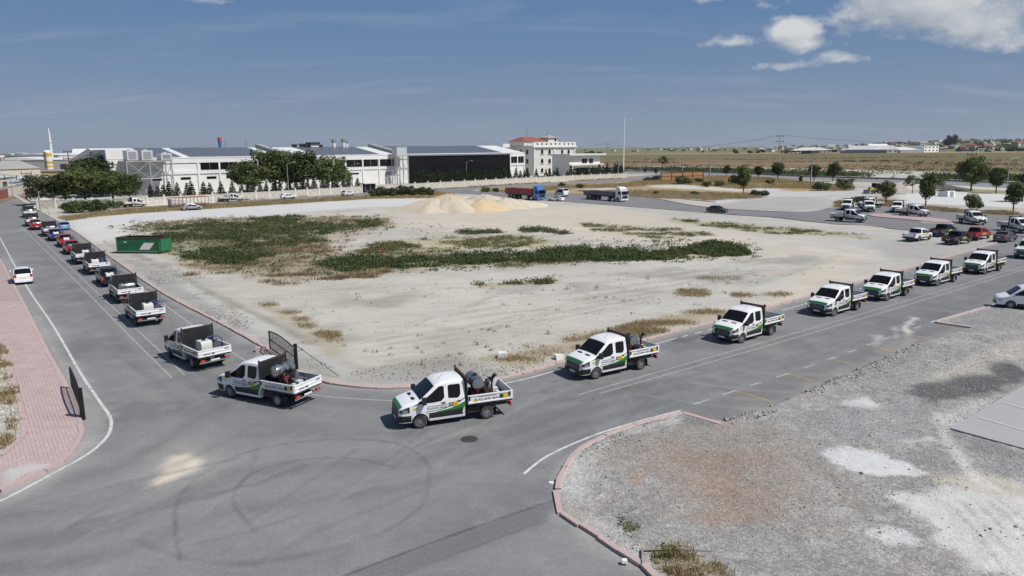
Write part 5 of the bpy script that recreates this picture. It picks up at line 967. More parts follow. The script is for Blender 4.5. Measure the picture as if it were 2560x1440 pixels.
# ---------------------------------------------------------------- crew-cab dropside truck
def make_truck():
    r = empty('dropside_truck'); lv = [.34, .46, .60, .74, .90, 1.05, 1.2, 1.35, 1.6, 1.85, 2.0]; xf = 1.02; wb = 3.5
    top = [(0, 1.06), (.05, 1.15), (.16, 1.22), (.40, 1.31), (.75, 1.40), (.98, 1.46), (1.05, 1.49), (1.80, 2.08), (1.95, 2.17), (2.25, 2.245), (2.8, 2.28), (3.3, 2.26), (3.36, 2.24)]
    C = Loft(top, [(.3, .93), (.6, .99), (.95, 1.0), (1.3, .985), (2.2, .85)], [(0, .80), (.05, .88), (.16, .935), (.40, .975), (.75, .995), (1.1, 1), (3.3, 1), (3.36, .985)], .36, lv, xf, (1.02,), .43, .36, r=.09, crown=.05, extra=(.24, .30, .50, .58, 1.5))
    C.body().build('cab_body', P_WHITE, r, smooth=38)
    k = C.kroof
    C.skin(1.05, 1.80, k, k + 4, .008).build('windscreen', CGLASS, r, smooth=40); C.skin(.0, .16, k, k + 4, .006).build('bonnet_stripe', GREENV, r, smooth=40)
    bp = C.skin(0, .58, 0, 4, .014); bp.prism([(-.76, .35), (.76, .35), (.79, .62), (-.79, .62)], xf - .02, xf + .045, 'x'); bp.build('front_bumper', PLAST, r, smooth=30)
    gr = MB().prism([(-.56, .63), (.56, .63), (.66, .82), (.56, 1.02), (-.56, 1.02), (-.66, .82)], xf + .002, xf + .03, 'x').build('grille', PLAST, r)
    b = MB()
    for i in range(4): b.box(xf + .031, xf + .04, -.5, .5, .67 + i * .085, .69 + i * .085)
    b.build('grille_bar', FRAME, gr)
    MB().box(xf + .046, xf + .056, -.26, .26, .42, .53).build('number_plate', PLATE, r)
    for sg in (1, -1):
        hl = C.skin(.0, .50, 5, 7, .014, (sg,)).build('headlight', PLAST, r, smooth=40); C.skin(.16, .40, 5, 6, .022, (sg,)).build('lens', LAMP, hl, smooth=40)
        C.side([(.62, 1.18), (1.20, 1.30), (1.62, 1.27), (2.1, 1.30), (2.25, 1.42), (2.28, 1.5), (2.28, 2.0), (2.2, 2.04), (2.02, 2.02), (1.62, 1.72), (1.15, 1.42)], .008, sg).build('door_window', CGLASS, r)
        C.side([(2.50, 1.40), (2.95, 1.36), (3.06, 1.42), (3.12, 1.55), (3.12, 2.0), (3.04, 2.05), (2.54, 2.05), (2.48, 1.98), (2.48, 1.46)], .008, sg).build('door_window', CGLASS, r)
        sq = np.linspace(1.47, 3.35, 8); dsk = C.strip([(s, .46) for s in sq], [(s, .735) for s in sq], .007, sg); dsk.build('side_cladding', INK, r)
        C.side([(1.5, .33), (3.34, .33), (3.34, .45), (1.5, .45)], .02, sg, .06).build('sill', BEDW, r)
        ss = np.linspace(1.3, 3.35, 9); zc = [.745 + .03 * (s - 1.3) + .095 * max(0, s - 1.6) ** 2 for s in ss]
        C.strip(list(zip(ss, [.735 for s in ss])), list(zip(ss, zc)), .0085, sg).build('green_swoosh', DGREEN, r)
        sb_ = np.linspace(1.95, 3.35, 8); C.strip([(s, .76 + .045 * max(0, s - 1.9) ** 2) for s in sb_], [(s, .80 + .165 * max(0, s - 1.9) ** 2) for s in sb_], .0105, sg).build('green_swoosh', GREENV, r)
        C.strip([(s, .83 + .148 * max(0, s - 1.6) ** 2 ) for s in ss], [(s, .85 + .160 * max(0, s - 1.6) ** 2) for s in ss], .012, sg).build('pinstripe', DGREEN, r)
        C.side([(2.50, .98), (2.72, .98), (2.72, 1.17), (2.50, 1.17)], .016, sg, .008).build('black_badge', INK, r); yb = C.side([(2.73, .96), (2.98, .96), (2.98, 1.19), (2.73, 1.19)], .016, sg, .008).build('yellow_badge', YELV, r)
        C.side([(2.79, 1.02), (2.92, 1.02), (2.90, 1.08), (2.855, 1.14), (2.81, 1.08)], .019, sg, .002).build('emblem', mat('amber_print', (.35, .20, .01), .5), yb)
        for i in range(3): C.side([(2.53, 1.02 + i * .055), (2.69, 1.02 + i * .055), (2.69, 1.04 + i * .055), (2.53, 1.04 + i * .055)], .019, sg, .002).build('badge_line', PLATE, yb)
        o = put_text(T_DOOR, r, xf - 1.88, sg * (C.w(1.9, .98) + .012), .98, sg > 0)
        b = MB()
        for i in range(9): C.side([(1.40 + i * .115, 1.075), (1.49 + i * .115, 1.075), (1.49 + i * .115, 1.10), (1.40 + i * .115, 1.10)], .011, sg, .004, b)
        b.build('small_print', INK, r); C.side([(.72, 1.0), (.86, 1.0), (.9, 1.06), (.86, 1.12), (.72, 1.12), (.68, 1.06)], .012, sg, .006).build('round_badge', YELV, r)
        b = MB()
        for s_ in (1.28, 2.37, 3.18): C.side([(s_, .48), (s_ + .014, .48), (s_ + .014, 1.32 if s_ < 2 else 2.08), (s_, 1.32 if s_ < 2 else 2.08)], .010, sg, .004, b)
        b.build('door_gap', FRAME, r)
        for s_ in (2.12, 2.94): C.side([(s_, 1.18), (s_ + .2, 1.18), (s_ + .2, 1.225), (s_, 1.225)], .035, sg, .03).build('door_handle', PLAST, r)
        mb = MB().box(xf - 1.30, xf - 1.10, min(sg * 1.06, sg * 1.27), max(sg * 1.06, sg * 1.27), 1.28, 1.62).box(xf - 1.28, xf - 1.2, min(sg * .93, sg * 1.08), max(sg * .93, sg * 1.08), 1.28, 1.36); mb.build('mirror', PLAST, r)
        # bed side with pressed ribs
        y0 = sg * 1.06; sd_ = MB().box(xf - 5.85, xf - 3.48, min(y0, y0 - sg * .035), max(y0, y0 - sg * .035), .96, 1.40)
        for z_ in (.97, 1.34): sd_.box(xf - 5.85, xf - 3.48, min(y0 + sg * .003, y0 + sg * .03), max(y0 + sg * .003, y0 + sg * .03), z_, z_ + .055)
        for x_ in (5.77, 3.49): sd_.box(xf - x_ - .06, xf - x_, min(y0 + sg * .003, y0 + sg * .03), max(y0 + sg * .003, y0 + sg * .03), 1.026, 1.339)
        bs = sd_.build('bed_side', BEDW, r)
        put_text(T_BIG, bs, xf - 4.55, y0 + sg * .012, 1.13, sg > 0); b = MB()
        for i in range(10): b.box(xf - 4.1 - i * .1, xf - 4.03 - i * .1, min(y0 + sg * .001, y0 + sg * .008), max(y0 + sg * .001, y0 + sg * .008), 1.26, 1.285)
        b.build('small_print', INK, bs)
        ys = sorted((y0 + sg * .001, y0 + sg * .010)); MB().box(xf - 5.36, xf - 5.18, *ys, 1.07, 1.27).build('black_badge', INK, bs); MB().box(xf - 5.58, xf - 5.37, *ys, 1.05, 1.29).build('yellow_badge', YELV, bs)
        MB().prism([(xf - 3.98, 1.06), (xf - 3.74, 1.06), (xf - 3.86, 1.27)], *ys, 'y').build('warning_triangle', YELV, bs)
        for x_ in (3.55, 5.7): MB().box(xf - x_ - .04, xf - x_ + .04, *sorted((y0 + sg * .031, y0 + sg * .06)), 1.15, 1.36).build('latch', PLAST, bs)
        MB().box(xf - 5.0, xf - 4.98, *sorted((sg * .70, sg * 1.0)), .18, .62).build('mudflap', PLAST, r)
        tl = MB().box(xf - 5.86, xf - 5.78, *sorted((sg * .62, sg * .94)), .60, .74).build('tail_light', TAIL, r); MB().box(xf - 5.868, xf - 5.861, *sorted((sg * .74, sg * .82)), .62, .74).build('lens', LAMP, tl)
        MB().box(xf - 5.05, xf - 3.98, *sorted((sg * .66, sg * 1.0)), .76, .80).build('wheel_guard', PLAST, r)
    MB().box(xf - 5.85, xf - 3.46, -1.02, 1.02, .86, .955).build('bed_floor', BEDM, r)
    tg = MB().box(xf - 5.89, xf - 5.852, -1.06, 1.06, .96, 1.40)
    for z_ in (.97, 1.15, 1.34): tg.box(xf - 5.912, xf - 5.892, -1.05, 1.05, z_, z_ + .05)
    tgo = tg.build('tailgate', BEDW, r); b = MB()
    for i in range(5): b.box(xf - 5.902, xf - 5.8915, .30 + i * .09, .36 + i * .09, 1.06, 1.12)
    for i in range(4): b.box(xf - 5.902, xf - 5.8915, -.92 + i * .08, -.86 + i * .08, 1.22, 1.28)
    b.box(xf - 5.902, xf - 5.8915, .02, .22, 1.05, 1.14); b.build('small_print', INK, tgo)
    h = MB()
    for y_ in (-1.0, 1.0): h.box(xf - 3.47, xf - 3.40, y_ - .04, y_ + .04, .95, 2.46)
    for i in range(9): h.box(xf - 3.455, xf - 3.425, -.96, .96, 1.0 + i * .15, 1.0 + i * .15 + .125)
    h.build('headboard', PLAST, r); MB().box(xf - 3.475, xf - 3.395, -1.02, 1.02, 2.31, 2.38).build('top_rail', RUST, r)
    for y_ in (-.45, .45): MB().box(xf - 5.8, xf - .6, y_ - .05, y_ + .05, .50, .68).build('chassis_rail', PLAST, r)
    MB().box(xf - 3.3, xf - .5, -.72, .72, .28, .56).build('underbody', PLAST, r); MB().box(xf - 5.85, xf - 5.79, -1.0, 1.0, .52, .60).build('rear_bar', FRAME, r); MB().box(xf - 5.858, xf - 5.851, -.3, .3, .61, .72).build('number_plate', PLATE, r)
    MB().cyl((-wb, -.8, .36), (-wb, .8, .36), .07).box(-wb - .16, -wb + .16, -.16, .16, .22, .5).build('rear_axle', PLAST, r); MB().box(xf - 4.2, xf - 3.5, .5, .85, .4, .72).build('fuel_tank', PLAST, r)
    for y_ in (-.36, .36): MB().box(xf - .90, xf - .74, y_ - .20, y_ + .20, 1.36, 1.428).build('bonnet_vent', PLAST, r)
    MB().cyl((xf - 2.1, .3, 2.18), (xf - 2.35, .3, 2.45), .008, n=4).build('aerial', PLAST, r)
    wheels(r, [(0, .87), (0, -.87), (-wb, .87), (-wb, -.87)], .355, .235, 8)
    return r
# ---------------------------------------------------------------- generic passenger vehicles
def make_car(name, top, wz, plan, z0, xf, wb, wr, paint_, belt, drop, wscr, rscr, wins, tr, arches_r=None, roof_rack=False, extra=(), clad=False, tail_z=(.75, .95), light_s=.3, r_=.09, lv=None, head_z=(.62, .78), seam=()):
    r = empty(name); L_ = top[-1][0]; lv = lv or [z0 + .02, z0 + .18, z0 + .34, belt - .12, belt, belt + .15, belt + .3]
    C = Loft(top, wz, plan, z0, lv, xf, (xf, xf + wb), arches_r or wr + .07, wr, r=r_, crown=.04, gap=.18, extra=extra)
    C.body().build('body', paint_, r, smooth=40); k = C.kroof
    C.skin(wscr[0], wscr[1], k, k + 4, .008).build('windscreen', CGLASS, r, smooth=40)
    if rscr: C.skin(rscr[0], rscr[1], k, k + 4, .008).build('rear_window', CGLASS, r, smooth=40)
    for sg in (1, -1):
        for a, c in wins: C.glass_band(a, c, belt + .02, drop, sg).build('side_window', CGLASS, r)
        hw = C.w(light_s, head_z[0])
        C.side([(.10, head_z[0]), (light_s, head_z[0] + .02), (light_s + .12, head_z[1]), (.12, head_z[1])], .012, sg).build('headlight', LAMP, r)
        C.side([(L_ - .30, tail_z[0]), (L_ - .03, tail_z[0]), (L_ - .03, tail_z[1]), (L_ - .25, tail_z[1])], .012, sg).build('tail_light', TAIL, r); yw = C.w(L_, tail_z[0])
        MB().box(xf - L_ - .012, xf - L_ + .03, *sorted((sg * (yw - .22), sg * (yw - .01))), tail_z[0], tail_z[1]).build('tail_light', TAIL, r)
        xm = xf - wscr[0] - .42; ym = C.w(wscr[0] + .4, belt + .06); MB().box(xm - .09, xm + .06, *sorted((sg * (ym - .02), sg * (ym + .20))), belt + .03, belt + .20).build('mirror', PLAST if clad else paint_, r)
        b = MB()
        for s_ in seam: C.side([(s_, z0 + .12), (s_ + .016, z0 + .12), (s_ + .016, belt), (s_, belt)], .008, sg, .004, b)
        if seam: b.build('door_gap', INK, r)
        for s_ in seam: C.side([(s_ - .25, belt - .12), (s_ - .07, belt - .12), (s_ - .07, belt - .08), (s_ - .25, belt - .08)], .025, sg, .02).build('door_handle', PLAST if clad else paint_, r)
        if clad: C.strip([(xf + wr + .12, z0 + .02), (xf + wb - wr - .12, z0 + .02)], [(xf + wr + .12, z0 + .17), (xf + wb - wr - .12, z0 + .17)], .012, sg).build('side_cladding', PLAST, r)
        if roof_rack: y_ = C.w(wscr[1] + 1, belt + .4) * .82; zz = interp(top, wscr[1] + 1.0); MB().box(xf - rscr[0] + .1, xf - wscr[1] - .3, sg * y_ - .02, sg * y_ + .02, zz + .0, zz + .05).build('roof_rail', FRAME, r)
    w0 = C.w(0, z0 + .2); zf = interp(top, 0)
    MB().box(xf - .01, xf + .02, -w0 * .55, w0 * .55, z0 + .22, zf - .12).build('grille', PLAST, r); MB().box(xf - .01, xf + .035, -w0 * .9, w0 * .9, z0 + .01, z0 + .16).build('front_bumper', PLAST, r)
    MB().box(xf + .036, xf + .045, -.26, .26, z0 + .18, z0 + .29).build('number_plate', PLATE, r); MB().box(xf - L_ - .016, xf - L_ - .004, -.26, .26, z0 + .40, z0 + .51).build('number_plate', PLATE, r)
    wl = C.w(L_, z0 + .2); MB().box(xf - L_ - .03, xf - L_ + .05, -wl * .97, wl * .97, z0 + .02, z0 + .24).build('rear_bumper', PLAST if clad else paint_, r)
    MB().box(xf - L_ + .1, xf - .1, -wz[0][1] * .78, wz[0][1] * .78, z0 - .06, z0 + .28).build('underbody', PLAST, r)
    wheels(r, [(0, tr / 2), (0, -tr / 2), (-wb, tr / 2), (-wb, -tr / 2)], wr, .2, 5); r['ax'] = wb; r['tr'] = tr
    return r, C
CW = [(.2, .80), (.55, .885), (.85, .89), (1.0, .87), (1.5, .66)]
CP = [(0, .72), (.08, .84), (.3, .94), (.8, 1.), (3.4, 1.), (4.1, .95), (4.35, .88), (4.6, .82)]
def sedan(p, name='sedan_car'): return make_car(name, [(0, .62), (.06, .70), (.3, .78), (1.15, .93), (1.25, .95), (2.05, 1.36), (2.35, 1.43), (3.0, 1.43), (3.3, 1.38), (3.95, 1.06), (4.1, 1.03), (4.45, .98), (4.52, .90)], CW, CP, .24, .88, 2.65, .315, p, .90, .16, (1.25, 2.05), (3.3, 3.95), [(1.62, 2.45), (2.53, 3.25)], 1.52, seam=(2.49, 3.35))[0]
def suv(p, name='suv_car', rack=True): return make_car(name, [(0, .74), (.06, .86), (.25, .96), (1.05, 1.07), (1.15, 1.10), (1.85, 1.52), (2.2, 1.62), (3.5, 1.60), (3.75, 1.55), (4.15, 1.13), (4.28, 1.06), (4.32, .95)], [(.2, .82), (.6, .91), (.95, .92), (1.1, .90), (1.65, .70)], CP, .30, .88, 2.63, .34, p, 1.03, .17, (1.15, 1.85), (3.75, 4.15), [(1.55, 2.32), (2.40, 3.1), (3.16, 3.7)], 1.58, roof_rack=rack, clad=True, seam=(2.36, 3.12))[0]
def hatch(p, name='hatchback_car'): return make_car(name, [(0, .60), (.06, .68), (.3, .78), (1.0, .92), (1.1, .95), (1.85, 1.36), (2.15, 1.43), (3.0, 1.42), (3.2, 1.36), (3.7, .98), (3.85, .90), (3.9, .80)], CW, [(0, .72), (.08, .84), (.3, .94), (.8, 1.), (3., 1.), (3.6, .95), (3.9, .86)], .24, .80, 2.45, .30, p, .90, .16, (1.1, 1.85), (3.2, 3.7), [(1.5, 2.3), (2.38, 3.05)], 1.48, seam=(2.34, 3.0), head_z=(.58, .72), tail_z=(.62, .84))[0]
def mpv(p, name='family_van_car'): return make_car(name, [(0, .68), (.06, .80), (.25, .92), (.85, 1.06), (.95, 1.10), (1.7, 1.58), (2.05, 1.68), (3.5, 1.70), (3.85, 1.66), (4.05, 1.15), (4.14, 1.05), (4.16, .92)], [(.2, .82), (.6, .88), (1.0, .885), (1.15, .87), (1.75, .74)], [(0, .72), (.08, .84), (.3, .94), (.8, 1.), (3.6, 1.), (4.0, .97), (4.16, .92)], .26, .85, 2.49, .32, p, 1.06, .18, (.95, 1.7), (3.85, 4.05), [(1.35, 2.05), (2.14, 2.95), (3.05, 3.7)], 1.54, roof_rack=True, seam=(2.1, 3.0), tail_z=(.78, 1.1))[0]
def wagon(p, name='estate_car'): return make_car(name, [(0, .62), (.05, .74), (.2, .80), (1.15, .90), (1.25, .93), (1.75, 1.32), (1.95, 1.40), (3.7, 1.42), (3.85, 1.38), (4.15, .98), (4.25, .92), (4.28, .84)], [(.2, .76), (.55, .82), (.85, .825), (1.0, .80), (1.5, .66)], [(0, .86), (.08, .9), (.3, .95), (.8, 1.), (3.6, 1.), (4.28, .95)], .26, .72, 2.42, .30, p, .88, .15, (1.25, 1.75), (3.85, 4.15), [(1.55, 2.3), (2.38, 3.05), (3.12, 3.85)], 1.35, roof_rack=True, seam=(2.34, 3.08), head_z=(.6, .74), tail_z=(.6, .84))[0]
def vanbox(p, name, wins, Lg=4.8, hgt=1.94, rear=True, low=.95): return make_car(name, [(0, .72), (.05, .86), (.2, .95), (.75, 1.10), (.85, 1.14), (1.6, 1.76), (1.95, hgt - .04), (2.6, hgt), (Lg - .45, hgt), (Lg - .2, hgt - .05), (Lg - .06, 1.2), (Lg, 1.05), (Lg + .02, .95)], [(.2, .86), (.6, .92), (1.0, .925), (1.2, .91), (2.0, .80)], [(0, .78), (.08, .87), (.3, .95), (.8, 1.), (Lg - .3, 1.), (Lg, .96)], .28, .98, Lg * .6, .32, p, 1.12, .22, (.85, 1.6), (Lg - .2, Lg - .06) if rear else None, wins, 1.6, clad=True, seam=(2.15, 3.2), tail_z=(.75, 1.15))[0]
def pickup(p, sticker=None, name='pickup_truck'):
    r, C = make_car(name, [(0, .78), (.06, .92), (.25, 1.0), (1.15, 1.11), (1.25, 1.14), (1.95, 1.66), (2.25, 1.76), (3.1, 1.76), (3.3, 1.70), (3.52, 1.15)], [(.2, .84), (.6, .90), (1.0, .91), (1.15, .89), (1.8, .70)], [(0, .76), (.08, .86), (.3, .95), (.8, 1.), (3.52, 1.)], .40, .92, 3.05, .385, p, 1.08, .17, (1.25, 1.95), (3.3, 3.52), [(1.62, 2.38), (2.46, 3.16)], 1.55, clad=True, seam=(2.42, 3.22), tail_z=(.8, .81))
    xf = .92
    for c in [o for o in KMAP[r.name] if o.name.startswith(('tail_light', 'rear_bumper', 'underbody')) or (o.name.startswith('number_plate') and len(o.data.vertices) and o.data.vertices[0].co.x < 0)]: KMAP[r.name].remove(c); bpy.data.objects.remove(c)
    b0 = 5.25; ax = xf + 3.05
    for sg in (1, -1):
        poly = [(xf - 3.54, .48), (xf - 3.54, 1.16), (xf - b0, 1.12), (xf - b0, .55), (xf - ax - .46, .55)] + [(xf - ax + .46 * math.cos(math.pi - math.pi * i / 8), .42 + .46 * math.sin(math.pi * i / 8)) for i in range(9)] + [(xf - ax + .46, .48)]
        MB().prism(poly, *sorted((sg * .90, sg * .83)), 'y').build('bed_side', p, r); MB().box(xf - b0 - .01, xf - b0 + .1, *sorted((sg * .902, sg * .74)), .80, 1.08).build('tail_light', TAIL, r)
        if sticker: C.side([(1.9, .70), (2.3, .78), (3.2, .74), (2.9, .86), (3.3, .98), (2.5, .92), (2.0, .96), (2.2, .84)], .012, sg, .006).build('door_sticker', sticker, r)
    MB().box(xf - b0 + .03, xf - 3.55, -.828, .828, .60, .70).build('bed_floor', BEDM, r); MB().box(xf - b0, xf - b0 + .06, -.825, .825, .66, 1.11).build('tailgate', p, r)
    MB().box(xf - b0 - .10, xf - b0 + .02, -.86, .86, .42, .60).build('rear_bumper', PLAST, r); MB().box(xf - b0 - .008, xf - b0 - .002, -.26, .26, .62, .74).build('number_plate', PLATE, r); MB().box(xf - b0 + .1, xf - .1, -.62, .62, .34, .598).build('underbody', PLAST, r)
    MB().cyl((xf - 3.75, -.75, 1.2), (xf - 3.75, -.6, 1.72), .035).cyl((xf - 3.75, .75, 1.2), (xf - 3.75, .6, 1.72), .035).cyl((xf - 3.75, -.6, 1.72), (xf - 3.75, .6, 1.72), .035).build('roll_bar', PLAST, r)
    return r
# ---------------------------------------------------------------- payloads carried in truck beds
def make_sprayer_tank(low=False):
    r = empty('stainless_spray_tank'); z = .42 if low else .86; STL = mat('stainless_tank', (.42, .43, .44), .25, metal=.9, var=.06)
    MB().lathe([(0, -.70), (.22, -.69), (.31, -.66), (.33, -.62), (.33, .62), (.31, .66), (.22, .69), (0, .70)], 20, (0, 0, z), 'y').build('tank', STL, r, smooth=40)
    t = MB()
    for y in (-.42, .0, .42): t.lathe([(.335, y - .025), (.345, y - .025), (.345, y + .025), (.335, y + .025)], 20, (0, 0, z), 'y')
    t.build('tank_band', FRAME, r, smooth=30); MB().cyl((0, .12, z + .33), (0, .12, z + .40), .12, n=12).build('filler_cap', PLAST, r)
    f = MB()
    for y in (-.55, .55):
        for x in (-.3, .3): f.bar((x, y, 0), (x, y, z - .1), .05)
        f.bar((-.34, y, z - .2), (.34, y, z - .2), .05)
    f.bar((-.3, -.55, .08), (-.3, .55, .08), .05).bar((.3, -.55, .08), (.3, .55, .08), .05); f.build('frame', PLAST, r)
    if not low:
        MB().box(-.26, .26, -.35, .15, .04, .4).build('pump_engine', mat('engine_red', (.30, .03, .025), .5), r); MB().cyl((.55, -.35, .02), (.55, -.35, .72), .26, n=16).build('chemical_drum', mat('blue_grey_drum', (.06, .09, .13), .4), r, smooth=40)
        e = MB().box(-.95, -.5, -.5, .2, .02, .42).cyl((-.75, -.2, .42), (-.75, -.2, .66), .16, n=10).cyl((-.62, .1, .42), (-.62, .1, .6), .06); e.build('engine', mat('engine_grey', (.16, .16, .17), .5, metal=.4), r)
        MB().cyl((-.85, .3, .4), (-.85, .3, .95), .05).cyl((-.85, .3, .95), (-1.0, .42, 1.2), .07, .10).cyl((-.85, .3, .8), (-.65, .5, 1.05), .06, .09).cyl((-.85, .3, .7), (-.98, .1, 1.0), .05, .08).build('spray_nozzle', PLAST, r); MB().lathe([(.12, -.06), (.24, -.06), (.24, .06), (.12, .06)], 14, (-.6, .55, .3), 'y').build('hose_reel', RUST, r)
        h = MB(); pts = [(-.3 + .5 * math.sin(i * .9) * (1 - i / 26), -.2 + .55 * math.cos(i * 1.1), .45 + .25 * math.sin(i * .7)) for i in range(18)]
        for p, q_ in zip(pts, pts[1:]): h.cyl(p, q_, .022, n=5)
        h.build('hose', PLAST, r); MB().box(-1.25, -.98, -.2, .15, .02, .34).box(-1.2, -1.03, .3, .55, .02, .28).build('canister', mat('white_canister', (.62, .62, .60), .5), r); MB().cyl((-.5, -.62, .02), (-.5, -.62, .55), .09, n=8).cyl((-.3, -.62, .02), (-.3, -.62, .42), .07, n=8).box(-1.1, -.75, -.72, -.5, .02, .3).build('valve_block', mat('engine_grey', (.1, .1, .1)), r); MB().cyl((-.75, -.2, .66), (-.75, -.2, .80), .10, n=8).cyl((-.45, .35, .42), (-.45, .35, .75), .05, n=6).build('air_filter', STL, r)
    return r
def make_sprayer_box():
    r = empty('white_spray_unit'); CR = mat('cream_polytank', (.62, .62, .57), .45, var=.05)
    b = MB().prism([(-.42, 0), (.42, 0), (.45, .15), (.45, .5), (.36, .66), (-.36, .66), (-.45, .5), (-.45, .15)], -.35, .35, 'y'); b.build('poly_tank', CR, r, smooth=30); MB().cyl((0, 0, .66), (0, 0, .74), .13, n=12).build('filler_cap', PLAST, r)
    MB().box(-.38, .2, -.95, -.45, .05, .45).cyl((-.1, -.7, .45), (-.1, -.7, .62), .14, n=10).build('engine', mat('engine_grey', (.1, .1, .1)), r)
    f = MB()
    for x in (-.45, .45):
        for y in (-1.0, -.40): f.bar((x, y, 0), (x, y, .72), .04)
        f.bar((x, -1., .72), (x, -.4, .72), .04)
    f.bar((-.45, -1., .72), (.45, -1., .72), .04).bar((-.45, -.4, .72), (.45, -.4, .72), .04); f.build('frame', mat('blue_frame', (.02, .05, .20), .5), r)
    return r
def make_nozzle_unit():
    r = empty('fogging_pump_unit'); MB().box(-.35, .35, -.4, .4, .02, .35).cyl((0, 0, .35), (0, 0, .55), .22, n=14).build('engine', mat('engine_grey', (.1, .1, .1)), r); MB().cyl((-.2, .25, .3), (-.2, .25, .95), .06).cyl((-.2, .25, .95), (-.35, .45, 1.25), .07, .11).cyl((-.2, .25, .8), (0., .5, 1.1), .06, .1).build('spray_nozzle', PLAST, r); MB().lathe([(.16, -.07), (.34, -.07), (.34, .07), (.16, .07)], 16, (.3, .3, .45), 'x').build('hose_reel', DARKM, r)
    return r
# ---------------------------------------------------------------- articulated lorries
def make_semi(cabm, name, trailer_kind):
    r = empty(name); wr = .5
    top = [(0, .9), (.04, 1.9), (.10, 2.25), (.30, 2.9), (.42, 3.05), (.8, 3.5), (1.3, 3.72), (2.15, 3.72), (2.2, 3.6)]
    C = Loft(top, [(.4, 1.18), (1., 1.22), (2., 1.24), (3., 1.2), (3.8, 1.0)], [(0, .94), (.1, .985), (.3, 1.), (2.2, 1.)], .45, [.5, .9, 1.3, 1.7, 2.0, 2.4, 2.8], 1.4, (1.4,), .6, .5, r=.12, crown=.06)
    C.body().build('cab_body', cabm, r, smooth=38); k = C.kroof
    MB().prism([(-1.08, 1.72), (1.08, 1.72), (1.0, 2.66), (-1.0, 2.66)], 1.4 - .16, 1.4 + .03, 'x').build('windscreen', CGLASS, r); MB().prism([(-.95, .75), (.95, .75), (.9, 1.55), (-.9, 1.55)], 1.38, 1.43, 'x').build('grille', PLAST, r)
    MB().box(1.36, 1.46, -1.2, 1.2, .36, .70).build('front_bumper', cabm, r); MB().box(1.461, 1.47, -.3, .3, .42, .54).build('number_plate', PLATE, r); C.skin(.30, .44, k - 1, k + 4, .03).build('sun_visor', PLAST, r)
    for sg in (1, -1):
        C.side([(.35, 1.75), (1.35, 1.75), (1.35, 2.55), (.55, 2.6), (.38, 2.3)], .01, sg).build('door_window', CGLASS, r); MB().box(1.0, 1.2, *sorted((sg * 1.27, sg * 1.5)), 1.7, 2.5).build('mirror', PLAST, r)
        MB().box(1.44, 1.475, *sorted((sg * .72, sg * 1.1)), .76, .98).build('headlight', LAMP, r); MB().box(-1.9, -.8, *sorted((sg * .7, sg * 1.2)), .45, .95).build('side_tank', FRAME, r)
    MB().box(-3.6, .4, -.5, .5, .6, .95).build('tractor_chassis', PLAST, r); wheels(r, [(0, 1.05), (0, -1.05)], wr, .3, 8); wheels(r, [(-3.3, .95), (-3.3, -.95)], wr, .55, 8)
    x1, x0 = -1.35, -13.2
    MB().box(x0, x1, -.55, .55, .95, 1.25).build('trailer_chassis', PLAST, r); MB().box(x0, x1, -1.22, 1.22, 1.252, 1.40).build('trailer_floor', BEDM, r)
    wheels(r, [(x, y) for x in (-9.2, -10.5, -11.8) for y in (1.0, -1.0)], wr, .42, 8)
    h = 2.75 if trailer_kind == 'red' else 2.2; m = mat('red_tipper_paint', (.26, .02, .025), .5, dirt=.15) if trailer_kind == 'red' else mat('grey_dropside', (.15, .16, .17), .5, dirt=.15); n = 12 if trailer_kind == 'red' else 5
    for sg in (1, -1):
        for i in range(n):
            a, c = x0 + (x1 - x0) * i / n + .05, x0 + (x1 - x0) * (i + 1) / n - .05; MB().box(a, c, *sorted((sg * 1.20, sg * 1.25)), 1.41, h).build('side_panel', m, r)
        for i in range(n + 1): a = x0 + (x1 - x0) * i / n; MB().box(a - .05, a + .05, *sorted((sg * 1.19, sg * 1.29)), 1.41, h + .08).build('stake', m if trailer_kind == 'red' else PLAST, r)
    MB().box(x0 - .04, x0 + .02, -1.18, 1.18, 1.41, h).build('tailgate', m, r); MB().box(x1 - .02, x1 + .04, -1.18, 1.18, 1.41, h + .1).build('front_board', m, r)
    if trailer_kind == 'red': MB().box(x0 + .06, x1 - .06, -1.17, 1.17, 1.41, 2.35).build('load', mat('crushed_stone_load', (.42, .42, .41), .9, bump=.8, bscale=3.), r)
    for sg in (1, -1): MB().box(x0 - .06, x0 - .041, *sorted((sg * .7, sg * 1.15)), 1.0, 1.2).build('tail_light', TAIL, r)
    return r
def make_backhoe():
    r = empty('backhoe_loader'); Y = mat('loader_yellow', (.50, .33, .04), .5, dirt=.3)
    MB().box(-1.4, 2.0, -.5, .5, .7, 1.5).box(.6, 2.1, -.45, .45, 1.5, 1.85).build('body', Y, r); MB().prism([(-1.3, 1.5), (.6, 1.5), (.45, 2.9), (-1.1, 2.9)], -.75, .75, 'y').build('cab_glass', CGLASS, r); MB().box(-1.3, .65, -.85, .85, 2.9, 3.05).build('cab_roof', Y, r)
    for sg in (1, -1): MB().bar((1.2, sg * .7, 1.4), (2.9, sg * .7, .9), .16).bar((-.2, sg * .7, 1.2), (1.2, sg * .7, 1.4), .16).build('loader_arm', Y, r)
    MB().prism([(2.8, .15), (3.7, .15), (3.75, .25), (3.0, .4), (2.9, 1.15), (2.75, 1.2)], -1.15, 1.15, 'y').build('front_bucket', FRAME, r)
    MB().bar((-1.5, 0, 1.2), (-2.4, 0, 3.1), .26).bar((-2.4, 0, 3.1), (-3.2, 0, 1.7), .2).build('rear_arm', Y, r); MB().prism([(-3.5, .9), (-2.9, .95), (-2.95, 1.7), (-3.3, 1.75)], -.35, .35, 'y').build('rear_bucket', FRAME, r)
    wheels(r, [(1.5, .85), (1.5, -.85)], .5, .4, 5); wheels(r, [(-.8, .85), (-.8, -.85)], .75, .5, 5)
    return r
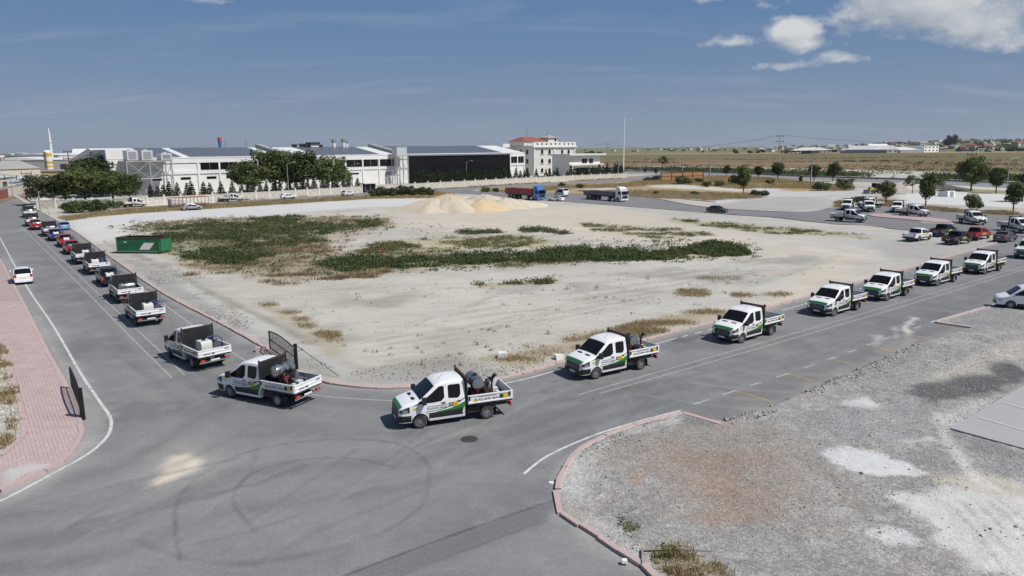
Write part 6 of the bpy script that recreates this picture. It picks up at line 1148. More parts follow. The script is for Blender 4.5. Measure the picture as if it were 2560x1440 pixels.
def place(o, pa, la, heading, z=0.):
    """stand vehicle o so that its local ground point la comes over the surveyed pixel pa"""
    x, y = G(*pa, z); c, s = math.cos(heading), math.sin(heading); o.location = (x - la[0] * c + la[1] * s, y - la[0] * s - la[1] * c, z); o.rotation_euler[2] = heading; return o
def place2(o, pf, pr, side, wb, tr, z=0.):
    """front and rear wheel contacts of the visible side (side +1 left, -1 right)"""
    a, b = G(*pf, z), G(*pr, z); h = math.atan2(a[1] - b[1], a[0] - b[0]); m = ((a[0] + b[0]) / 2, (a[1] + b[1]) / 2); c, s = math.cos(h), math.sin(h); lx, ly = -wb / 2, side * tr / 2
    o.location = (m[0] - lx * c + ly * s, m[1] - lx * s - ly * c, z); o.rotation_euler[2] = h; return o
def offs(o, lx, ly, z):
    h = o.rotation_euler[2]; c, s = math.cos(h), math.sin(h); return (o.location[0] + lx * c - ly * s, o.location[1] + lx * s + ly * c, o.location[2] + z), h
TRK = make_truck(); used = []
def truck(label, group=None):
    o = TRK if not used else copy_tree(TRK); used.append(1); tag(o, label, 'truck', group); return o
PROT = {}
def payload(kind, o, label, lx=-3.5, ly=0., bedz=.957):
    mk = {'tank': make_sprayer_tank, 'low': lambda: make_sprayer_tank(True), 'box': make_sprayer_box, 'noz': make_nozzle_unit}[kind]
    p = copy_tree(PROT[kind]) if kind in PROT else PROT.setdefault(kind, mk())
    l, h = offs(o, lx, ly, bedz + .002); p.location = l; p.rotation_euler[2] = h; tag(p, label, 'spray unit', 'spraying gear in the trucks'); return p
def steer(o, deg):
    for c in KMAP[o.name]:
        if c.name.startswith('wheel') and 'guard' not in c.name and abs(c.location[0]) < .01: c.rotation_euler[2] = R(deg)
GR = 'white crew-cab trucks in the right-hand convoy'; GL = 'white crew-cab trucks in the left-hand convoy'
RIGHT = [((1050, 1072), (1220, 1047), 'white crew-cab truck with green swoosh turning at the junction, nearest of all', 'tank', 'stainless spray tank on the nearest turning truck'),
         ((1493, 948), (1601, 925), 'white crew-cab truck right behind the turning truck, at the kerb corner', 'tank', 'stainless spray tank on the second truck of the right convoy'),
         ((1857, 858), (1927, 839), 'third white crew-cab truck of the right convoy, dry grass behind it', 'noz', 'dark pump with upright nozzles on the third right truck'),
         ((2087, 791), (2142, 776.5), 'fourth white crew-cab truck of the right convoy, long shadow ahead of it', None, ''),
         ((2217, 753), (2266, 739.5), 'fifth white crew-cab truck of the right convoy, hose reel behind cab', 'noz', 'dark pump and reel on the fifth right truck'),
         ((2343, 716), (2387, 705), 'sixth white crew-cab truck of the right convoy from the junction', None, ''),
         ((2460, 687), (2501, 677), 'seventh white crew-cab truck of the right convoy from the junction', 'noz', 'small dark pump on the seventh right truck'),
         ((2580, 650), (2618, 640), 'white crew-cab truck cut off by the right picture edge in the convoy', None, '')]
for pf, pr, lb, pl, pll in RIGHT:
    o = place2(truck(lb, GR), pf, pr, 1, 3.5, 1.95)
    if 'turning at' in lb: steer(o, -16)
    if 'corner' in lb: steer(o, -7)
    if pl: payload(pl, o, pll, -3.15 if pl == 'tank' else -3.0)
LH = R(127.5)
o = place2(truck('white crew-cab truck swinging round the corner beside the black gate', GL), (577, 995), (692, 1017), 1, 3.5, 1.95); payload('tank', o, 'stainless spray tank on the truck beside the black gate', -3.1); steer(o, -14)
LEFTC = [((480, 921), R(136), 'white dropside truck directly ahead of the cornering truck, seen from behind', 'box', 'cream tank with blue frame in the truck ahead of the cornering one', .0),
         ((338, 813), LH, 'third white truck back along the left convoy, small pump in its bed', 'box', 'small pale pump unit in the third truck of the left convoy', -.1),
         ((293, 756), LH, 'white truck in the left convoy just behind the black pickup', 'low', 'shiny horizontal tank in the truck behind the black pickup', 0),
         ((222, 685.7), LH, 'white truck in the left convoy just ahead of the black pickup', 'box', 'pale pump unit in the truck ahead of the black pickup', .2),
         ((190, 660), LH, 'white truck in the left convoy just behind the red pickups', 'box', 'pale pump unit in the truck behind the red pickups', -.2),
         ((111, 591), LH, 'white truck in the left convoy between the blue and the single red pickup', 'low', 'shiny tank in the truck beside the light blue hatchback', 0),
         ((68, 566), LH, 'white truck in the left convoy just ahead of the farthest red pickup', 'low', 'shiny tank in the truck ahead of the farthest red pickup', 0),
         ((61, 544), LH, 'farthest white truck of the left convoy up the street', 'low', 'shiny tank in the farthest truck of the left convoy', 0)]
for pr, h, lb, pl, pll, ly in LEFTC:
    o = place(truck(lb, GL), pr, (-3.5, .98), h); payload(pl, o, pll, -3.3, ly)
YS = mat('pale_yellow_sticker', (.62, .62, .12), .5)
def car(proto, label, cat): return tag(proto, label, cat)
pk = {}
def pick(col, sticker=None):
    key = (col.name, bool(sticker))
    if key in pk: return copy_tree(pk[key])
    pk[key] = pickup(col, sticker); return pk[key]
o = place(tag(pick(P_BLACK), 'black pickup truck in the middle of the left convoy', 'pickup', 'pickups in the left-hand convoy'), (257, 715), (-3.05, .77), LH); payload('box', o, 'pale pump unit in the black pickup of the left convoy', -3.4, .1, .702)
for i, (p, c, lb) in enumerate((((168, 635.5), P_RED, 'red pickup nearest the white trucks in the left convoy, white roll on top'), ((152, 617.5), P_RED, 'red pickup second in line behind the blue pickup'), ((127, 602), P_BLUE, 'deep blue pickup in the left convoy'), ((80, 575), P_RED, 'farthest red pickup in the left convoy, between two white trucks'))):
    o = place(tag(pick(c), lb, 'pickup', 'pickups in the left-hand convoy'), p, (-3.05, .77), LH)
    payload('low' if i in (0, 3) else 'box', o, ('shiny tank in the nearest red pickup', 'pump unit in the second red pickup', 'pump unit in the blue pickup', 'shiny tank in the farthest red pickup')[i], -3.4, 0, .702)
place(car(hatch(P_SKY), 'light blue hatchback parked by the right kerb of the left street', 'car'), (150, 575.5), (-2.45, .74), LH)
place(car(mpv(P_WHITE), 'white family van driving away beside the pink pavement', 'car'), (38, 711), (-2.49, .77), R(126))
place(car(mpv(P_WHITE), 'white car at the far head of the left convoy', 'car'), (66, 533), (-2.49, .77), LH)
# vehicles on the right hand back road
ZB = .165; BK = 'white crew-cab trucks on the back road'
for pf, pr, sd_, lb in (((2146.7, 556.7), (2090, 553.3), -1, 'white crew-cab truck leading along the back road, left of the pink island'), ((2299, 543.3), (2254.4, 540), -1, 'white crew-cab truck facing right behind the pink island'), ((2433, 562.5), (2397.8, 556.5), -1, 'white crew-cab truck at the right tip of the pink island'), ((2549, 583), (2506, 576.5), -1, 'white crew-cab truck at the right picture edge on the back road')):
    o = place2(truck(lb, BK), pf, pr, sd_, 3.5, 1.95, ZB)
    if 'tip' in lb or 'edge' in lb: payload('noz', o, 'dark pump on the truck at the ' + ('tip of the pink island' if 'tip' in lb else 'right edge of the back road'), -2.9)
for p, la, h, lb in (((2128, 526), (0, .98), R(-122), 'white truck parked facing us, left of the little group by the round tree'), ((2198, 519.5), (-3.5, .98), R(-158), 'white truck standing behind the others in the group by the round tree'), ((2186, 530), (0, .98), R(-108), 'white truck parked nose on in front of the group by the round tree'), ((2239, 532.5), (.8, 0), R(-124), 'white truck facing us half hidden behind the one facing right')):
    place(truck(lb, 'white trucks parked by the round tree'), p, la, h, ZB)
for pf, pr, c, lb in (((2323, 599), (2295.6, 603.3), P_WHITE, 'white pickup with yellow sticker parked left of the dark ones'), ((2386.7, 587), (2361, 591), P_BLACK, 'black pickup parked behind the front black one'), ((2421, 607), (2396.7, 611), P_BLACK, 'front black pickup with yellow sticker beside the red one'), ((2470, 596), (2445.6, 600), P_RED, 'red pickup with yellow sticker parked between black pickup and dark sedan')):
    place2(tag(pick(c, YS), lb, 'pickup', 'pickups parked by the back road'), pf, pr, -1, 3.05, 1.55, ZL + .02)
place2(car(sedan(P_GREY), 'dark grey sedan parked right of the red pickup', 'car'), (2540, 601), (2516, 605.6), -1, 2.65, 1.52, ZL + .02)
place2(car(sedan(P_BLACK), 'black sedan driving alone on the back road', 'car'), (1800.6, 532.5), (1775.3, 530.6), -1, 2.65, 1.52, ZB)
place2(car(vanbox(P_WHITE, 'white_minibus', [(1.25, 2.0), (2.1, 3.2), (3.28, 4.4), (4.48, 5.2)], 5.6, 2.35), 'white minibus with dark windows beside the blue lorry', 'minibus'), (1381, 489.5), (1412, 493), 1, 3.36, 1.6, ZB)
place2(car(wagon(P_WHITE), 'small white estate car in front of the minibus', 'car'), (1374, 502), (1396, 503), 1, 2.42, 1.35, ZB)
def semi_at(o, pf, pr): return place(o, pf, (0, -1.05), math.atan2(G(*pf, ZB)[1] - G(*pr, ZB)[1], G(*pf, ZB)[0] - G(*pr, ZB)[0]), ZB)
semi_at(tag(make_semi(P_TBLUE, 'tipper_lorry', 'red'), 'bright blue lorry with dark red loaded trailer behind the sand heap', 'lorry'), (1339, 500.5), (1286, 496.2))
semi_at(tag(make_semi(P_WHITE, 'flatbed_lorry', 'grey'), 'white lorry with grey dropside trailer on the back road', 'lorry'), (1545, 504), (1466, 497.8))
place(car(vanbox(P_WHITE, 'white_van', [(1.25, 2.05), (2.2, 3.3), (3.4, 4.4)], 4.75, 1.92), 'old white van facing left on gravel, cut by the right edge', 'van'), (2525, 771), (0, .8), R(157), .1)
# vehicles by the boundary wall
WL = FA.a
o = place(truck('white crew-cab truck parked by the wall behind the bushes', 'trucks by the wall'), (358, 517), (0, -.98), WL, ZL); o = place2(truck('white crew-cab truck on the wall road beside dry grass', 'trucks by the wall'), (598.7, 503.7), (563, 505), -1, 3.5, 1.95, .15)
payload('box', o, 'pale unit in the truck on the wall road', -3.3)
S1 = suv(P_WHITE); place2(tag(S1, 'white SUV on the wall road, left of two', 'car', 'SUVs on the wall road'), (734.4, 497.3), (711.4, 498.4), -1, 2.63, 1.58, .15); place2(tag(copy_tree(S1), 'white SUV on the wall road, right of two, near the gate cabin', 'car', 'SUVs on the wall road'), (885, 489.), (863.3, 491.), -1, 2.63, 1.58, .15)
place2(car(suv(P_SILV), 'silver SUV parked in front of the caged trailer', 'car'), (496.3, 525), (468.5, 526.5), -1, 2.63, 1.58, ZL); place(car(vanbox(P_WHITE, 'panel_van', [(1.25, 2.0)], 4.6, 1.9, False), 'white panel van standing behind the caged trailer', 'van'), (466, 517), (0, -.8), WL, ZL)
place(tag(make_backhoe(), 'yellow backhoe loader working behind the round tree', 'loader'), (2186, 484), (0, 0), R(-160), ZL)
# ================================================================== kerbs, markings, gates, walls and other street things
KERB = mat('pink_kerb_concrete', (.47, .36, .345), .9, var=.14, vscale=1.5, bump=.3, bscale=12.)
kst = MB().raw([(-.485, -.13, -.05), (.485, -.13, -.05), (.485, .13, -.05), (-.485, .13, -.05), (-.485, -.13, .11), (.485, -.13, .11), (.485, .13, .135), (-.485, .13, .135), (-.485, -.09, .135), (.485, -.09, .135)], [(0, 3, 2, 1), (0, 1, 5, 4), (4, 5, 9, 8), (8, 9, 6, 7), (2, 3, 7, 6), (0, 4, 8, 7, 3), (1, 2, 6, 9, 5)]).mesh('kerb_stone'); kst.materials.append(KERB)
def kerb_run(line, off=0., flip=False, skip=(), z=0., par=None, jit=.022):
    k = par or tag(empty('kerb'), kind='structure'); line = np.asarray(line); seg = np.linalg.norm(np.diff(line, axis=0), axis=1); cum = np.concatenate([[0], np.cumsum(seg)]); L_ = cum[-1]; n = int(L_)
    for i in range(n):
        t = (i + .5) * L_ / n; p = np.array([np.interp(t, cum, line[:, 0]), np.interp(t, cum, line[:, 1])]); q = np.array([np.interp(min(t + .4, L_), cum, line[:, 0]), np.interp(min(t + .4, L_), cum, line[:, 1])]) - np.array([np.interp(max(t - .4, 0), cum, line[:, 0]), np.interp(max(t - .4, 0), cum, line[:, 1])])
        if any(a <= t <= b for a, b in skip): continue
        a = math.atan2(q[1], q[0]) + (math.pi if flip else 0); nx, ny = -math.sin(a), math.cos(a)
        o = add('kerb_stone', kst, None, k, (p[0] + nx * off + random.uniform(-jit, jit), p[1] + ny * off + random.uniform(-jit, jit), z + random.uniform(-.012, .008)), a + random.uniform(-jit, jit), (L_ / n, 1, 1))
    return k
i0 = int(np.argmin(np.hypot(LEFT[:, 0] - G(125, 543)[0], LEFT[:, 1] - G(125, 543)[1])))
kerb_run(LEFT[i0:], .08, False); kerb_run(WALK, -.08, False); kerb_run(NEAR1, -.08, False); kerb_run(NEAR2, -.08, False); kerb_run(np.array(gp([(1706, 1036), (1802, 1064)])), 0); kerb_run(np.array(gp([(2342, 808), (2432, 821)])), 0); kerb_run(np.array(gp([(2342, 808), (2640, 722)])), 0, True); kerb_run(INNER, .02, False, z=.02); kerb_run(np.array(gp([(1402, 1287), (1390, 1258), (1392, 1229)])), -.1, False, z=-.05)
# back road kerbs, seen as thin lines
bke = tag(empty('kerb'), kind='structure')
for px in ([(1572, 487), (1640, 498), (1735, 516), (1820, 525), (1975, 532.5), (2040, 529)], [(2080, 562), (2189, 568), (2255, 576), (2400, 584), (2560, 594)], [(1572, 483), (1640, 491), (1735, 502), (1790, 507)]): kerb_run(smooth_line(gp(px), 1.), 0, z=.16, par=bke)
# ---- painted markings
def worn(name, c, wear=.5):
    m = bpy.data.materials.new(name); m.use_nodes = True; t = m.node_tree; b = t.nodes['Principled BSDF']; b.inputs['Base Color'].default_value = (*c, 1); b.inputs['Roughness'].default_value = .7
    tcn = nd(t, 'ShaderNodeTexCoord'); n = nd(t, 'ShaderNodeTexNoise'); n.inputs['Scale'].default_value = 2.2; n.inputs['Detail'].default_value = 6; n.inputs['Roughness'].default_value = .75; t.links.new(tcn.outputs['Object'], n.inputs['Vector'])
    mr = nd(t, 'ShaderNodeMapRange'); mr.inputs[1].default_value = wear - .12; mr.inputs[2].default_value = wear + .10; mr.inputs[3].default_value = .4; t.links.new(n.outputs[0], mr.inputs[0]); tr = nd(t, 'ShaderNodeBsdfTransparent'); ms = nd(t, 'ShaderNodeMixShader'); t.links.new(mr.outputs[0], ms.inputs[0]); t.links.new(tr.outputs[0], ms.inputs[1]); t.links.new(b.outputs[0], ms.inputs[2]); t.links.new(ms.outputs[0], t.nodes['Material Output'].inputs[0]); return m
MK_W = worn('white_road_paint', (.58, .58, .57), .42); MK_F = worn('faded_road_paint', (.36, .36, .358), .40); MK_D = worn('dash_road_paint', (.46, .46, .455), .46); MK_Y = worn('yellow_road_paint', (.48, .32, .07), .44)
def ribbon(line, w, z, m, parent, name='road_marking'):
    line = np.asarray(line); d = np.gradient(line, axis=0); d /= np.linalg.norm(d, axis=1)[:, None]; nn = np.stack([-d[:, 1], d[:, 0]], 1) * w / 2; n = len(line); V = [(*p, z) for p in line + nn] + [(*p, z) for p in line - nn]
    me = bpy.data.meshes.new(name); me.from_pydata(V, [], [(i + n, i + n + 1, i + 1, i) for i in range(n - 1)]); me.update()
    if me.polygons[0].normal.z < 0: me.flip_normals()
    return add(name, me, m, parent)
ZM = .006
ribbon(smooth_line(gp([(-40, 520), (0, 595), (60, 705), (130, 810), (200, 930), (250, 1005), (274, 1040), (278, 1065), (265, 1095), (220, 1135), (130, 1185), (0, 1253), (-100, 1290)]), .5), .16, ZM, MK_W, road)
ribbon(smooth_line(gp([(55, 570), (69, 583), (180, 693), (334, 850), (430, 945)]), 2.), .10, ZM, MK_F, road); ribbon(smooth_line(gp([(70, 570), (85, 583), (221, 711), (370, 850), (462, 938)]), 2.), .10, ZM, MK_F, road)
ribbon(smooth_line(gp([(180, 597), (260, 655), (360, 724), (480, 812), (610, 900), (690, 950), (740, 976), (795, 989), (900, 998), (990, 1002)]), 1.), .13, ZM, MK_F, road); ribbon(smooth_line(gp([(1255, 960), (1320, 946), (1382, 929)]), 1.), .14, ZM, MK_W, road)
ribbon(smooth_line(gp([(1636, 861), (1692, 845)]), 1.), .13, ZM, MK_W, road)
for a, b in (((1706, 842), (1719, 838)), ((1738, 834), (1756, 829)), ((1768, 826), (1792, 819)), ((1800, 817), (1870, 797)), ((1955, 776), (2030, 755)), ((2150, 722), (2200, 708)), ((2280, 685), (2330, 671))): ribbon(gp([a, b]), .13, ZM, MK_W, road)
ribbon(smooth_line(gp([(1446, 987), (1663, 925), (1980, 835), (2280, 748), (2560, 666), (2700, 625)]), 3.), .10, ZM, MK_F, road); ribbon(smooth_line(gp([(1500, 984), (1680, 933), (1980, 847), (2290, 756), (2560, 674), (2700, 632)]), 3.), .10, ZM, MK_F, road)
ribbon(smooth_line(gp([(1310, 1185), (1350, 1152), (1400, 1124), (1500, 1083), (1600, 1053), (1702, 1026)]), .6), .14, ZM, MK_W, road); ribbon(gp([(2326, 806), (2560, 739), (2700, 700)]), .14, ZM, MK_W, road)
for a, b in (((1732, 1011), (1774, 999)), ((1807, 987), (1840, 976)), ((1875, 964), (1904, 956)), ((1941, 943), (1970, 934)), ((2009, 920), (2036, 912)), ((2065, 900), (2089, 893)), ((2120, 881), (2142, 874)), ((2167, 863), (2186, 858)), ((2206, 849), (2225, 843)), ((2284, 822), (2303, 815))): ribbon(gp([a, b]), .12, ZM, MK_D, road)
for a, b in (((1840, 977), (1925, 1003)), ((1970, 935), (2035, 953)), ((2079, 898), (2140, 913)), ((2175, 865), (2255, 883)), ((2269, 835), (2326, 848)), ((1704, 1030), (1722, 1037))): ribbon(gp([a, b]), .11, ZM, MK_Y, road)
for a, b in (((2505, 1005), (2600, 1033)), ((2445, 1043), (2620, 1093))): ribbon(gp([a, b], .16), .12, .166, MK_W, plaza)
mh = empty('manhole_cover', (*G(1173, 1098), .003)); tag(mh, 'round dark manhole cover below the turning truck', 'manhole'); MB().lathe([(0, .012), (.33, .012), (.36, .004), (.42, .002)], 24).build('cover', mat('cast_iron', (.05, .048, .045), .7, var=.25, vscale=12.), mh, smooth=30)
b = MB()
for i in range(-3, 4): b.box(-.28, .28, i * .08 - .015, i * .08 + .015, .0125, .017)
b.build('tread_rib', mat('cast_iron', (0, 0, 0)), mh)
# ---- pink pavers
PAV = mat('pink_paver', (.45, .345, .335), .9, var=.16, vscale=.9); PAV2 = mat('pale_pink_paver', (.48, .385, .37), .9, var=.16, vscale=.9)
ca, sa = math.cos(R(127)), math.sin(R(127)); O_ = np.array(G(120, 1050)); us = np.arange(-14, 46, .235); vs = np.arange(-9, 10, .165)
uu, vv = np.meshgrid(us, vs, indexing='ij'); uu = uu + (np.arange(len(vs)) % 2)[None, :] * .1175; P_ = np.stack([O_[0] + uu * ca - vv * sa, O_[1] + uu * sa + vv * ca], -1).reshape(-1, 2)
P_ = P_[(P_[:, 1] < 66) & (P_[:, 1] > 24)]; P_ = P_[sdpoly(P_, [tuple(t) for t in walk_poly]) < -.17]
dust_p = gp([(0, 1175), (90, 1158), (125, 1168), (60, 1207), (0, 1232)]); P_ = P_[(sdpoly(P_, dust_p) + (fbm(P_[:, 0] * .8, P_[:, 1] * .8, 4) - .5) * 2.) > 0]
dcam = np.hypot(P_[:, 0], P_[:, 1]); vis = np.array([PX(x, y, .1)[0] > 0 and PX(x, y, .1)[1] < 1440 for x, y in P_]); order = np.argsort(np.where(vis, dcam, 1e6)); near, rest = P_[order[:300]], P_[order[300:]]
pm = [MB().box(-.112, .112, -.077, .077, -.03, .012).mesh('paver') for _ in range(2)]; pm[0].materials.append(PAV); pm[1].materials.append(PAV2)
for x, y in near: add('paver', pm[int(random.random() < .3)], None, walk, (x, y, .095 + random.uniform(-.003, .005)), R(127) + random.uniform(-.02, .02))
n = len(rest); bx = np.array([(-.112, -.077, 0), (.112, -.077, 0), (.112, .077, 0), (-.112, .077, 0), (-.112, -.077, .012), (.112, -.077, .012), (.112, .077, .012), (-.112, .077, .012)]); rot = np.array([[ca, sa, 0], [-sa, ca, 0], [0, 0, 1]]); bw_ = bx @ rot
V = (bw_[None] + np.concatenate([rest, (.096 + rng.uniform(-.003, .005, n))[:, None]], 1)[:, None]).reshape(-1, 3); fq = np.array([(4, 5, 6, 7), (0, 1, 5, 4), (1, 2, 6, 5), (2, 3, 7, 6), (3, 0, 4, 7)]); FQ = (fq[None] + (np.arange(n) * 8)[:, None, None]).reshape(-1, 4)
me = bpy.data.meshes.new('paver_field'); me.from_pydata(V.tolist(), [], FQ.tolist()); tag(add('paver_field', me, PAV, walk), kind='stuff')
# ---- black steel gates
GATE = mat('black_gate_steel', (.016, .016, .017), .5, metal=.3)
def gate(a, b, h, label, bars, post_end, zb=.1, sag=.0):
    A, B = np.array(G(*a)), np.array(G(*b)); L_ = np.linalg.norm(B - A); r = empty('gate_leaf', (*A, zb), math.atan2(B[1] - A[1], B[0] - A[0])); tag(r, label, 'gate')
    top = lambda x: h + .16 * math.sin(math.pi * x / L_)
    f = MB().box(0, L_, -.03, .03, .12, .2).box(-.05, .05, -.04, .04, .12, h).box(L_ - .05, L_ + .05, -.04, .04, .12, h)
    for k in range(10): x0, x1 = L_ * k / 10, L_ * (k + 1) / 10; f.bar((x0, 0, top(x0)), (x1, 0, top(x1)), .07)
    f.build('gate_frame', GATE, r); bm_ = MB().box(-.010, .010, -.010, .010, 0, 1).mesh('bar'); bm_.materials.append(GATE)
    for k in range(1, bars): x = L_ * k / bars; add('bar', bm_, None, r, (x, 0, .2), None, (1, 1, top(x) - .22))
    MB().box(.05, L_ - .05, -.02, .02, h * .55, h * .55 + .05).build('cross_rail', GATE, r)
    MB().cyl((post_end * L_ + (.22 if post_end else -.22), 0, -.2), (post_end * L_ + (.22 if post_end else -.22), 0, h + .30), .12, n=12).build('gate_post', GATE, r, smooth=40); return r, L_
gr_, L_ = gate((676, 879), (739, 925), 1.35, 'black barred gate leaf standing open on the right kerb', 34, 1)
MB().bar((L_ + .22, 0, 1.6), (L_ + 1.1, -1.2, 0), .06).cyl((L_ + .22, 0, 1.62), (L_ + 3.2, 1.6, .02), .02, n=5).build('brace', GATE, gr_)
gate((181, 976), (207, 1046), 1.3, 'black gate leaf seen nearly edge on beside the pink pavement', 40, 1)
MB().box(-.35, .35, -.2, .2, 0, .3).build('loose_kerb_block', KERB, None, loc=(*G(652, 878), .0), rz=.4); tag(bpy.data.objects['loose_kerb_block'], 'loose pink kerb block lying by the black gate', 'block')
# ---- green roll-off container
CG = mat('green_container_paint', (.012, .16, .065), .45, dirt=.18); a, b = G(293, 633, ZL), G(405, 634, ZL); Lc = math.dist(a, b); ct = empty('skip_container', (*a, ZL), math.atan2(b[1] - a[1], b[0] - a[0])); tag(ct, 'long green steel skip container with white slanted panel on its side', 'container'); Hc = 2.05; Dc = 2.4
for nm, bx_ in (('side_wall', (0, Lc, 0, .06, .25, Hc)), ('side_wall', (0, Lc, Dc - .06, Dc, .25, Hc)), ('end_wall', (0, .06, .062, Dc - .062, .25, Hc)), ('end_wall', (Lc - .06, Lc, .062, Dc - .062, .25, Hc))): MB().box(*bx_).build(nm, CG, ct)
MB().box(.06, Lc - .06, .062, Dc - .062, .25, .33).build('floor', mat('rusty_steel', (.12, .05, .03), .9, var=.3), ct); MB().box(.061, Lc - .061, Dc - .075, Dc - .0605, .4, Hc - .02).build('inner_lining', mat('rusty_steel', (0, 0, 0)), ct)
for k in range(5): MB().prism([(-.07, 0), (-.002, -.05), (-.002, .15), (-.07, .1)], .25, Lc - .5, 'x').build('rib', CG, ct, loc=(0, 0, .5 + k * .28))
MB().box(-.03, Lc + .03, -.10, .10, Hc, Hc + .10).box(-.03, Lc + .03, Dc - .1, Dc + .10, Hc, Hc + .10).box(-.1, .08, .101, Dc - .101, Hc, Hc + .1).box(Lc - .08, Lc + .1, .101, Dc - .101, Hc, Hc + .1).build('top_rim', RUST, ct)
for x in (.08, Lc - .35, Lc * .9): MB().box(x, x + .14, -.11, -.003, .2, Hc - .002).build('post', CG, ct)
MB().box(0, Lc, .3, .5, .02, .245).box(0, Lc, Dc - .5, Dc - .3, .02, .245).build('runner', CG, ct); MB().box(.2, Lc - .6, -.12, -.003, .18, .36).build('lower_rail', mat('faded_green', (.10, .27, .17), .5), ct); MB().prism([(Lc * .51, .52), (Lc * .74, .52), (Lc * .86, 1.46), (Lc * .63, 1.46)], -.085, -.072, 'y').build('white_panel', WHP, ct)
MB().box(Lc * .18, Lc * .24, -.085, -.072, 1.45, 1.6).build('stencil', WHP, ct)
# ---- boundary wall with lattice panels
LAT = mat('lattice_shadow_grey', (.30, .29, .27), .9); WP = mat('cream_wall', (0, 0, 0))  # lattice bars in their own plain grey, darker than the cream panels
def wall_run(px, label, n):
    ln = np.array(gp(px)); seg = np.linalg.norm(np.diff(ln, axis=0), axis=1); cum = np.concatenate([[0], np.cumsum(seg)]); L_ = cum[-1]; at = lambda t: np.array([np.interp(t, cum, ln[:, 0]), np.interp(t, cum, ln[:, 1])])
    w = empty('boundary_wall', (*ln[0], 0)); tag(w, label, 'wall'); pl = L_ / n
    pan = MB().box(.15, pl - .15, -.10, .10, -.1, 2.05).mesh('wall_panel'); pan.materials.append(WP); cop = MB().box(.15, pl - .15, -.16, .16, 2.052, 2.15).mesh('coping'); cop.materials.append(WP); pst = MB().box(-.18, .18, -.2, .2, -.1, 2.55).box(-.24, .24, -.26, .26, 2.552, 2.65).mesh('wall_post'); pst.materials.append(WALLW)
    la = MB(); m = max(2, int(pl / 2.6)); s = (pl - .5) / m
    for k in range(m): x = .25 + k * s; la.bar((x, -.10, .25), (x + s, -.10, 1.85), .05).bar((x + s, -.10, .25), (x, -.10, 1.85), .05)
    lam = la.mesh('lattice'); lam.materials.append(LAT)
    for i in range(n + 1):
        p = at(i * pl); a = at(min(L_, i * pl + .1)) - at(max(0, i * pl - .1)); an = math.atan2(a[1], a[0]); rel = (p[0] - ln[0][0], p[1] - ln[0][1], .1); add('wall_post', pst, None, w, rel, an)
        if i < n: q = at((i + 1) * pl) - p; an = math.atan2(q[1], q[0]); o = add('wall_panel', pan, None, w, rel, an); add('lattice', lam, None, o); add('coping', cop, None, o)
wall_run([(95, 524), (200, 522), (330, 518), (560, 505), (740, 494), (905, 483)], 'cream boundary wall with lattice pattern, left of the gate cabin', 22)
wall_run([(935, 481), (1055, 474), (1160, 468), (1270, 461), (1430, 452), (1566, 445.5)], 'cream boundary wall with lattice pattern, right of the gate cabin', 24)
# ---- poles
POLE = mat('galvanised_pole', (.42, .43, .44), .5, metal=.4); CONP = mat('concrete_pole', (.36, .34, .31), .9)
def zat(px, base, top): return Face(G(px, base), 0).zy(0, top)
def lamp(px, base, top, label, arms=1, r=.09, z=ZL):
    g = G(px, base); h = zat(px, base, top); o = empty('lamp_post', (*g, z), 0); tag(o, label, 'lamp post'); MB().cyl((0, 0, -.1), (0, 0, h), r * 1.5, r * .8, 8).build('mast', POLE, o, smooth=40)
    for sg in ((1, -1) if arms == 2 else (1,)): MB().cyl((0, 0, h - .1), (sg * 1.9, 0, h + .45), .05, n=6).build('arm', POLE, o); MB().box(*sorted((sg * 1.8, sg * 2.7)), -.15, .15, h + .40, h + .52).build('lantern', WHP, o)
    return o
lamp(1706, 431, 359, 'tall double armed lamp post behind the orange fence', 2, .13); lamp(1602, 427, 361, 'tall double armed lamp post right of the flagpole', 2, .13); lamp(1545, 447, 382, 'plain lamp post at the wall end, left of the flagpole', 1, .1); lamp(1167, 452, 405, 'thin lamp post before the black glass hall', 1); lamp(882, 470, 413, 'thin lamp post right of the big leafy trees', 1); lamp(722, 484, 410, 'thin lamp post among the big leafy trees', 1); lamp(2517, 470, 398, 'thin lamp post behind the right hand trees', 1)
for px, b, t, lb in ((1774, 443, 378, 'concrete mast with a row of floodlights right of the orange fence'),):
    g = G(px, b); h = zat(px, b, t); o = empty('floodlight_mast', (*g, ZL)); tag(o, lb, 'mast'); MB().cyl((0, 0, -.1), (0, 0, h), .3, .16, 8).build('mast', CONP, o, smooth=40); MB().box(-.2, 2.9, -.08, .08, h - .15, h).build('cross_arm', DARKM, o)
    for k in range(3): MB().box(.2 + k * .95, .75 + k * .95, -.25, .1, h + .01, h + .42).build('floodlight', DARKM, o)
g = G(2026, 466); h = zat(2026, 466, 386); o = empty('concrete_pole', (*g, ZL)); tag(o, 'pale concrete pole in the dry verge before the highway', 'pole'); MB().cyl((0, 0, -.1), (0, 0, h), .26, .17, 8).build('mast', CONP, o, smooth=40); MB().box(-.5, .5, -.06, .06, h - .5, h - .38).build('cross_arm', DARKM, o)
g = G(1558, 438); h = zat(1558, 438, 298); o = empty('flagpole', (*g, ZL)); tag(o, 'very tall bare white flagpole at the wall end', 'flagpole'); MB().cyl((0, 0, -.1), (0, 0, h), .42, .20, 12).build('mast', WHP, o, smooth=40); MB().lathe([(0, h + .5), (.25, h + .3), (.25, h + .1), (0, h)], 10).build('finial', WHP, o); MB().lathe([(0, .4), (1., .4), (1., -.1)], 16).build('plinth', CONP, o)
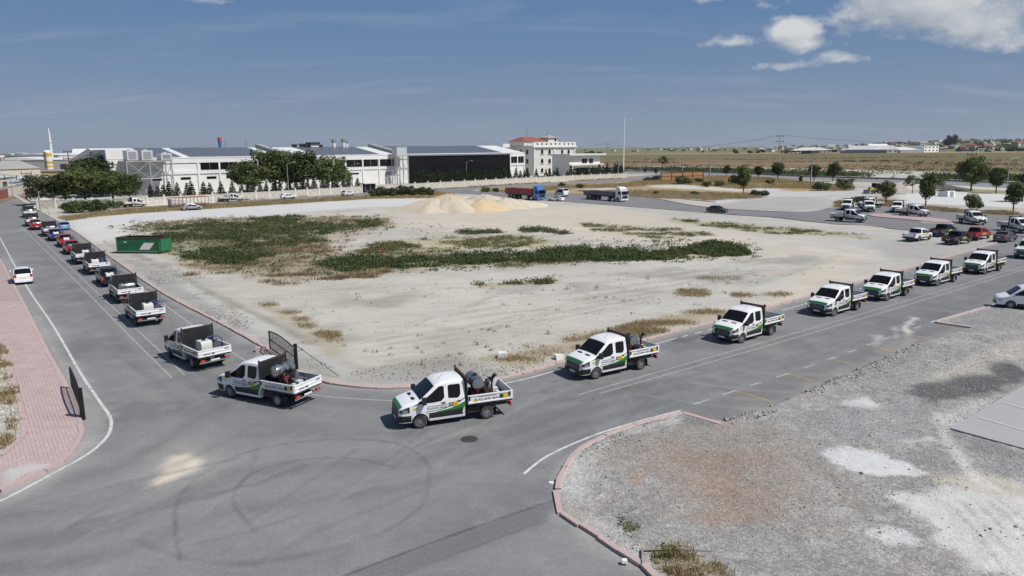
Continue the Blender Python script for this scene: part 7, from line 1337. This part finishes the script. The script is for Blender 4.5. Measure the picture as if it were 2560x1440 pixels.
def power_pole(px, base, top, label, m=CONP, arms=2, lat=False):
    g = G(px, base); h = zat(px, base, top); o = empty('power_pole', (*g, 0)); tag(o, label, 'pole'); MB().cyl((0, 0, -.1), (0, 0, h), .42 if arms > 1 else .2, .22 if arms > 1 else .12, 8).build('mast', m, o, smooth=40)
    for k in range(arms):
        z = h - .6 - k * 3.2; w = 1.9 + .5 * k; MB().box(-w, w, -.1, .1, z - .12, z + .12).build('cross_arm', DARKM, o); b = MB()
        for x in (-w, w): b.cyl((x, 0, z - .7), (x, 0, z + .9), .12, n=6)
        b.build('insulator', DARKM, o)
    return g, h
pA = power_pole(1946, 420, 338, 'tall power pole with crossed arms above the roadside trees'); pB = power_pole(2424, 440, 383, 'short pole with a T arm behind the tallest tree', DARKM, 1); pC = power_pole(1518, 400, 359, 'far power pole over the annex roof', CONP, 2); power_pole(8, 452, 394, 'dark lattice pole at the far left edge', DARKM, 2); power_pole(33, 492, 440, 'thin street pole beside the far left houses', CONP, 1); power_pole(71, 472, 430, 'thin street pole right of the blue white shop', CONP, 1); power_pole(178, 452, 376, 'rusty lattice pole rising behind the left grove', mat('rusty_pole', (.22, .10, .08), .8), 2); power_pole(102, 528, 478, 'grey pole at the street corner before the grey green tree', CONP, 1)
wr = empty('power_line', (0, 0, 0)); tag(wr, 'thin sagging power wires hanging from the tall power pole', 'wire')
def wire(a, b, sag):
    m_ = MB(); pts = [Vector(a).lerp(Vector(b), t) - Vector((0, 0, sag * 4 * t * (1 - t))) for t in np.linspace(0, 1, 14)]
    for p, q_ in zip(pts, pts[1:]): m_.cyl(p, q_, .045, n=4, cap=False)
    m_.build('wire', DARKM, wr)
for dx in (-1.9, 1.9):
    (x, y), h = pA; wire((x + dx, y, h), (x + 420 + dx, y + 160, h - 1), 8.); wire((x + dx, y, h), (pC[0][0] + dx, pC[0][1], pC[1]), 7.)
    wire((pC[0][0] + dx, pC[0][1], pC[1]), (-150, pC[0][1] + 260, 16.), 8.)
for px, b, t, lb in ((565, 386, 349, 'thin factory chimney right of the red and blue tower'), (617, 386, 347, 'thin lone chimney above the solar roof')):
    g = G(px, b); h = zat(px, b, t); o = empty('chimney_stack', (*g, 0)); tag(o, lb, 'chimney'); MB().cyl((0, 0, 0), (0, 0, h), .9, .6, 8).build('stack', DARKM, o, smooth=40); MB().cyl((0, 0, h), (0, 0, h + .8), .9, n=8).build('cap', FRAME, o)
# ---- orange boarded fence
a, b = G(1652, 453.5, ZL), G(1757, 450, ZL); L_ = math.dist(a, b); fe = empty('boarded_fence', (*a, ZL), math.atan2(b[1] - a[1], b[0] - a[0])); tag(fe, 'orange brown boarded fence in black frame behind the shrubs', 'fence'); hf = zat(1652, 453.5, 431); TAN = mat('orange_board', (.42, .22, .10), .8, var=.15, vscale=.8); bm_ = MB().box(.05, L_ / 20 - .05, -.05, .05, .5, hf - .2).mesh('board'); bm_.materials.append(TAN)
for k in range(20): add('board', bm_, None, fe, (k * L_ / 20, 0, 0))
for k in range(5): MB().box(k * L_ / 4 - .16, k * L_ / 4 + .16, -.16, .16, -.1, hf).build('post', DARKM, fe)
for z in (.35, hf * .5, hf - .15): MB().box(0, L_, -.10, -.052, z - .09, z + .09).build('rail', DARKM, fe)
# ---- guard rail between the carriageways
mid = smooth_line([((p[0] + q_[0]) / 2, (p[1] + q_[1]) / 2) for p, q_ in zip(hw_up, hw_lo)], 8.); gr2 = empty('guard_rail', (*mid[0], .17)); tag(gr2, 'long dark barrier between the highway carriageways', 'barrier'); bb = MB()
for p, q_ in zip(mid, mid[1:]): bb.bar((p[0] - mid[0][0], p[1] - mid[0][1], .55), (q_[0] - mid[0][0], q_[1] - mid[0][1], .55), .45)
bb.build('beam', mat('weathered_barrier', (.12, .12, .12), .8), gr2)
for p in mid[::2]: MB().box(p[0] - mid[0][0] - .15, p[0] - mid[0][0] + .15, p[1] - mid[0][1] - .15, p[1] - mid[0][1] + .15, 0, .9).build('post', DARKM, gr2)
# ---- pink traffic island
isl = gp([(2167, 540.5), (2182, 537.5), (2220, 538), (2300, 545), (2360, 551.5), (2384, 557), (2378, 560), (2340, 559), (2260, 551), (2190, 545)]); c0 = np.mean(isl, axis=0)
o = MB().prism(isl, .14, .29, 'z').build('traffic_island', mat('pink_island', (.42, .31, .30), .9, var=.12, vscale=.5)); o['kind'] = 'structure'
# ---- sand heaps
def heap(px, base, top, rad, c, label, seed, ry=1.):
    rad = rad * 1.32
    g = G(px, base); rng2 = np.random.default_rng(seed); n, m = 40, 16; V = [(0, 0, 0)]; r0 = rad; h = zat(px, base - 0, top); V = []; F_ = []
    for j in range(m + 1):
        t = j / m
        for i in range(n):
            a = 2 * math.pi * i / n; wob = 1 + .16 * math.sin(a * 2 + seed) + .09 * math.sin(a * 5 + seed * 2) + .03 * math.sin(a * 11 + seed); rr_ = r0 * wob * t; z = h * (1 - t ** 1.35) * 1.04
            z *= 1 + .03 * math.sin(a * 7 + t * 9 + seed); V.append((rr_ * math.cos(a), rr_ * math.sin(a) * ry, z - .03 + (.25 * (t - .8) ** 2 if t > .8 else 0)))
    for j in range(m):
        for i in range(n): F_.append((j * n + i, j * n + (i + 1) % n, (j + 1) * n + (i + 1) % n, (j + 1) * n + i))
    F_.append(tuple(range(n))); b = MB().raw(V, F_); o = b.build('sand_heap', c, None, 50, loc=(*g, ZL)); tag(o, label, 'sand heap', 'heaps of sand in the lot')
SA = mat('pale_sand', (.52, .455, .355), .95, var=.12, vscale=.5, bump=.5, bscale=4.); SB = mat('orange_sand', (.54, .41, .26), .95, var=.12, vscale=.5, bump=.5, bscale=4.); SCc = mat('grey_sand', (.48, .44, .38), .95, var=.1, vscale=.5, bump=.5, bscale=4.)
heap(1122, 520, 487, 5.6, SB, 'orange topped sand heap at the back left of the group', 1); heap(1085, 528, 497, 6.4, SA, 'pale sand heap with long slope at the left end', 2, 1.); heap(1125, 528, 494, 5.4, SA, 'pale sand heap in front of the orange topped one', 3); heap(1212, 512, 487, 6.2, SCc, 'greyish sand heap at the back, behind the orange one', 4); heap(1205, 525, 497, 5.6, SB, 'rounded orange sand heap in the front middle', 5); heap(1268, 520, 496, 5.2, SA, 'pale sand heap right of the orange one', 6); heap(1300, 519, 500, 4.2, SA, 'low sand heap near the right end', 7); heap(1325, 514, 505, 3.0, mat('white_lime', (.66, .64, .60), .95), 'small white lime heap at the right end', 8); heap(1165, 526, 500, 5.0, SA, 'pale heap between the front pale and orange heaps', 9)
for px, b_, t, rad, c, lb in ((2258, 473, 456, 4.5, SCc, 'grey rubble heap right of the loader'), (2345, 471, 459, 4.5, mat('dark_soil', (.10, .09, .08), .95), 'dark soil heap right of the thin tree'), (2385, 474, 467, 4., mat('dark_soil', (0, 0, 0)), 'flat dark soil heap beside the tallest tree')): heap(px, b_, t, rad, c, lb, px)
# ---- cage trailer, fence, blocks and odds and ends
CRG = mat('rusty_red_rail', (.36, .13, .09), .7, dirt=.3); tr_ = empty('cage_trailer', (*G(430, 522, ZL), ZL), WL); tag(tr_, 'red and white caged livestock trailer behind the silver SUV', 'trailer'); Lt = FA.__class__(G(430, 522, ZL), WL).sx(522, 0, 1.)
for y in (0, 2.3):
    for k in range(11): MB().box(k * Lt / 10 - .05, k * Lt / 10 + .05, y - .05, y + .05, .6, 2.6).build('stake', CRG, tr_)
    for z in (.9, 1.3, 1.7, 2.1, 2.5): MB().box(0, Lt, y - .03, y + .03, z - .07, z + .07).build('rail', CRG if z in (.9, 2.5) else WHP, tr_)
MB().box(0, Lt, 0, 2.3, .5, .62).build('floor', BEDM, tr_); MB().box(.02, Lt * .3, .1, 2.2, .63, 2.3).build('front_box', WHP, tr_); wheels(tr_, [(2., .1), (2., 2.2), (Lt - 2, .1), (Lt - 2, 2.2)], .4, .25)
wf = empty('picket_fence', (*G(366, 518, ZL), ZL), WL); tag(wf, 'white picket fence leaning on the wall left of the caged trailer', 'fence'); bm_ = MB().box(-.06, .06, -.03, .03, .1, 1.6).mesh('picket'); bm_.materials.append(WHP)
for k in range(26): add('picket', bm_, None, wf, (k * .42, 0, 0))
for z in (.4, 1.3): MB().box(0, 10.6, .032, .08, z, z + .12).build('rail', WHP, wf)
for i, (px, py, s, c, lb) in enumerate(((1256, 893, .30, WHP, 'white foam block lying in the lot behind the turning truck'), (1397, 897, .28, WHP, 'white sack lying by the dry grass near the kerb'), (2362, 491, 1.3, WALLW, 'pale concrete block, left of a pair below the trees'), (2373, 491, 1.2, WALLW, 'pale concrete block, right of a pair below the trees'), (1378, 1203, .1, WHP, 'small white scrap on the asphalt by the rounded kerb'), (1562, 1405, .09, WHP, 'white chunk on gravel above the bottom kerb'), (952, 632, .3, P_RED, 'small red bucket among the lot weeds'))):
    random.seed(i); mb = MB(); mb.raw([(x * (1 + random.uniform(-.15, .15)), y * (1 + random.uniform(-.15, .15)), z * (.8 + random.uniform(-.1, .1))) for x, y, z in ((-1, -1, 0), (1, -1, 0), (1, 1, 0), (-1, 1, 0), (-.9, -.9, 1.4), (.9, -.9, 1.4), (.9, .9, 1.4), (-.9, .9, 1.4))], [(0, 3, 2, 1), (4, 5, 6, 7), (0, 1, 5, 4), (1, 2, 6, 5), (2, 3, 7, 6), (3, 0, 4, 7)])
    o = mb.build(('foam_block', 'white_sack', 'concrete_block', 'concrete_block', 'paper_scrap', 'lime_chunk', 'red_bucket')[i], c, None, loc=(*G(px, py, ZL), ZL - .01 if i != 4 else 0), rz=.3 * i, sc=s if i not in (4,) else (s, s, s * .4)); tag(o, lb, ('block', 'sack', 'block', 'block', 'scrap', 'stone', 'bucket')[i])
sg_ = empty('roadside_sign', (*G(123, 543, .1), .1), R(-50)); tag(sg_, 'small white roadside sign on a post at the far kerb end', 'sign'); MB().cyl((0, 0, 0), (0, 0, 1.4), .05).build('post', POLE, sg_); MB().box(-.45, .45, -.03, .03, 1.0, 2.0).build('panel', WHP, sg_)
for i, (px, b, w, h, c) in enumerate(((112, 521, 3.4, 2.6, WALLW), (140, 520, 3.0, 1.8, WALLB), (285, 521, 3.2, 2., WALLW))):
    o = MB().prism([(-w / 2, 0), (w / 2, 0), (w / 2 * .9, h * .7), (w * .2, h), (-w * .25, h * .95), (-w / 2, h * .6)], -.8, .8, 'y').build('rubble_block', c, None, loc=(*G(px, b, ZL), ZL), rz=.6); tag(o, ('broken white wall piece at the street corner', 'beige rubble piece right of the street corner', 'white rubble piece behind the corner shrubs')[i], 'rubble')
lg = MB(); lg.cyl((0, 0, .06), (1.1, .1, .1), .05, .04, 6).cyl((1.1, .1, .1), (2.3, -.2, .22), .04, .02, 6).cyl((.7, .05, .08), (1.0, .7, .3), .025, .01, 5).cyl((1.5, 0, .14), (1.9, .4, .35), .02, .01, 5).cyl((0, 0, .06), (-.05, -.8, .05), .04, .02, 6); o = lg.build('dead_branch', mat('grey_deadwood', (.30, .28, .25), .9), None, loc=(*G(1605, 1378, .12), .12), rz=-.1); tag(o, 'bleached dead branch in the weeds by the bottom kerb', 'branch')
# ================================================================== loose ground cover (uncountable)
def sample(poly, n, thr=.5, ns=.25, seed=1, soft=.15):
    """random points in a polygon kept where a noise field is high: gives ragged patches"""
    q = np.array([tuple(p)[:2] for p in poly]); lo, hi = q.min(0), q.max(0); out = []; tot = 0; tries = 0; ed = min(4., .22 * float((hi - lo).min()))
    while tot < n and tries < 30:
        P = rng.uniform(lo, hi, (n * 2, 2)); e_ = sdpoly(P, q); J = e_ < 0; P, e_ = P[J], e_[J]; v = fbm(P[:, 0] * ns * .7, P[:, 1] * ns * 1.7, seed, 4) - .16 * np.clip(1 + e_ / ed, 0, 1.6) + .08; P = P[rng.uniform(size=len(P)) < np.clip((v - thr) / soft + .5, 0, 1)]; out.append(P); tot += len(P); tries += 1
    return np.concatenate(out)[:n]
def tufts(name, P, h, blades, spread, mat_, z, label, leafy=False, hv=.7):
    n = len(P); k = blades; a = rng.uniform(0, 6.283, (n, k)); rr_ = spread * np.sqrt(rng.uniform(0, 1, (n, k))) ; H = h * rng.uniform(1 - hv, 1 + hv, (n, 1)) * rng.uniform(.5, 1.1, (n, k)); x = P[:, :1] + rr_ * np.cos(a); y = P[:, 1:2] + rr_ * np.sin(a)
    B = np.stack([x, y, np.full_like(x, z)], -1).reshape(-1, 3); Hh = H.reshape(-1, 1); b = rng.uniform(0, 6.283, len(B)); ln = rng.uniform(.1, .6, (len(B), 1)) * Hh
    if leafy:
        C_ = B.copy(); C_[:, 2] += (Hh[:, 0] * rng.uniform(.15, 1., len(B))); Nn = rng.normal(size=C_.shape); Nn[:, 2] = np.abs(Nn[:, 2]) + .4; me = quads(name, C_, Nn, 1.0 * h * .34, 1.5)
    else:
        w = .05 * Hh + .010; d = np.stack([np.cos(b), np.sin(b), np.zeros(len(B))], 1); e = np.stack([-np.sin(b), np.cos(b), np.zeros(len(B))], 1); T = B + d * ln; T[:, 2:] += Hh; V = np.stack([B - e * w, B + e * w, T], 1).reshape(-1, 3); m = len(B)
        me = bpy.data.meshes.new(name); me.vertices.add(3 * m); me.vertices.foreach_set('co', V.ravel().astype(np.float32)); me.loops.add(3 * m); me.loops.foreach_set('vertex_index', np.arange(3 * m, dtype=np.int32)); me.polygons.add(m); me.polygons.foreach_set('loop_start', np.arange(0, 3 * m, 3, dtype=np.int32)); me.polygons.foreach_set('loop_total', np.full(m, 3, np.int32)); me.update(calc_edges=True)
    return tag(add(name, me, mat_), label, None, None, 'stuff')
WG = leafm('weed_green', (.055, .085, .032), (.12, .14, .055), .35); WY = leafm('weed_yellow_green', (.12, .13, .045), (.20, .19, .08), .5); DG = leafm('dry_straw', (.33, .25, .13), (.47, .385, .23), .4, .9); DB = leafm('dry_brown_stalk', (.20, .135, .07), (.30, .22, .12), .5, .9)
cat_ = np.concatenate
green = cat_([sample(gp([(370, 572), (520, 556), (700, 556), (890, 565), (900, 580), (800, 590), (820, 605), (700, 625), (640, 655), (480, 660), (440, 640), (560, 610), (400, 600)]), 1900, .555, .38, 5, .12), sample(gp([(260, 560), (520, 545), (960, 540), (1000, 580), (860, 620), (720, 690), (480, 690), (300, 600)]), 420, .5, .5, 90, .3),
              sample(gp([(440, 636), (560, 622), (690, 640), (640, 668), (500, 660)]), 520, .5, .45, 6, .18), sample(gp([(770, 662), (900, 640), (1000, 648), (1290, 632), (1300, 655), (1000, 676), (860, 682)]), 1250, .52, .45, 7, .16),
              sample(gp([(1280, 640), (1380, 625), (1500, 620), (1540, 632), (1520, 652), (1300, 660)]), 1000, .46, .5, 8, .18), sample(gp([(1540, 640), (1700, 628), (1740, 612), (1800, 606), (1860, 625), (1875, 640), (1700, 652), (1560, 655)]), 650, .49, .5, 9, .18), sample(gp([(1720, 632), (1770, 608), (1850, 616), (1872, 638), (1790, 645)]), 600, .4, .35, 19), sample(gp([(740, 695), (760, 640), (1000, 625), (1300, 618), (1700, 600), (1900, 615), (1900, 650), (1500, 668), (1100, 685)]), 520, .5, .5, 91, .3), sample(gp([(1470, 632), (1600, 624), (1640, 652), (1480, 660)]), 320, .45, .5, 92, .2), sample(gp([(620, 548), (760, 540), (760, 556), (620, 560)]), 260, .52, .4, 10), sample(gp([(880, 560), (950, 548), (960, 565), (900, 580)]), 150, .5, .3, 11),
              sample(gp([(1290, 573), (1360, 570), (1430, 585), (1410, 592), (1310, 588)]), 160, .5, .3, 12), sample(gp([(1140, 578), (1250, 578), (1260, 586), (1150, 588)]), 120, .5, .3, 13), sample(gp([(380, 590), (470, 590), (460, 608), (390, 606)]), 160, .5, .3, 14)])
spr = cat_([sample(gp([(560, 860), (780, 740), (1200, 690), (1900, 670), (2200, 640), (1900, 740), (1500, 820), (1250, 920), (900, 955)]), 170, .55, .35, 72, .15), sample(gp([(330, 560), (960, 545), (1400, 590), (1900, 600), (1900, 650), (900, 700), (420, 680)]), 500, .5, .3, 73)]); tufts('scattered_weeds', spr, .2, 12, .22, DB, ZL - .02, 'single small dead weeds dotted thinly over the bare lot')
tufts('green_weeds', green, .48, 15, .65, WG, ZL - .02, 'dark green weeds growing in patches across the dusty lot', True)
yel = cat_([sample(gp([(330, 562), (520, 548), (960, 545), (930, 575), (820, 610), (720, 690), (540, 690), (440, 650), (300, 590)]), 1500, .5, .15, 15), sample(gp([(1040, 600), (1250, 590), (1420, 600), (1380, 622), (1050, 628)]), 600, .54, .3, 16), sample(gp([(1680, 548), (1960, 570), (2180, 590), (2170, 600), (1900, 585), (1700, 560)]), 450, .54, .3, 17), sample(gp([(1450, 560), (1700, 575), (1800, 590), (1650, 600), (1480, 580)]), 500, .5, .2, 18), sample(gp([(900, 612), (1000, 606), (1060, 622), (900, 640)]), 500, .45, .3, 20), sample(gp([(1180, 712), (1390, 700), (1390, 710), (1200, 722)]), 120, .5, .4, 21)])
tufts('yellow_green_weeds', yel, .34, 16, .5, WY, ZL - .02, 'low yellowish green weeds thinly covering the lot', True)
dry = cat_([sample(gp([(420, 650), (780, 640), (1000, 615), (1300, 640), (1850, 645), (1500, 660), (1200, 672), (900, 692), (700, 698), (520, 690)]), 2600, .5, .35, 22, .25), sample(gp([(500, 600), (800, 600), (760, 650), (560, 640)]), 500, .52, .3, 23), sample(gp([(1260, 882), (1480, 842), (1620, 802), (1760, 775), (1830, 785), (1640, 838), (1440, 880), (1320, 912), (1220, 900)]), 850, .52, .5, 24, .25), sample(gp([(640, 752), (700, 770), (830, 830), (850, 860), (740, 810)]), 250, .5, .5, 25), sample(gp([(1690, 728), (1780, 725), (1760, 742), (1700, 745)]), 120, .45, .5, 26), sample(gp([(1740, 695), (1850, 695), (1860, 703), (1750, 704)]), 120, .45, .5, 28), sample(gp([(900, 560), (960, 545), (1000, 560), (930, 580)]), 300, .5, .2, 29), sample(gp([(1830, 735), (1970, 735), (1960, 748), (1840, 748)]), 120, .5, .5, 30)])
tufts('dry_grass', dry, .20, 22, .7, DG, ZL - .02, 'dry straw coloured grass scattered over the lot')
dryb = cat_([sample(gp([(330, 560), (520, 545), (960, 540), (940, 560), (700, 600), (400, 600)]), 900, .5, .15, 31), sample(gp([(560, 612), (900, 600), (800, 650), (600, 650)]), 500, .5, .2, 32), sample(gp([(460, 690), (700, 690), (1000, 675), (1000, 690), (700, 720), (500, 700)]), 300, .55, .3, 33)])
tufts('dry_stalks', dryb, .36, 16, .7, DB, ZL - .02, 'brown dead stalks among the lot weeds')
ver = cat_([sample(gp([(930, 483), (1160, 469.5), (1270, 462), (1430, 453), (1566, 446), (1566, 447.5), (1430, 455), (1270, 464), (1160, 472), (930, 486)]), 700, .4, .15, 71), sample(gp([(150, 546), (330, 524), (620, 508), (925, 491), (925, 498), (640, 516), (330, 535), (170, 553)]), 5000, .42, .1, 34), sample(gp([(925, 487), (1080, 479), (1140, 489), (1080, 497), (930, 498)]), 900, .45, .1, 35), sample(gp([(600, 499), (905, 481), (905, 484), (600, 503)]), 700, .45, .1, 36), sample(gp([(1195, 480), (1300, 470), (1440, 465), (1560, 459), (1640, 447), (1800, 441), (1900, 444), (2000, 452), (2120, 466), (2140, 478), (2070, 480), (2060, 474), (1890, 472), (1850, 474), (1700, 462), (1610, 466), (1560, 470), (1450, 472), (1350, 480), (1250, 481)]), 9000, .42, .08, 37), sample(gp([(1440, 478), (1600, 476), (1800, 484), (1910, 487), (1905, 496), (1780, 503), (1600, 494), (1480, 484)]), 3500, .42, .08, 38), sample(gp([(2310, 521), (2560, 536), (2560, 542), (2300, 528)]), 900, .42, .15, 39), sample(gp([(2190, 502), (2240, 506), (2230, 519), (2190, 516)]), 400, .4, .2, 40), sample(gp([(2090, 506), (2115, 502), (2112, 521), (2090, 519)]), 250, .4, .2, 41)])
tufts('dry_verge_grass', ver, .55, 14, .8, DG, ZL - .03, 'tall golden dry grass on the verges behind the lot')
nearw = cat_([sample(gp([(1590, 1375), (1680, 1362), (1760, 1400), (1830, 1450), (1650, 1450), (1600, 1410)]), 60, .5, 1.0, 42)]); tufts('yard_dry_tufts', nearw, .22, 24, .28, DG, .09, 'dry tufts at the bottom kerb of the gravel yard'); nw2 = cat_([sample(gp([(1600, 1385), (1660, 1360), (1720, 1390), (1650, 1420)]), 22, .42, 1., 43), sample(gp([(1540, 1305), (1580, 1290), (1600, 1330), (1560, 1335)]), 7, .35, 1., 44)]); tufts('yard_green_weeds', nw2, .17, 30, .2, WY, .09, 'small green weeds sprouting in the gravel yard', True); vw = sample(gp([(-20, 860), (15, 880), (40, 975), (50, 1060), (20, 1120), (0, 1135), (-40, 1060)]), 160, .45, .6, 47); tufts('verge_tufts', vw, .28, 26, .28, DG, .12, 'dry tufts behind the pink pavement')
# green strip and bushes along the highway and out in the fields
hl = np.array(gp([(1500, 424), (1760, 429.5), (2000, 438.5), (2300, 447), (2560, 455)])); n = 3500; t = rng.uniform(0, len(hl) - 1.001, n); i_ = t.astype(int); f_ = (t - i_)[:, None]; P0 = hl[i_] * (1 - f_) + hl[i_ + 1] * f_; off = rng.gamma(2., 7., n)[:, None]; P1 = P0 + off * np.array([[.55, .83]]) + rng.normal(size=(n, 2)) * 2; v = fbm(P1[:, 0] * .03, P1[:, 1] * .03, 50, 3); tufts('roadside_scrub', P1[v > .42], 1.5, 14, 1.5, WG, -.1, 'green scrub along the far side of the highway', True)
ff = []
for k in range(30):
    px, py = random.uniform(1560, 2560), random.uniform(392, 430); c = np.array(G(px, py)); ff.append(c + rng.normal(size=(40, 2)) * np.array([[22, 9]]))
tufts('field_scrub', cat_(ff), 1.3, 12, 1.8, leafm('field_scrub', (.05, .05, .022), (.11, .09, .045), .3), -.1, 'dark low scrub dotted over the open fields', True)
ft = []
for k in range(210):
    px = 2560 - abs(random.gauss(0, 1)) * 330 if k < 110 else random.uniform(1450, 2560) if k < 170 else random.uniform(-10, 280); D = random.uniform(1500, 3900); r = pray(px, 366); r = r / math.hypot(r[0], r[1]); x, y = r[0] * D, r[1] * D; px = max(px, 1440); s = random.uniform(3., 6.) if px > 2150 else random.uniform(1.8, 3.6); nn_ = 46; d = rng.normal(size=(nn_, 3)); d /= np.linalg.norm(d, axis=1)[:, None]; ft.append(np.array([x, y, rise(x, y) + s * .75]) + d * np.array([s * random.uniform(1., 2.4), s, s * .8]))
ftP = cat_(ft); o = add('distant_tree_belt', quads('distant_tree_belt', ftP, rng.normal(size=ftP.shape) + np.array([0, 0, .5]), 3.0), LF_DARK); tag(o, 'dark far-off trees between the town houses on the horizon', None, None, 'stuff')
# ---- stones
def stones(name, P, s0, s1, m, z, label, hf=None):
    n = len(P); o8 = np.array([(1, 0, 0), (0, 1, 0), (-1, 0, 0), (0, -1, 0), (0, 0, .75), (0, 0, -.4)], float); S = (s0 * (s1 / s0) ** (rng.uniform(0, 1, n) ** 2.4))[:, None, None]; V = o8[None] * S * rng.uniform(.65, 1.35, (n, 6, 1)); a = rng.uniform(0, 6.28, n); c, s = np.cos(a), np.sin(a); X = V[..., 0] * c[:, None] - V[..., 1] * s[:, None]; Y = V[..., 0] * s[:, None] + V[..., 1] * c[:, None]
    zz = np.full(n, z) if hf is None else z + hf(P); V = np.stack([X + P[:, :1], Y + P[:, 1:2], V[..., 2] + zz[:, None]], -1).reshape(-1, 3); f = np.array([(0, 1, 4), (1, 2, 4), (2, 3, 4), (3, 0, 4), (1, 0, 5), (2, 1, 5), (3, 2, 5), (0, 3, 5)]); F_ = (f[None] + (np.arange(n) * 6)[:, None, None]).reshape(-1); m8 = 8 * n
    me = bpy.data.meshes.new(name); me.vertices.add(6 * n); me.vertices.foreach_set('co', V.ravel().astype(np.float32)); me.loops.add(3 * m8); me.loops.foreach_set('vertex_index', F_.astype(np.int32)); me.polygons.add(m8); me.polygons.foreach_set('loop_start', np.arange(0, 3 * m8, 3, dtype=np.int32)); me.polygons.foreach_set('loop_total', np.full(m8, 3, np.int32)); me.update(calc_edges=True); return tag(add(name, me, m), label, None, None, 'stuff')
def stonem(name, c, v):
    m = bpy.data.materials.new(name); m.use_nodes = True; t = m.node_tree; b = t.nodes['Principled BSDF']; b.inputs['Roughness'].default_value = .9; g_ = nd(t, 'ShaderNodeNewGeometry'); mr = nd(t, 'ShaderNodeMapRange'); mr.inputs[3].default_value = 1 - v; mr.inputs[4].default_value = 1 + v; t.links.new(g_.outputs['Random Per Island'], mr.inputs[0]); sc_ = nd(t, 'ShaderNodeVectorMath', operation='SCALE'); sc_.inputs[0].default_value = c; t.links.new(mr.outputs[0], sc_.inputs['Scale']); t.links.new(sc_.outputs[0], b.inputs['Base Color']); return m
yp = gp([(1392, 1228), (1436, 1136), (1570, 1072), (1700, 1038), (1815, 1060), (1950, 1014), (2100, 950), (2300, 864), (2430, 824), (2600, 800), (2640, 900), (2560, 968), (2375, 1080), (2560, 1140), (2700, 1440), (1640, 1440), (1470, 1328)]); YP = sample(yp, 32000, .40, .25, 60, .2)
whites = [np.array(p[1]) for p in yard_paint if p[0] == 'p' and p[2][0] > .49]; keep = np.ones(len(YP), bool)
for w_ in whites: keep &= sdpoly(YP, w_) > -.15
stones('yard_gravel', YP[keep], .012, .055, stonem('crushed_stone', (.37, .365, .355), .5), .085, 'loose grey crushed stones strewn over the gravel yard', yard_h)
kp = cat_([sample(gp([(250, 600), (420, 660), (700, 850), (860, 935), (1250, 925), (1260, 943), (960, 968), (810, 952), (660, 866), (400, 722)]), 7000, .42, .3, 61), sample(gp([(860, 935), (1250, 870), (1620, 800), (1780, 790), (1620, 845), (1440, 892), (1265, 944), (960, 970)]), 4000, .45, .3, 62), sample(gp([(700, 700), (1200, 680), (1900, 680), (1700, 780), (1000, 880), (800, 850)]), 1600, .5, .25, 63)]); stones('lot_stones', kp, .016, .10, stonem('lot_stone', (.30, .285, .25), .6), ZL, 'loose stones along the edge of the dusty lot', lot_h)
be = sample(gp([(1812, 1050), (1950, 1005), (2100, 942), (2300, 856), (2320, 872), (2110, 962), (1960, 1026), (1830, 1072)]), 900, .42, .6, 81); stones('berm_rubble', be, .02, .14, stonem('berm_stone', (.34, .33, .31), .5), .09, 'rough rubble edge between the parking bay and gravel yard'); cl = sample(yp, 110, .5, .4, 82); stones('yard_clods', cl, .045, .12, stonem('dark_clod', (.17, .155, .14), .5), .08, 'larger dark clods lying in the gravel yard', yard_h)
sw = sample(gp([(0, 880), (40, 985), (52, 1060), (20, 1110), (0, 1130), (-30, 1000)]), 500, .4, .6, 64); stones('verge_stones', sw, .03, .22, stonem('verge_stone', (.42, .40, .36), .4), .12, 'pale stones behind the pink pavement')

# ---- summer haze in the air over the plain
HAZE = 4e-5
hb = MB().box(-9000, 9000, -400, 9500, -1.5, 75).build('haze', None); hb['kind'] = 'stuff'
hmz = bpy.data.materials.new('haze'); hmz.use_nodes = True; t = hmz.node_tree; t.nodes.clear(); pv = nd(t, 'ShaderNodeVolumePrincipled'); pv.inputs['Color'].default_value = (.80, .86, .95, 1); pv.inputs['Density'].default_value = HAZE; pv.inputs['Anisotropy'].default_value = .3; t.links.new(pv.outputs[0], nd(t, 'ShaderNodeOutputMaterial').inputs['Volume']); hb.data.materials.clear(); hb.data.materials.append(hmz)
